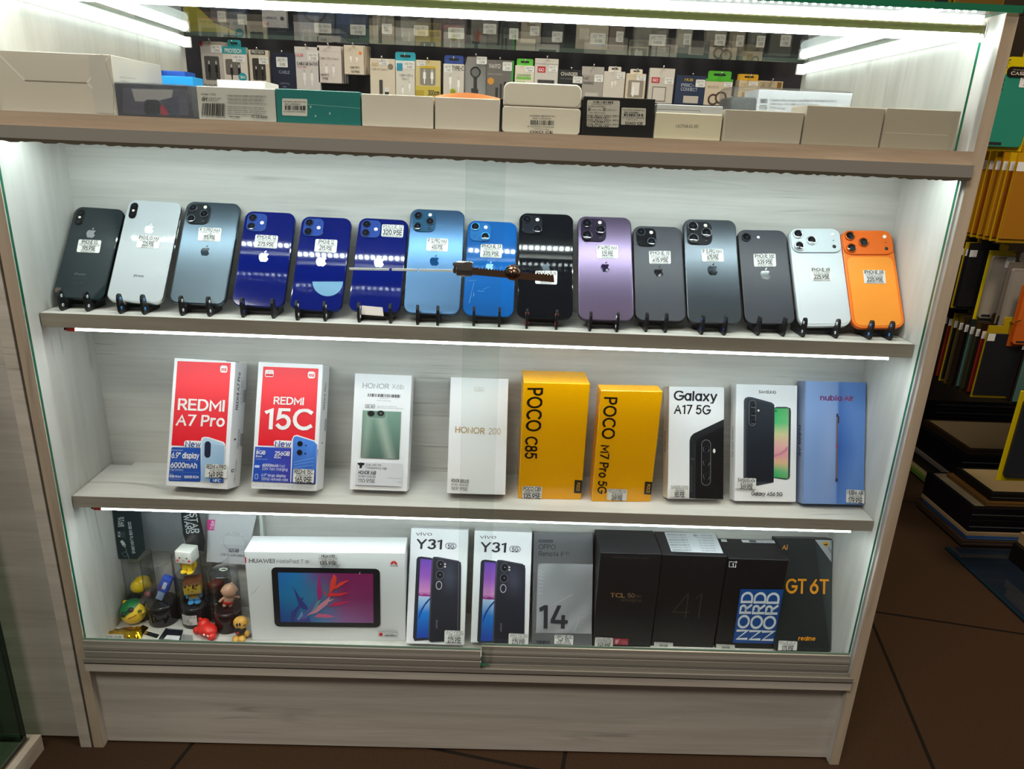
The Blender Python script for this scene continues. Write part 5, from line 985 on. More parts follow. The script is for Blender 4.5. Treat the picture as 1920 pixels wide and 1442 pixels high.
one(lambda b: (b.ell((.001, .006, .0290), (.0120, .0100, .0110), BE), b.ell((-.003, -.0036, .0315), (.0015, .0008, .0032), BLK), b.ell((.0015, -.0040, .0325), (.0015, .0008, .0032), BLK), b.ell((-.0030, -.0030, .0235), (.0052, .0010, .0015), BLK), b.tube([(.0070, -.0030, .0300), (.0100, -.0016, .0285)], .0005, BLK), b.tube([(.0070, -.0030, .0283), (.0096, -.0016, .0303)], .0005, BLK)), 'head', o)
one(lambda b: (b.ell((0, .004, .0145), (.0095, .0080, .0075), C('#1c1a1a')), b.ell((-.0035, -.0042, .0160), (.0028, .0010, .0028), C('#a02824'))), 'shirt', o)
one(lambda b: b.ell((.0105, .000, .0115), (.0042, .0042, .0058), BE), 'arm', o)
for xx in (-.0065, .0030): one(lambda b: b.ell((xx, -.004, .0050), (.0058, .0080, .0050), BE), 'leg', o)
def flatq(name, pts, t, col, mat, label, cat, zoff=.0002):
    w = [at(*tp_(*q), z=Z3+t+zoff) for q in pts]; c = sum(w, Vector())/len(w); M = Matrix.Translation((c.x, c.y, Z3+zoff)); o = empty(name, M, label, cat)
    return o, [(v.x-c.x, v.y-c.y) for v in w], M
GF = (Vector((0, 0, 0)), Vector((1, 0, 0)), Vector((0, 1, 0)), Vector((0, 0, 1)))
o, pl, M = flatq('flash_drive', [(650, 1197), (800, 1240), (772, 1284), (622, 1240)], .0018, 0, 0, 'flat black card flash drive with white rim and gold contacts lying on the cabinet floor', 'flash drive')
one(lambda b: b.prism([tuple(q) for q in pl][::-1], .0018, C('#e8e8e4'), 'plastic', GF), 'body', o)
f = Face(MB(), M, O=(0, 0, .0018), U=(1, 0, 0), V=(0, 1, 0), N=(0, 0, 1)); f.z = (140, 940, ZF)
f.poly([(656, 1204), (792, 1243), (768, 1278), (632, 1239)], C('#14171c'))
for k in range(4): f.poly([(650+k*9, 1208+k*3), (656+k*9, 1209+k*3), (640+k*9, 1236+k*3), (634+k*9, 1234+k*3)], C('#8a7430'))
f.mb.build('contact_face', o)
o, pl, M = flatq('card_frame', [(850, 1182), (1012, 1196), (985, 1300), (785, 1282)], .0025, 0, 0, 'dark picture card with white panel lying flat behind the door rail', 'card')
one(lambda b: b.prism([tuple(q) for q in pl][::-1], .0025, C('#1a1d26'), 'gloss', GF), 'card', o)
f = Face(MB(), M, O=(0, 0, .0025), U=(1, 0, 0), V=(0, 1, 0), N=(0, 0, 1)); f.z = (140, 940, ZF); f.poly([(862, 1248), (985, 1256), (972, 1296), (830, 1286)], C('#d8dade'))
for k in range(11): f.circle((868+k*13, 1189+k*1.2), 4, C('#9aa4b0'), n=8); f.k -= 1
f.mb.build('panel', o)
o, pl, M = flatq('plastic_bag', [(1010, 1240), (1100, 1250), (1105, 1300), (985, 1296)], .004, 0, 0, 'small crumpled clear plastic bag in front of the tubes', 'bag')
one(lambda b: b.prism([tuple(q) for q in pl][::-1], .004, G0, 'film', GF), 'film', o)
p0 = at(*tp_(270, 1262), z=Z3+.002); p1 = at(*tp_(640, 1240), z=Z3+.002); yy = max(.045, p0.y)
o = empty('flash_drive_bag', Matrix.Translation(((p0.x+p1.x)/2, yy, Z3)), 'crumpled gold foil bag labelled USB lying along the door rail', 'bag'); L_ = p1.x-p0.x
def gold(b):
    nx, ny = 14, 5; v = []; rnd = random.Random(3)
    for j in range(ny):
        for i in range(nx):
            u = -L_/2+L_*i/(nx-1); hgt = (.0015 if j in (0, ny-1) or i in (0, nx-1) else .004+rnd.random()*.005+.004*(i/nx)); v.append((u, -.002+.030*j/(ny-1)*(0.55+.45*i/nx), hgt))
    v2 = [(a, c_, .0003) for a, c_, d in v]
    fs = [(j*nx+i, j*nx+i+1, (j+1)*nx+i+1, (j+1)*nx+i) for j in range(ny-1) for i in range(nx-1)]
    b.add(v, fs, C('#c9a01c'), 'chrome', True); b.add(v2, [q[::-1] for q in fs], C('#c9a01c'), 'chrome')
    ring = list(range(nx))+[j*nx+nx-1 for j in range(1, ny)]+[(ny-1)*nx+i for i in range(nx-2, -1, -1)]+[j*nx for j in range(ny-2, 0, -1)]
    m = len(v); b.add(v+v2, [(ring[k], ring[k]+m, ring[(k+1) % len(ring)]+m, ring[(k+1) % len(ring)]) for k in range(len(ring))], C('#c9a01c'), 'chrome')
one(gold, 'foil', o)
b = MB(); b.box((-L_/2+.004, -.0030, .0006), (-L_/2+.034, -.0024, .0088), PAP, 'card'); f = Face(b, o.matrix_world.copy(), O=(0, -.0030, 0)); f.tloc('USB 16GB', Vector((-L_/2+.007, .003)), Vector((.024, 0)), Vector((0, .0036)), BLK); b.build('price_label', o)

# blister packs leaning on the back wall
def lean_card(name, quad, lean, t, label):
    "card standing on the floor or on things behind, pose from two lower corners"
    pts = [at(*tp_(*q), y=y_) for q, y_ in quad]; return pts
o = empty('blister_pack', Matrix.Translation((-.44, .130, .275)), 'clear blister pack with black card sides standing on edge behind the tubes', 'blister pack', 'flash drive blister packs')
def bquad(y, pts): return [at(*tp_(*q), y=y)-Vector((-.44, .130, .275)) for q in pts]
def plate(name, y, pts, col, mat, t=.0012, par=o):
    b = MB(); v = bquad(y, pts); n = len(v); w = [q+Vector((0, t, 0)) for q in v]
    b.add(v+w, [list(range(n))[::-1], list(range(n, 2*n))]+[(i, (i+1) % n, (i+1) % n+n, i+n) for i in range(n)], col, mat); return b.build(name, par)
plate('backing_card', .146, [(600, 60), (1225, 75), (1215, 480), (640, 455)], C('#c4c8cc'), 'card')
bk = plate('side_card', .122, [(350, 70), (612, 75), (655, 455), (585, 540), (408, 538)], C('#1d2a30'), 'card')
f = Face(MB(), Matrix.Translation((-.44, .130, .275)), O=(0, .122-.130, 0)); f.z = (140, 940, ZF)
W_ = C('#d4d8da')
f.text('STAR', (430, 145), (432, 238), (458, 146), W_, True); f.text('WARS', (404, 150), (406, 240), (430, 150), W_, True); f.text('32GB USB FLASH DRIVE', (498, 190), (540, 488), (523, 188), W_, True)
f.poly([(405, 282), (424, 284), (426, 332), (406, 330)], W_); f.poly([(409, 290), (419, 291), (421, 320), (410, 319)], C('#1d2a30')); f.poly([(428, 278), (470, 282), (474, 340), (432, 336)], C('#3c4a50'))
f.poly([(425, 372), (448, 358), (470, 386), (446, 404)], W_); f.poly([(440, 400), (470, 385), (482, 410), (470, 428)], W_); f.circle((468, 410), 7, C('#1d2a30'))
for k in range(10): f.circle((478+k*3+(k > 5)*4, 430+k*11), 2.6, W_, n=8); f.k -= 1
f.poly([(438, 482), (480, 462), (508, 500), (470, 520)], C('#5c6a70')); f.poly([(446, 484), (478, 470), (498, 498), (470, 512)], C('#1d2a30'))
f.mb.build('printed_text', bk)
bk2 = plate('end_card', .124, [(988, 80), (1150, 85), (1215, 380), (1210, 470), (1050, 440), (1010, 300)], C('#22262a'), 'card')
f = Face(MB(), Matrix.Translation((-.44, .130, .275)), O=(0, .124-.130, 0)); f.z = (140, 940, ZF)
f.text('STAR', (1073, 110), (1100, 300), (1136, 108), W_, True); f.text('WARS', (1016, 128), (1046, 304), (1066, 122), W_, True); f.mb.build('printed_text', bk2)
plate('clear_window', .1225, [(612, 76), (988, 82), (1012, 300), (1020, 470), (640, 455)], G0, 'film', .0006)
o2 = empty('blister_pack', Matrix.Translation((-.37, .130, .275)), 'white blister card with pink corner tag leaning behind the tablet box', 'blister pack', 'flash drive blister packs')
def plate2(name, y0, pts, col, mat, t=.0012):
    b = MB(); v = [at(*tp_(*q), y=y0)-Vector((-.37, .130, .275)) for q in pts]; n = len(v); w = [q+Vector((0, t, 0)) for q in v]
    b.add(v+w, [list(range(n))[::-1], list(range(n, 2*n))]+[(i, (i+1) % n, (i+1) % n+n, i+n) for i in range(n)], col, mat); return b.build(name, o2)
cd_ = plate2('backing_card', .132, [(1255, 75), (1705, 85), (1592, 592), (1228, 563)], C('#d4d6da'), 'card')
f = Face(MB(), Matrix.Translation((-.37, .130, .275)), O=(0, .132-.130, 0)); f.z = (140, 940, ZF)
f.poly([(1238, 170), (1312, 172), (1300, 272), (1232, 268)], C('#e0489a')); f.text('Tribe', (1296, 262), (1302, 182), (1262, 260), C('#f6d8e8'), True)
f.text('32GB', (1434, 470), (1530, 474), (1438, 440), C('#3a3c40'), True); f.text('USB FLASH DRIVE', (1357, 502), (1592, 520), (1360, 482), C('#4a4c50'))
f.poly([(1385, 310), (1620, 325), (1600, 420), (1340, 405)], C('#cfd2d6')); f.poly([(1395, 318), (1612, 332), (1596, 412), (1352, 398)], C('#dcdfe2')); f.mb.build('printed_text', cd_)
b = MB(); c_ = at(*tp_(1490, 380), y=.128)-Vector((-.37, .130, .275)); b.lathe([(.0195, 0), (.0190, .0006), (.0175, .0008), (.0172, .0002)], G0, 'clear', 32, c_, 'y', False); b.build('blister_dome', o2)
o3 = empty('carton', Matrix.Translation((-.315, .138, .28)), 'narrow white carton end visible behind the white blister card', 'box')
b = MB(); a_, c2 = at(*tp_(1715, 90), y=.139), at(*tp_(1765, 330), y=.139); q = Vector((-.315, .138, .28)); b.box((a_.x-q.x, 0, Z3-q.z), (c2.x-q.x, .010, a_.z-q.z+.02), C('#ccd2ce'), 'card'); b.build('body', o3)

# ------------------------------------------------------------------ small boxes on the counter deck
GD_ = 'boxes in the glass counter'
def deck(name, x0, x1, ytop, y, d, col, label, mat='card', z0=ZD, bev=.0008, top=None, px=True, cat='box', ztop=None, parts=None, ysl=None):
    ya = y
    cx = (x0+x1)/2 if px else px_of(((x0+x1)/2, y, ZD+.03))[0]; A = at(x0, 225, y=y).x if px else x0; B_ = at(x1, 225, y=y).x if px else x1
    Zt = ztop if ztop else at(cx, ytop, y=y).z
    M = Matrix.Translation(((A+B_)/2, y, z0)); w = B_-A-.0008; h = Zt-z0
    b = MB(); b.box((-w/2, 0, 0), (w/2, d, h), C(col), mat, bev, 2)
    fr = Face(b, M, mat=mat, lim=(-w/2, w/2, 0, h))
    def done():
        o = b.build(name); o.matrix_world = M; return tag(o, label, cat, GD_)
    return b, fr, w, h, M, done
S1 = 3.0; S2 = 3.2
def z1(f): return f.zoom(0, 0, 3.0)
def z2(f): return f.zoom(340, 0, 3.2)
def z3(f): return f.zoom(900, 0, 3.2)
# big beige carton with envelope folds
xa = -.5985; xb = at(214, 150, y=.0185).x; d_ = at(303, 135, x=xb).y-.0185
b, f, w, h, M, done = deck('carton', xa, xb, 98, .0185, max(.08, min(d_, .30)), '#d8cec0', 'large beige carton with folded-envelope creases at the left end of the counter', px=False)
z1(f); LC = C('#f0e8da')
for a, c_ in (((0, 312), (140, 452)), ((490, 466), (628, 305)), ((495, 470), (650, 632))): f.line(a, c_, 7, LC)
f.line((140, 452), (490, 466), 4, C('#8f8578')); f.poly([(498, 312), (580, 306), (640, 500), (640, 640), (540, 634)], C('#cfc8be'))
s = Face(b, M, O=(w/2, 0, 0), U=(0, 1, 0), V=(0, 0, 1), N=(1, 0, 0)); z1(s); s.text('Bateria 5000mAh', (672, 438), (760, 446), (673, 430), C('#8a8378')); s.text('Modelo A', (672, 456), (720, 462), (673, 448), C('#8a8378'))
done()
# film wrapped pack
b, f, w, h, M, done = deck('clear_pack', 222, 358, 158, .0185, .055, '#3d3848', 'film-wrapped dark purple pack with red part showing through its window'); z1(f)
f.poly([(690, 492), (1062, 500), (1066, 650), (690, 640)], C('#5a5468')); f.poly([(740, 500), (975, 505), (960, 575), (760, 570)], C('#b9b2b0')); f.rr([(810, 560), (905, 562), (905, 648), (812, 645)], .3, C('#2c2a36')); f.rr([(902, 590), (955, 588), (945, 650), (905, 648)], .25, C('#c02840')); f.poly([(900, 565), (1000, 540), (1010, 640), (960, 650)], C('#4a4660'))  # the pale quad is the film's highlight, painted onto the front
o = done(); bb = MB(); bb.box((-w/2-.0012, -.0016, .0004), (w/2+.0040, .056, h+.0012), G0, 'film', .001, 1); bb.build('clear_film', o)
# barcode box
b, f, w, h, M, done = deck('box', 373, 519, 164, .0185, .060, '#d0cdc6', 'light grey box with barcode and dense black print', 'wrap'); z2(f)
GK = C('#3a3a3a'); f.text('Model: V152', (118, 570), (205, 574), (120, 558), GK); f.text('6H', (122, 604), (154, 606), (124, 580), GK, True)
for k in range(3): f.text('Working time stereo', (160, 590+k*9), (240-k*10, 592+k*9), (161, 584+k*9), GK)
f.barcode([(128, 617), (267, 621), (266, 698), (122, 692)], C('#2c2c2c'), 34, 4); f.text('8 435725 560920', (122, 702), (266, 708), (122, 694), GK)
for k in range(11):
    if k == 5: continue
    f.text('Wireless bluetooth speaker stereo audio input 5V', (275, 574+k*11.2), (512-(k % 4)*5, 580+k*11.4), (275, 568+k*11.2), C('#5a5a58'), k % 2 == 0)
f.text('Made in China', (286, 702), (352, 706), (287, 694), GK, True); f.text('FC CE RoHS', (424, 706), (520, 710), (425, 692), GK, True)
done()
x0 = at(409, 160, y=.10).x; x1 = at(500, 160, y=.10).x
b, f, w, h, M, done = deck('box', x0, x1, 151, .095, .060, '#eceae6', 'plain white box behind the barcode box', px=False); done()
# teal
b, f, w, h, M, done = deck('box', 519, 677, 169, .0185, .050, '#2a7c78', 'teal shrink-wrapped box with white barcode sticker', 'wrap'); z2(f)
f.line((755, 625), (1076, 650), 2.5, C('#7fb4b0'))
for q in ((770, 635), (885, 675), (800, 690)): f.poly([(q[0], q[1]), (q[0]+12, q[1]+2), (q[0]+6, q[1]+16)], C('#bcd8d4'))
o = done(); qd = [(605, 590), (756, 594), (756, 698), (605, 692)]
bb = MB(); g = Face(bb, M, O=(0, -.0004, 0)); z2(g); g.rr(qd, .08, C('#d6d2ca')); g.text('Auriculares deportivo tws', (611, 612), (746, 616), (612, 604), BLK); g.text('Ref LPE2013', (622, 628), (712, 630), (623, 619), BLK); g.barcode([(622, 632), (745, 635), (744, 662), (622, 659)], BLK, 30, 7); g.text('8 423251 041551', (614, 672), (744, 676), (615, 664), BLK); bb.build('barcode_sticker', o)
b, f, w, h, M, done = deck('box', 678, 813, 178, .0185, .055, '#e0d6c8', 'plain beige box between the teal box and the box with an orange lid'); done()
b, f, w, h, M, done = deck('box', 815, 937, 184, .0185, .055, '#ddd2c4', 'plain beige box with slightly open orange lid'); o = done()
bb = MB(); n = 10; v = []
for k in range(n+1): u = -w/2+w*k/n; v += [(u, .001, h), (u, .004, h+.0014+.0050*math.sin(math.pi*k/n))]
bb.add(v, [(2*k, 2*k+2, 2*k+3, 2*k+1) for k in range(n)], C('#c87430'), 'card'); bb.box((-w/2, .004, h), (w/2, .052, h+.0012), C('#c87430'), 'card'); part(bb.build('lid', o), 'orange lid bulging up')
# cream case with seam
b, f, w, h, M, done = deck('earphone_case', 941, 1089, 158, .0185, .060, '#e9dfce', 'cream rounded plastic earphone case with barcode print', 'plastic', bev=.007, cat='case', ztop=at(1015, 200, y=.0185).z)
b.v = []; b.f = []; b.c = []; b.m = []; b.s = []; slab(b, w, h-.0006, .060, .0045, .0012, C('#e9dfce'), C('#e9dfce'), 'plastic', 'plastic'); f.k = 2; f.lim = None
z3(f); f.text('Auriculares deportivo tws', (296, 698), (448, 702), (297, 688), GK); f.text('Ref LPE2013', (318, 714), (424, 717), (319, 705), GK); f.barcode([(304, 720), (444, 724), (443, 752), (303, 748)], GK, 32, 5); f.text('8 423251 013325', (284, 763), (442, 768), (285, 754), GK); f.text('MADE IN CHINA', (322, 777), (416, 780), (323, 770), GK); f.text('OXO CE', (298, 798), (436, 801), (299, 784), GK, True)
o = done(); bb = MB(); zt = at(1015, 156, y=.0185).z-ZD; slab(bb, w-.001, zt-h-.0004, .0596, .0085, .0014, C('#eae0d0'), C('#eae0d0'), 'plastic', 'plastic', .0002, 0, h+.0004); bb.box((-w/2+.0005, .0010, h+.0004), (w/2-.0005, .0585, h+.012), C('#eae0d0'), 'plastic', .001, 1); bb.build('lid', o); bb = MB(); bb.box((-w/2+.003, .003, h-.002), (w/2-.003, .057, h+.003), C('#9a9184'), 'plastic'); bb.build('seam', o)
# black box with stickers
b, f, w, h, M, done = deck('box', 1091, 1226, 183, .0185, .055, '#1c1a18', 'black box with two white data stickers'); o = done()
for qd, nm in (([(643, 600), (840, 604), (832, 765), (640, 760)], 0), ([(850, 645), (996, 650), (992, 752), (846, 748)], 1)):
    bb = MB(); g = Face(bb, M, O=(0, -.0004, 0)); z3(g); g.rr(qd, .06, C('#cfc8bc'))
    if nm == 0:
        g.barcode([(680, 605), (800, 608), (799, 622), (679, 619)], BLK, 28, 2); g.text('8 690351 004101', (668, 628), (788, 631), (669, 622), GK); g.text('Model: M2103E1', (648, 640), (748, 643), (649, 633), GK)
        for xx, tx in ((648, 'SKU1 4006'), (738, 'IMEI2 8642')): g.barcode([(xx, 646), (xx+18, 646), (xx+18, 666), (xx, 666)], BLK, 6, 8); g.text(tx, (xx+26, 662), (xx+80, 664), (xx+27, 655), GK)
        g.text('Color: Blue/Purple', (646, 678), (752, 681), (647, 671), GK)
        for k in range(3): g.text('IMEI: 8642 3204 9911', (644, 696+k*26), (830, 700+k*26), (645, 688+k*26), GK, True); g.barcode([(646, 700+k*26), (775, 703+k*26), (775, 710+k*26), (645, 707+k*26)], BLK, 26, k)
    else:
        g.text('Auriculares inalambricos', (856, 662), (985, 666), (857, 654), GK); g.text('Ref LPE1883', (866, 677), (950, 680), (867, 669), GK, True); g.barcode([(864, 680), (984, 684), (983, 700), (863, 697)], BLK, 28, 6); g.text('8 423251 018468', (852, 708), (984, 712), (853, 701), GK); g.text('Made in P.R.C', (880, 720), (944, 722), (881, 714), GK); g.text('OXO CE', (870, 744), (976, 748), (871, 730), GK, True)
    bb.build('data_sticker', o)
# open beige box with white content
b, f, w, h, M, done = deck('box', 1228, 1355, 213, .0185, .050, '#ddd2b8', 'open beige box printed with one line of black capital letters'); z3(f); f.text('NOTHING (R)', (1176, 766), (1310, 768), (1177, 748), GK); o = done()
bb = MB(); zt = at(1290, 197, y=.0185).z-ZD; bb.box((-w/2+.001, .0015, h-.002), (w/2-.001, .049, zt), C('#dcdcdc'), 'card', .0005, 1); g = Face(bb, M, O=(0, .0015, 0)); z3(g); g.line((1050, 655), (1320, 664), 2, C('#7a7a7a')); g.line((1320, 664), (1318, 676), 2, C('#7a7a7a')); part(bb.build('tray', o), 'white inner tray rising above the box')
# right hand cartons
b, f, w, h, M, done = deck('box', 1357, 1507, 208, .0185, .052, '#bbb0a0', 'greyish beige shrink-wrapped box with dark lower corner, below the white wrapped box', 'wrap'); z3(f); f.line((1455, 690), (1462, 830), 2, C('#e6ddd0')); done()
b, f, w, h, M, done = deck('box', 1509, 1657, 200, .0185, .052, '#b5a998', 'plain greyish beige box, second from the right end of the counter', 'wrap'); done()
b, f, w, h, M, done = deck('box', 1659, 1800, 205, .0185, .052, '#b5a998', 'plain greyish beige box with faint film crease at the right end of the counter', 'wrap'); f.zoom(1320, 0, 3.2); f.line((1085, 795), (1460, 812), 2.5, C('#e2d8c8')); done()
# white wrapped box behind
xa, xb = at(1420, 185, y=.095).x, at(1598, 185, y=.095).x
b, f, w, h, M, done = deck('box', xa, xb, 171, .095, .060, '#e0e2e6', 'white film-wrapped box with printed address label, behind the front boxes', px=False); z3(f)
GR = C('#55575c'); f.rr([(1680, 592), (1724, 593), (1724, 620), (1680, 619)], .05, C('#9a9ca0')); f.text('EC', (1690, 614), (1712, 615), (1691, 598), GK, True); f.rr([(1676, 630), (1720, 631), (1720, 656), (1676, 655)], .05, C('#85878c')); f.text('REP', (1680, 652), (1716, 653), (1681, 636), C('#dcdcdc'), True)
for k, t_ in enumerate(('Company name: Accelent Consulting UG (haftungsbeschrankt)', 'Adresse: Am Mallbuch 21, Germany', 'E-mail: info@mail')): f.text(t_, (1737, 606+k*22), (1737+(400, 300, 90)[k], 612+k*23), (1738, 594+k*22), GR)
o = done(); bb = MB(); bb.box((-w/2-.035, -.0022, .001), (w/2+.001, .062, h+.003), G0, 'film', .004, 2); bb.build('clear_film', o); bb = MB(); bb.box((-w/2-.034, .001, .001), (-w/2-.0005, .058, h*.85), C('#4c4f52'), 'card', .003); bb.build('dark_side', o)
# blue boxes behind the big carton
for (x0, x1, yt, yb_, yy, col, lb) in ((303, 349, 133, 160, .155, '#1d55b8', 'dark blue box behind the film-wrapped pack, taller and farther back than the sky-blue box'), (303, 362, 143, 160, .105, '#2aa4ee', 'sky-blue box just behind the film-wrapped pack')):
    xa, xb = at(x0, 150, y=yy).x, at(x1, 150, y=yy).x
    b, f, w, h, M, done = deck('box', xa, xb, yt, yy, .035, col, lb, px=False); done()
# ------------------------------------------------------------------ accessories hanging on the back wall
WY = 1.06; HG = 'cable packs on the wall hooks'
def hook(x, z, yf, lab='thin metal wall hook'):
    b = MB(); b.tube([(0, 0, .004), (0, -(WY-yf)*.6, .002), (0, -(WY-yf), .008)], .0011, C('#c9c9c9'), 'chrome', 6); b.ell((0, -(WY-yf), .009), .0026, C('#d8d8d8'), 'chrome', 10, 6)
    o = b.build('wall_hook'); o.location = (x, WY, z); return tag(o, lab, 'hook', 'hooks on the back wall')
def hang(px0, px1, py0, py1, col, label, y=.97, kind='box', head=None, win=None, tab=None, sticker=True, n=0, deep=.014, texts=(), bits=(), stick=None, hookz=None):
    cx, cy = (px0+px1)/2, (py0+py1)/2
    xa, xb = at(px0, cy, y=y).x, at(px1, cy, y=y).x; zt, zb = at(cx, py0, y=y).z, at(cx, py1, y=y).z
    w, h = xb-xa, zt-zb; M = Matrix.Translation(((xa+xb)/2, y, zb)); root = None
    for k in range(n, -1, -1):
        b = MB(); M2 = Matrix.Translation(((xa+xb)/2+.0016*k, y+k*(deep+.002), zb+.0012*k))
        if kind == 'box':
            b.box((-w/2, 0, 0), (w/2, deep, h), C(col), 'card', .0008, 1)
        elif kind == 'card':
            b.box((-w/2, 0, 0), (w/2, .0015, h), C(col), 'card'); 
        else:
            pts = [(-w*.46, h*.02), (0, 0), (w*.47, h*.01), (w*.5, h*.35), (w*.47, h*.8), (w*.40, h), (-w*.38, h), (-w*.48, h*.8), (-w*.5, h*.3)]
            b.prism(pts, .0015, C(col), 'card' if kind == 'bagc' else 'wrap', (Vector((0, .006, 0)), Vector((1, 0, 0)), Vector((0, 0, 1)), Vector((0, 1, 0))))
        f = Face(b, M2, O=(0, 0 if kind != 'bag' else .006, 0), lim=(-w/2, w/2, 0, h*1.0))
        if k == 0 or head:
            if head: f.loc([(-w/2, h*(1-head[0])), (w/2, h*(1-head[0])), (w/2, h), (-w/2, h)], C(head[1]))
        if k == 0:
            if win: f.loc(rrect(-w/2+w*win[0], h*win[1], -w/2+w*win[2], h*win[3], w*.07, 4), C(win[4]))
            for bt in bits:
                if bt[0] == 'plug':   # cable plug drawing : x, z0, z1, colour
                    _, u, v0, v1, c_ = bt; u = -w/2+w*u; f.loc([(u-w*.06, h*(v0+(v1-v0)*.35)), (u+w*.06, h*(v0+(v1-v0)*.35)), (u+w*.05, h*(v0+(v1-v0)*.8)), (u-w*.05, h*(v0+(v1-v0)*.8))], C(c_)); f.loc([(u-w*.03, h*(v0+(v1-v0)*.8)), (u+w*.03, h*(v0+(v1-v0)*.8)), (u+w*.03, h*v1), (u-w*.03, h*v1)], C('#b9b9b9')); f.loc([(u-w*.02, h*v0), (u+w*.02, h*v0), (u+w*.03, h*(v0+(v1-v0)*.35)), (u-w*.03, h*(v0+(v1-v0)*.35))], C(c_))
                elif bt[0] == 'rect': f.loc([(-w/2+w*bt[1], h*bt[2]), (-w/2+w*bt[3], h*bt[2]), (-w/2+w*bt[3], h*bt[4]), (-w/2+w*bt[1], h*bt[4])], C(bt[5]))
                elif bt[0] == 'disc': f.loc(circ(-w/2+w*bt[1], h*bt[2], w*bt[3], 20), C(bt[4]))
                elif bt[0] == 'ring':
                    f.loc(circ(-w/2+w*bt[1], h*bt[2], w*bt[3], 26), C(bt[4])); f.loc(circ(-w/2+w*bt[1], h*bt[2], w*(bt[3]-.07), 26), C(bt[5]))
            for t in texts: f.tloc(t[0], Vector((-w/2+w*t[1], h*t[3])), Vector((w*(t[2]-t[1]), 0)), Vector((0, h*t[4])), C(t[5]), len(t) > 6)
        o = b.build({'box': 'cable_box', 'card': 'blister_card'}.get(kind, 'plastic_bag'))
        o.matrix_world = M2
        if k: tag(o, 'pack hanging hidden behind the ' + ' '.join(label.split()[:11]), 'package', HG)
        else: tag(o, label, 'package', HG); root = o
        if kind == 'bag' and k == 0:
            bb = MB(); bb.box((-w*.5, -.002, 0), (w*.5, .0055, h), G0, 'film', .002, 1); bb.build('clear_film', o)
        if tab:
            bb = MB(); tw, thh = w*tab[1], h*tab[2]; bb.prism(rrect(-tw/2, h-.001, tw/2, h+thh, min(tw, thh)*.25, 4), .0015, C(tab[0]), 'plastic', (Vector((0, .004, 0)), Vector((1, 0, 0)), Vector((0, 0, 1)), Vector((0, 1, 0))))
            g = Face(bb, M2, O=(0, .004, 0)); g.loc(rrect(-tw*.26, h+thh*.40, tw*.26, h+thh*.68, thh*.12, 3), C('#141418')); bb.build('hanger_tab', o)
        if sticker and k == 0:
            u0, v0, u1, v1 = stick or (.48, .78, .96, .93)
            bb = MB(); g = Face(bb, M2, O=(0, -.0022 if kind == 'bag' else -.0003, 0)); g.loc(rrect(-w/2+w*u0, h*v0, -w/2+w*u1, h*v1, w*.03, 3), PAP)
            du = (u1-u0)*w; dv = (v1-v0)*h
            g.tloc('CABLE TIPO C', Vector((-w/2+w*u0+du*.07, h*v0+dv*.58)), Vector((du*.86, 0)), Vector((0, dv*.26)), GK); g.tloc('5.95E', Vector((-w/2+w*u0+du*.3, h*v0+dv*.14)), Vector((du*.5, 0)), Vector((0, dv*.26)), GK); bb.build('price_sticker', o)
    hk = hook((xa+xb)/2, (at(cx, hookz, y=y).z if hookz else zt+.004 + (h*tab[2]*.5 if tab else 0)-.010), y-.012, 'metal hook carrying the '+' '.join(label.split()[:12]))
    return root
WP = [('plug', .36, .18, .52, '#e8e8e6'), ('plug', .66, .18, .52, '#e8e8e6')]
BP = [('plug', .34, .25, .60, '#15151a'), ('plug', .66, .25, .60, '#15151a')]
hang(378, 420, 78, 168, '#b9b4ae', 'grey data cable box with red corner and black plugs', win=(.14, .20, .80, .70, '#4a4a48'), bits=BP+[('rect', 0, .90, .12, 1, '#b02030'), ('rect', .0, .0, 1, .03, '#b02030')], texts=(('DATA CABLE', .06, .90, .05, .06, '#2a2a2a', 1),), n=2)
hang(419, 464, 88, 170, '#d8d2c8', 'white and teal cable box with teal hanger tab', win=(.10, .36, .72, .72, '#6a6660'), head=(.16, '#2a9aa4'), tab=('#2a9aa4', .55, .16), bits=BP[:2]+[('disc', .78, .32, .17, '#2a9aa4')], texts=(('PROTECH', .12, .80, .87, .08, '#eaf4f4', 1), ('1M', .68, .88, .29, .06, '#eaf4f4', 1), ('Cable Tipo-C', .18, .82, .08, .07, '#6a665e')), stick=(.40, .66, .92, .82))
hang(468, 505, 94, 170, '#cfc5b4', 'beige cable box with black window and black top band', win=(.16, .26, .82, .80, '#3a3632'), bits=[('rect', .12, .89, .84, .99, '#1c1a1a')]+BP, texts=(('PROTECH', .18, .78, .915, .055, '#e8e4dc', 1),), stick=(.50, .66, .96, .84))
hang(510, 556, 100, 172, '#171c34', 'navy cable box with small white sticker near its top', bits=[('rect', .42, .12, .56, .14, '#8a90a4')], texts=(('CABLE', .28, .72, .48, .07, '#8a94ac', 1), ('Lightning', .30, .68, .20, .05, '#7c849a')), stick=(.20, .64, .66, .90))
hang(554, 600, 88, 176, '#cfcac8', 'white cable box with black Spanish lettering and a red loop logo', bits=WP+[('rect', .06, .80, .20, .85, '#c8303c'), ('rect', .22, .80, .34, .85, '#c8303c')], texts=(('CABLE DE DATOS', .08, .92, .62, .055, '#2a2a2e', 1), ('TPE/COBRE', .08, .46, .56, .03, '#c03040'), ('IGO', .08, .32, .805, .04, '#f4e4e4', 1)), head=(.12, '#d8d4d2'), stick=(.52, .72, .96, .88))
hang(596, 640, 86, 156, '#d2c8c2', 'pinkish white cable box with two small plugs drawn on it', bits=WP, texts=(('Cable USB a Tipo-C', .08, .92, .64, .055, '#8a827c'), ('CABLE TIPO C', .10, .46, .20, .05, '#3a3a3a', 1), ('9.95E', .18, .42, .10, .05, '#3a3a3a', 1)), head=(.14, '#d8d0ca'), sticker=False, n=3)
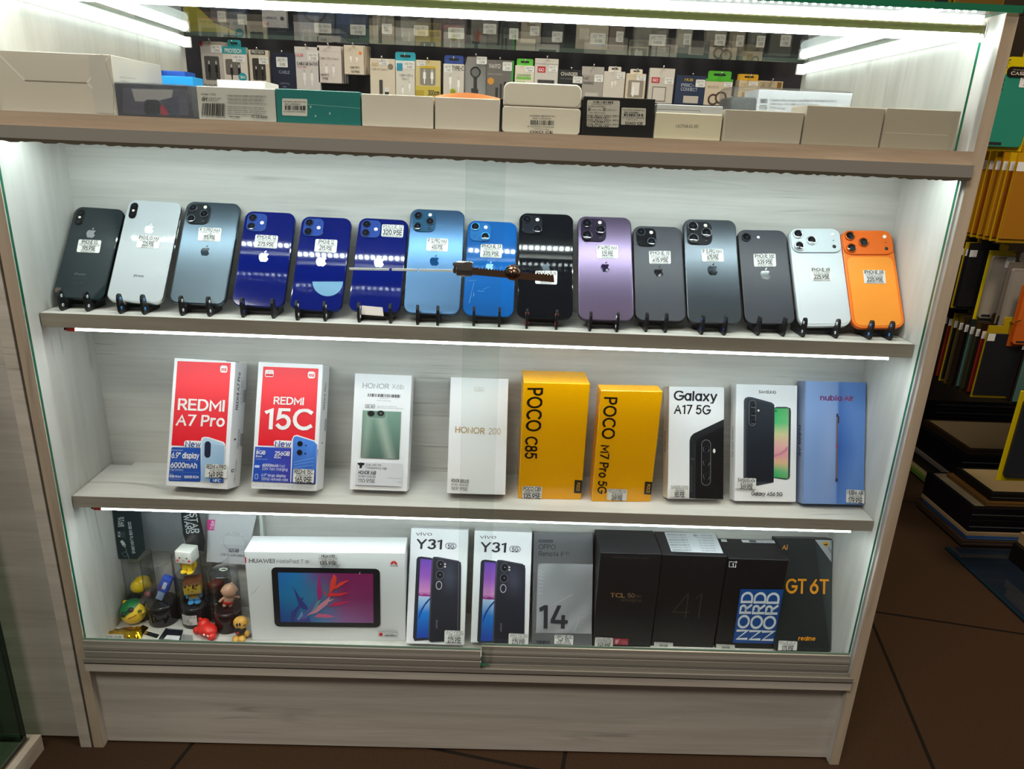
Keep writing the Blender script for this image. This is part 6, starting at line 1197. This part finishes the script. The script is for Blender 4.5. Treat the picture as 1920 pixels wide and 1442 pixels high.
hang(645, 682, 85, 140, '#d6c9b6', 'cream cable box with round orange dot in its corner', bits=[('disc', .83, .74, .08, '#e88030'), ('plug', .35, .42, .68, '#f0ece4'), ('plug', .66, .42, .66, '#f0ece4')], texts=(('CABLE TIPO C', .30, .80, .22, .06, '#3a3a3a', 1), ('12.95E', .34, .78, .08, .06, '#3a3a3a', 1)), sticker=False, n=4, deep=.012)
hang(694, 741, 110, 182, '#d4c8b4', 'cream flash drive box showing black and white plugs', bits=[('rect', .36, .02, .50, .45, '#3a3a36'), ('rect', .58, .02, .74, .26, '#d8d8d8'), ('rect', .58, .02, .74, .14, '#1c1c1c'), ('disc', .82, .80, .11, '#7c7468')], texts=(('550', .08, .30, .80, .08, '#c0a860', 1), ('USB to Type-C', .08, .72, .70, .045, '#6a6458')), stick=(.36, .84, .74, .98))
hang(742, 778, 114, 182, '#d6d2c8', 'white cable box with blue-green header and wide hanger tab', head=(.20, '#d8e4e4'), tab=('#1f9cb0', 1.05, .24), bits=[('rect', .06, .72, .36, .93, '#2a8cb0'), ('plug', .36, .04, .32, '#f2f2ee'), ('plug', .72, .14, .44, '#f2f2ee')], texts=(('Cable USB a', .20, .88, .58, .06, '#7a8488'), ('Tipo C', .30, .70, .48, .06, '#7a8488')), stick=(.42, .78, .98, .98))
hang(779, 826, 113, 182, '#cdbd88', 'white cable box with yellow lower band and white plugs in its window', win=(.18, .32, .80, .84, '#8a8478'), bits=[('rect', 0, 0, 1, .30, '#c8b44a'), ('rect', .0, .0, .34, .18, '#b09a30'), ('rect', .18, .78, .80, .84, '#c8a820')]+[('plug', .36, .36, .76, '#f0f0ee'), ('plug', .66, .36, .76, '#f0f0ee')], texts=(('300cm', .50, .96, .06, .13, '#4a4438', 1),), stick=(.06, .84, .40, .99))
hang(831, 870, 120, 182, '#cfc9c0', 'white cable card with dark blue header and green badge', kind='box', tab=('#24408c', .92, .26), bits=[('plug', .34, .24, .70, '#f4f4f0'), ('plug', .74, .14, .62, '#f4f4f0'), ('disc', .48, .16, .15, '#a8b030')], texts=(('TYPE-C', .42, .98, .82, .12, '#5a5a58', 1), ('2A', .38, .58, .11, .09, '#4a5020', 1)), stick=(.04, .74, .42, .98))
hang(871, 913, 106, 182, '#b7b1aa', 'clear bag with coiled black cable and white tag', kind='bag', bits=[('ring', .48, .62, .24, '#17171a', '#8d8884'), ('rect', .40, .05, .56, .50, '#17171a'), ('rect', .30, .0, .62, .22, '#17171a')], stick=(.52, .82, .98, 1.0))
hang(911, 962, 113, 186, '#6c6864', 'grey cable box with orange dot, green edge and black cord', bits=[('rect', .93, 0, 1, 1, '#3a9a3c'), ('disc', .18, .46, .12, '#d09030'), ('rect', .36, .02, .46, .30, '#2a2826'), ('rect', .52, .02, .60, .40, '#2a2826'), ('rect', .66, .10, .74, .46, '#2a2826')], texts=(('VANYO', .10, .52, .80, .10, '#d8d4cc', 1), ('QUICK CHARGING', .08, .60, .62, .04, '#b8b4ac')), stick=(.60, .74, .94, .96), n=1)
hang(965, 1001, 123, 182, '#d9d3c2', 'white cable box with lime green header tab', tab=('#58b838', .85, .22), bits=[('rect', .08, .56, .84, .64, '#78b848'), ('rect', .1, .44, .56, .5, '#8cc060')], texts=(('CHARGER', .10, .82, .66, .07, '#5a9a38', 1),), stick=(.52, .80, .98, .98))
hang(1002, 1046, 110, 176, '#cac6c0', 'white accessory box with red logo and black cable window', bits=[('rect', .12, .60, .46, .78, '#b82838'), ('rect', .14, .16, .86, .40, '#3a3836'), ('rect', .0, .84, 1, .86, '#b0aca6')], texts=(('IGO', .17, .40, .64, .08, '#f0dcdc', 1),), stick=(.60, .64, .96, .82))
hang(1046, 1092, 131, 184, '#1e1d1e', 'black charger box with white capital lettering', texts=(('CHARGER', .10, .78, .80, .11, '#d0ccc4', 1), ('FAST CHARGING 20W', .10, .74, .66, .05, '#8a8680')), stick=(.60, .54, .98, .78))
hang(1090, 1131, 125, 186, '#9d9791', 'grey fast charging box right of the black charger box', head=(.26, '#aca6a0'), bits=[('rect', .2, .0, .8, .2, '#b8b2ac')], texts=(('FAST', .06, .34, .60, .08, '#4a4642', 1), ('CHARGING', .06, .56, .46, .08, '#4a4642', 1)), stick=(.58, .54, .98, .76))
hang(1131, 1171, 134, 186, '#c9c3ba', 'narrow white cable box with two small plugs', tab=('#d2ccc4', .6, .18), bits=[('plug', .42, .42, .70, '#e4e0d8'), ('plug', .56, .48, .72, '#e4e0d8')], stick=(.60, .74, .98, .94))
hang(1173, 1210, 138, 186, '#cdbfa8', 'cream earphone box with white wire in square window', tab=('#d6ccbc', .62, .18), win=(.12, .06, .90, .74, '#8c8478'), bits=[('rect', .30, .16, .70, .66, '#dcd8d2'), ('rect', .36, .1, .44, .5, '#efece6')], stick=(.52, .74, .98, .94))
hang(1216, 1263, 128, 194, '#c4bdb4', 'white power bank box with red logo patch', head=(.26, '#cfc8c0'), bits=[('rect', .10, .58, .42, .74, '#b82838'), ('rect', .16, .05, .72, .48, '#7c7670'), ('rect', .20, .08, .68, .45, '#c9c3bb')], texts=(('IGO', .15, .36, .62, .08, '#f0dcdc', 1),), stick=(.62, .56, .98, .74))
hang(1266, 1322, 142, 196, '#23304c', 'navy hub box with tilted grey device picture and yellow brand word', bits=[('rect', .30, .05, .80, .30, '#b9b2a8')], texts=(('PRIC-', .18, .62, .62, .10, '#a8b0bc', 1), ('CONNECT', .18, .74, .48, .10, '#a8b0bc', 1), ('HUB', .28, .56, .82, .08, '#c8a83c', 1)), stick=(.66, .62, .98, .88))
hang(1321, 1372, 148, 198, '#cbbda8', 'cream earphone box with bright green hanging header', tab=('#4aa82c', .85, .30), head=(.10, '#4aa82c'), bits=[('ring', .34, .22, .20, '#4a3a34', '#c4b4a0'), ('ring', .62, .30, .22, '#4a3a34', '#c4b4a0')], texts=(('BUDS', .10, .50, .66, .08, '#a89684'),), stick=(.68, .72, .98, .90))
hang(1384, 1420, 150, 196, '#cdbb9c', 'cream cable box with yellow header and stacked yellow copies', head=(.02, '#c89a20'), tab=('#c89a20', .95, .24), bits=[('rect', .2, .1, .5, .5, '#a8844a'), ('ring', .66, .35, .2, '#6a4a30', '#c8b08c')], texts=(('FAST', .1, .5, .78, .08, '#8a7a4a'),), n=2)
hang(1421, 1467, 152, 182, '#b9a98a', 'low tan box with dark square, last on the lower hooks', bits=[('rect', .76, .45, .94, .95, '#7a5a24')], texts=(('CABLE 3 IN 1', .06, .54, .6, .3, '#7a7060', 1),), sticker=False)
# upper row, seen through the counter glass
yU = .985
hang(393, 425, -30, 42, '#5b5d68', 'grey-blue pack at the left end of the upper hooks', y=yU, bits=[('rect', .5, .0, .9, .25, '#8a7a50')], stick=(.40, .02, .9, .30))
hang(426, 462, -34, 50, '#2c4a78', 'dark blue pack on the upper hooks beside the white earphone card', y=yU, kind='bag', bits=[('rect', .2, .2, .8, .7, '#3a5e90')], stick=(.5, .05, .98, .28))
hang(490, 536, -30, 52, '#cfccd0', 'white earphone card with dark blue earpieces on the upper hooks', y=yU, bits=[('disc', .52, .60, .14, '#2c3a60'), ('disc', .66, .46, .10, '#2c3a60'), ('disc', .82, .22, .08, '#3a4460')], texts=(('EARPHONE', .06, .60, .20, .05, '#6a6a74', 1), ('IGO', .06, .26, .06, .06, '#b03040', 1)), sticker=False)
for (a, c_, t_, b_, col, nm, bits) in (
 (557, 626, -40, 78, '#5c7298', 'clear zip bag with coiled blue-grey cable', [('ring', .46, .52, .34, '#20283c', '#5c7ca8'), ('rect', .1, .0, .9, .2, '#a8a39c')]),
 (628, 690, -40, 82, '#3d5c88', 'blue zip bag with teal lower corner', [('rect', .05, .30, .5, .60, '#2d5ca0'), ('rect', .7, .02, 1, .25, '#5a9a94'), ('disc', .45, .14, .1, '#24282e')]),
 (697, 738, -40, 80, '#a99f90', 'narrow tan clear bag beside the green clip', [('rect', .2, .2, .36, .95, '#d4cabc'), ('rect', .5, .2, .62, .95, '#cfc4b4')]),
 (750, 808, -40, 84, '#9c968c', 'clear zip bag with thick coiled black cable', [('ring', .44, .56, .34, '#1c2428', '#86887e'), ('rect', .05, .02, .95, .2, '#b4aca0')]),
 (812, 876, -40, 90, '#8c7a7c', 'clear zip bag with pinkish red coiled cable', [('rect', 0, .48, .5, .62, '#b05060'), ('ring', .66, .62, .26, '#b07880', '#a08c90'), ('rect', .3, .28, .8, .34, '#b83c50')]),
 (883, 936, -40, 80, '#98928a', 'clear pack with large coiled grey cable and orange sticker', [('ring', .5, .58, .42, '#5a564e', '#96908a'), ('rect', .15, .02, .40, .18, '#c06038')]),
 (940, 976, -40, 92, '#31373a', 'dark clear bag with shiny creases', [('rect', .3, .4, .6, .8, '#9aa4a8'), ('rect', .1, .15, .6, .3, '#4a5256')]),
 (978, 1016, -30, 82, '#8f857a', 'grey-brown charger box on the upper hooks', [('rect', .3, .3, .7, .7, '#6c6258'), ('rect', .4, .34, .66, .66, '#a89c8e')]),
 (1018, 1060, -30, 96, '#2b2e30', 'dark pack with small white sticker on the upper hooks', [('rect', .2, .1, .8, .3, '#3c4042')]),
 (1082, 1143, -30, 100, '#aaa294', 'pale pack with orange strip and blue tag on the upper hooks', [('rect', .30, .42, .48, 1, '#c86c40'), ('rect', .66, .12, .92, .20, '#6a9ac8'), ('rect', .5, .16, .62, .26, '#b8b030'), ('rect', .1, .2, .4, .36, '#c8c0b4')]),
 (1145, 1174, -30, 96, '#6e625c', 'grey pack with red strip on the upper hooks', [('rect', .30, .40, .70, 1, '#a8383c')]),
 (1190, 1257, -30, 104, '#8f8b80', 'wide clear pack with dark cable on the upper hooks', [('rect', .06, .1, .5, .5, '#aaa69a'), ('rect', .6, .5, .9, 1, '#4c4e48'), ('rect', .7, .1, .95, .36, '#b4ae9e')]),
 (1272, 1302, -30, 102, '#8c8a82', 'pale pack with teal strip on the upper hooks', [('rect', .35, .50, .80, 1, '#3a9088'), ('rect', .1, .1, .6, .3, '#aaa69c')]),
 (1325, 1368, -30, 104, '#a49e90', 'clear pack with black cable near the right upper hooks end', [('rect', .25, .4, .55, 1, '#46443e'), ('rect', .1, .2, .9, .4, '#c0b8a8')]),
 (1372, 1402, -30, 106, '#777268', 'grey-brown pack third from the right end of the upper hooks', [('rect', .2, .1, .8, .3, '#8f877a')]),
 (1408, 1442, -30, 108, '#8c9088', 'greenish clear pack second from the right end of the upper hooks', [('rect', .2, .2, .8, .5, '#a0a49c')]),
 (1450, 1492, -30, 106, '#585c56', 'dark greenish pack at the right end of the upper hooks', [('rect', .3, .3, .9, .6, '#6c706a'), ('disc', .5, .8, .1, '#c8a070')])):
    hang(a, c_, t_, b_, col, nm, y=yU, kind='bag' if ('bag' in nm or 'clear' in nm) else 'box', bits=bits, stick=(.45, .14, .92, .30))
b = MB(); P3 = [at(q[0], q[1], y=.93) for q in ((342, -5), (365, 8), (400, 42), (448, 62), (400, 60), (345, 58))]; c0 = P3[2]
b.add([tuple(v-c0) for v in P3]+[tuple(v-c0+Vector((0, .002, 0))) for v in P3], [list(range(6))[::-1], list(range(6, 12))]+[(i, (i+1) % 6, (i+1) % 6+6, i+6) for i in range(6)], C('#a8a030'), 'card')
o = b.build('yellow_pennant'); o.location = c0; tag(o, 'olive-yellow pointed card hanging at the left end of the wall display', 'card')
b = MB(); q0, q1 = at(342, 40, y=.95), at(396, 52, y=.95); b.box((0, 0, 0), (q1.x-q0.x, .02, q0.z-q1.z+.012), C('#c8b818'), 'card'); o = b.build('box'); o.location = (q0.x, .95, q1.z-.006); tag(o, 'small bright yellow box behind the olive pennant', 'box')

# ------------------------------------------------------------------ phone case racks on the right
RG = 'phone cases on the right rack'
ZBOARD = at(1790, 752, y=.86).z
YEL, ORY = '#c8b400', '#b8860c'
def case_pack(x0, x1, yt, yb_, y, col, label, frame=YEL, holes=True, inner=None, grp=RG, thick=.010, shear=0, st=True, bottom='#2a2a2a'):
    cx, cy = (x0+x1)/2, (yt+yb_)/2
    xa, xb = at(x0, cy, y=y).x, at(x1, cy, y=y).x; zt, zb = at(cx, yt, y=y).z, at(cx, yb_, y=y).z
    w, h = xb-xa, zt-zb; M = Matrix.Translation(((xa+xb)/2, y, zb))
    o = empty('phone_case_pack', M, label, 'phone case', grp)
    b = MB(); b.box((-w/2, .004, 0), (w/2, .0075, h), C(frame), 'card', .001, 1); b.prism(rrect(-w*.16, h-.001, w*.16, h+.022, .006, 4), .003, C(frame), 'card', (Vector((0, .0045, 0)), Vector((1, 0, 0)), Vector((0, 0, 1)), Vector((0, 1, 0)))); b.build('backing_frame', o)
    b = MB(); slab(b, w*.84, h*.88, .0085, w*.10, .0015, C(col), C(col), 'plastic', 'plastic', -.0045, 0, h*.05, 5)
    f = Face(b, M, O=(0, -.0045, 0))
    if inner: f.loc(rrect(-w*.36, h*.09, w*.36, h*.90, w*.06, 4), C(inner))
    if holes:
        for k in range(3): f.loc(circ(-w*.26, h*(.86-.055*k), w*.055, 14), C('#12241e'))
    f.loc([(-w*.32, h*.075), (w*.02, h*.075), (w*.02, h*.11), (-w*.32, h*.11)], C(bottom)); b.build('case', o)
    if st:
        b = MB(); f = Face(b, M, O=(0, -.0049, 0)); f.loc(rrect(w*.08, h*.78, w*.42, h*.92, .002, 3), PAP); f.tloc('FUNDA', Vector((w*.12, h*.87)), Vector((w*.26, 0)), Vector((0, h*.025)), GK); f.tloc('6.95E', Vector((w*.16, h*.80)), Vector((w*.2, 0)), Vector((0, h*.03)), GK); b.build('price_sticker', o)
    zw = M.translation.z+h+.016; x_ = M.translation.x
    if not label.startswith('teal'):
        zb2 = max(zw, ZBOARD+.03)-zw; b = MB(); b.tube([(0, .86-y, zb2), (0, .012, 0), (0, -.010, -.002), (0, -.018, .006)], .0016, C('#b9b0a4'), 'chrome', 6); hk = b.build('wall_hook'); hk.location = (x_, y, zw); tag(hk, 'metal hook carrying the '+' '.join(label.replace(',', '').split()[:12]), 'hook', 'hooks on the right rack')
    return o, M, w, h
o, M, w, h = case_pack(1838, 1938, 128, 284, .62, '#278570', 'teal phone case in yellow frame pack, hanging beside the cabinet post')
b = MB(); b.prism(rrect(-w*.20, h*.90, w*.20, h*1.02, .008, 4), .002, C('#1d1712'), 'card', (Vector((0, -.0065, 0)), Vector((1, 0, 0)), Vector((0, 0, 1)), Vector((0, 1, 0)))); f = Face(b, M, O=(0, -.0065, 0)); f.tloc('CASE', Vector((-w*.13, h*.925)), Vector((w*.28, 0)), Vector((0, h*.035)), C('#d8d0c4'), True); f.tloc('PHONE', Vector((-w*.10, h*.975)), Vector((w*.2, 0)), Vector((0, h*.012)), C('#b8b0a4')); b.build('header_card', o)
b = MB(); q = at(1893, 120, y=.615); b.tube([(0, .245, 0), (0, .02, -.002), (0, 0, .008)], .0016, C('#c9c0b4'), 'chrome', 6); ob = b.build('wall_hook'); ob.location = q; tag(ob, 'long metal hook carrying the teal phone case', 'hook')
def stack(px, py0, py1, y0, n, wpx, cols, where, dy=.0105, dx=.0022, tilt=0, rowlab=''):
    "packs one behind the other on a long hook; the front one at y0"
    for k in range(n):
        y = y0+k*dy; c_ = cols[k % len(cols)]
        x = at(px+wpx/2, (py0+py1)/2, y=y0).x+dx*k; w = at(px+wpx, (py0+py1)/2, y=y0).x-at(px, (py0+py1)/2, y=y0).x
        zt, zb = at(px, py0, y=y0).z, at(px, py1, y=y0).z; h = zt-zb
        b = MB(); b.box((-w/2, 0, 0), (w/2, .004, h), C(c_[0]), 'card'); b.box((-w/2+.0008, -.0040, h*.04), (w/2-.004, 0, h*.90), C(c_[1]), 'plastic', .001, 1)
        b.prism(rrect(-w*.16, h-.001, w*.16, h+.020, .005, 3), .003, C(c_[0]), 'card', (Vector((0, .0005, 0)), Vector((1, 0, 0)), Vector((0, 0, 1)), Vector((0, 1, 0))))
        b.box((-w/2-.0002, -.0042, h*.80), (-w/2+.016, -.0040, h*.90), PAP, 'card')
        o = b.build('phone_case_pack'); o.location = (x, y, zb)
        ordn = ('front', 'second', 'third', 'fourth', 'fifth', 'sixth', 'seventh', 'eighth', 'ninth', 'tenth', 'eleventh', 'twelfth')[k]
        tag(o, '%s %s in the %s' % (ordn, c_[2], where), 'phone case', RG)
    x = at(px+wpx/2, (py0+py1)/2, y=y0).x; z = at(px, py0, y=y0).z+.012
    b = MB(); b.tube([(0, .86-y0, 0), (0, -.010, -.002), (0, -.028, .008)], .0016, C('#b9b0a4'), 'chrome', 6); ob = b.build('wall_hook'); ob.location = (x, y0, z); tag(ob, 'long metal hook of the '+where, 'hook', 'hooks on the right rack')
Y_ = (('#b88a08', '#a06a10', 'amber-edged phone case pack'), ('#c09a0c', '#8c4c08', 'yellow-brown phone case pack'), ('#a87808', '#b07a14', 'ochre-edged phone case pack'))
D_ = (('#1c1c1c', '#15161a', 'black phone case pack'), ('#b89a10', '#17181c', 'black case pack, yellow rim'), ('#141414', '#1c2420', 'greenish black phone case pack'))
E_ = (('#a89010', '#1a1c22', 'dark phone case pack, yellow rim'), ('#2a1410', '#7c2418', 'dark red phone case pack'), ('#3a2c14', '#2c3426', 'olive phone case pack'), ('#22282a', '#4a6a64', 'grey-green phone case pack'), ('#2c2018', '#1c1210', 'dark brown phone case pack'), ('#5a4a18', '#3a3020', 'tan-edged phone case pack'))
stack(1890, 285, 455, .58, 12, 92, Y_, 'yellow fan below the teal case', dy=.0205, dx=-.0010)
stack(1800, -90, 32, .66, 5, 90, (('#7a6210', '#5c4410', 'brown phone case pack'), ('#a08418', '#6c4c10', 'ochre phone case pack'), ('#3c2c10', '#8c2818', 'reddish phone case pack')), 'rack above the right lamp end')
stack(1690, -90, 14, .70, 4, 70, (('#6a5410', '#4c3810', 'dim brown phone case pack'), ('#8a7018', '#3c2c10', 'dim ochre phone case pack')), 'rack above the counter glass edge')
case_pack(1925, 1990, 30, 150, .66, '#a02414', 'red phone case pack cut by the right frame edge', frame='#b08a10', st=False)
stack(1806, 455, 580, .66, 8, 60, D_, 'black stack beside the cabinet post', dy=.013, dx=-.001)
case_pack(1842, 1892, 470, 604, .64, '#8b8378', 'grey phone case pack with yellow rim in the middle of the right rack', inner='#9a9286', holes=False)
case_pack(1876, 1926, 492, 650, .60, '#857f78', 'grey printed phone case pack, lower and right of the yellow-rimmed grey one', frame='#6a6258', inner='#8f8a82', holes=False, st=True)
case_pack(1905, 1960, 535, 652, .57, '#c8601c', 'orange phone case pack at the right frame edge', frame='#a85010', holes=False, st=False)
stack(1838, 610, 745, .58, 12, 74, E_, 'mixed low stack beside the cabinet post', dy=.019, dx=-.001)
stack(1912, 632, 758, .56, 9, 74, E_[3:]+E_[:1], 'mixed low stack at the frame edge', dy=.015, dx=0)
for k, (a, c_, t_, b_) in enumerate(((1782, 1812, 588, 640), (1818, 1850, 592, 636), (1856, 1890, 596, 640))):
    xa, xb = at(a, t_, y=.72).x, at(c_, t_, y=.72).x; zt, zb = at(a, t_, y=.72).z, at(a, b_, y=.72).z
    b = MB(); b.prism([(-(xb-xa)/2, 0), ((xb-xa)/2, .002), ((xb-xa)/2*.8, zt-zb), (-(xb-xa)/2*.7, zt-zb-.004)], .002, C('#c8b800'), 'card'); o = b.build('header_card'); o.location = ((xa+xb)/2, .72, zb); tag(o, ('leftmost', 'middle', 'rightmost')[k]+' of three bright yellow header cards above the low packs', 'card')
case_pack(1893, 1990, 735, 905, .50, '#20242a', 'dark phone case in bright yellow frame, hanging low at the right frame edge', frame='#c8b000', holes=False, st=False)

zb_ = at(1790, 752, y=.86).z
b = MB(); b.box((0, 0, 0), (1.2, .012, 1.5-zb_), C('#2a221a'), 'matte'); o = b.build('rack_board'); o.location = (1.06, .86, zb_); tag(o, 'dark brown display board carrying the phone case hooks on the right', 'display board')
# ------------------------------------------------------------------ stacks of tablet boxes and frames low on the right
TG = 'boxes stacked low on the right'
b = MB(); b.box((0, 0, 0), (.9, .75, .006), C('#1a232e'), 'gloss'); b.box((0, 0, .006), (.004, .75, .0064), C('#10303a'), 'gloss'); o = b.build('glass_plate'); o.location = (1.205, -.05, .0005); tag(o, 'bluish glass plate lying on the brown floor at the right', 'glass plate')
def stk(px, py, y, items, W, Dp, z0=.0070, yaw=0):
    p = at(px, py, z=z0); x = p.x; y = p.y if y is None else (p.y-Dp-.03 if y == 'back' else y); z = z0
    for (t, col, top, lab, ox, oy, gw) in items:
        b = MB(); b.box((ox, oy, 0), (ox+W*gw, oy+Dp*gw, t-.0006), C(col), 'card', .0008, 1)
        if top: b.box((ox+.012, oy+.012, t-.0006), (ox+W*gw-.012, oy+Dp*gw-.012, t-.0002), C(top), 'card')
        b.box((ox+.002, oy-.0003, t*.38), (ox+W*gw-.002, oy, t*.46), C('#55555a') if sum(C(col)[:3]) < .2 else C('#8a7a62'), 'card')
        o = b.build('tablet_box'); o.location = (x, y, z); o.rotation_euler = (0, 0, yaw); tag(o, lab, 'box', TG); z += t
    return x, y, z
stk(1802, 1023, None, [(.016, '#3a2c20', None, 'brown bottom board of the front stack on the bluish glass', 0, 0, 1), (.010, '#1f4a80', None, 'thin blue folder near the bottom of the front stack', .012, .004, .97), (.012, '#a08868', None, 'tan box edge above the blue folder', .010, .006, .98), (.034, '#0f0e12', None, 'black tablet box low in the front stack', .012, .008, .98), (.034, '#100e14', '#8c8068', 'black tablet box with cream top in the front stack', .012, .010, .98), (.012, '#6a4c24', None, 'brown wooden frame on the front stack', .05, .02, .8), (.022, '#15130f', '#a8946c', 'dark framed box with tan panel topping the front stack', .065, .03, .72)], .40, .22)
stk(1764, 930, None, [(.014, '#5c7a34', '#9a8c60', 'green-edged printed board at the bottom of the rear stack', 0, 0, 1), (.030, '#0e0d10', None, 'black tablet box lowest in the rear stack', .03, .0, 1), (.014, '#7a7068', None, 'pale slotted tray in the rear stack', .035, .004, .98), (.036, '#100f1a', None, 'navy black tablet box in the rear stack', .04, .004, 1), (.036, '#0f0e18', None, 'upper navy black tablet box in the rear stack', .04, .006, 1), (.020, '#3a2a1c', '#a08a66', 'brown framed box with tan panel on the rear stack', .055, .010, .93)], .44, .26)
stk(1738, 838, None, [(.06, '#0c0b0c', None, 'thick black box at the bottom of the far stack', 0, 0, 1)]+[(.028, '#100f11', None, '%s flat black box of the far stack' % q, 0, .002*k, 1) for k, q in enumerate(('lowest', 'second', 'third', 'fourth', 'fifth', 'topmost'))]+[(.010, '#1f3a28', None, 'dark green folder on the far stack', .01, .01, .95), (.012, '#8a7454', None, 'tan board on top of the far stack', .02, .02, .8)], .6, .24)
stk(1876, 1036, 'back', [(.050, '#15110d', None, 'black box at the bottom of the stack by the right frame edge', 0, 0, 1), (.030, '#a8906a', None, 'tan box in the stack by the right frame edge', .01, .0, 1), (.030, '#b0966e', '#17151c', 'tan box with dark top in the stack by the right frame edge', .02, .0, 1)], .3, .30)
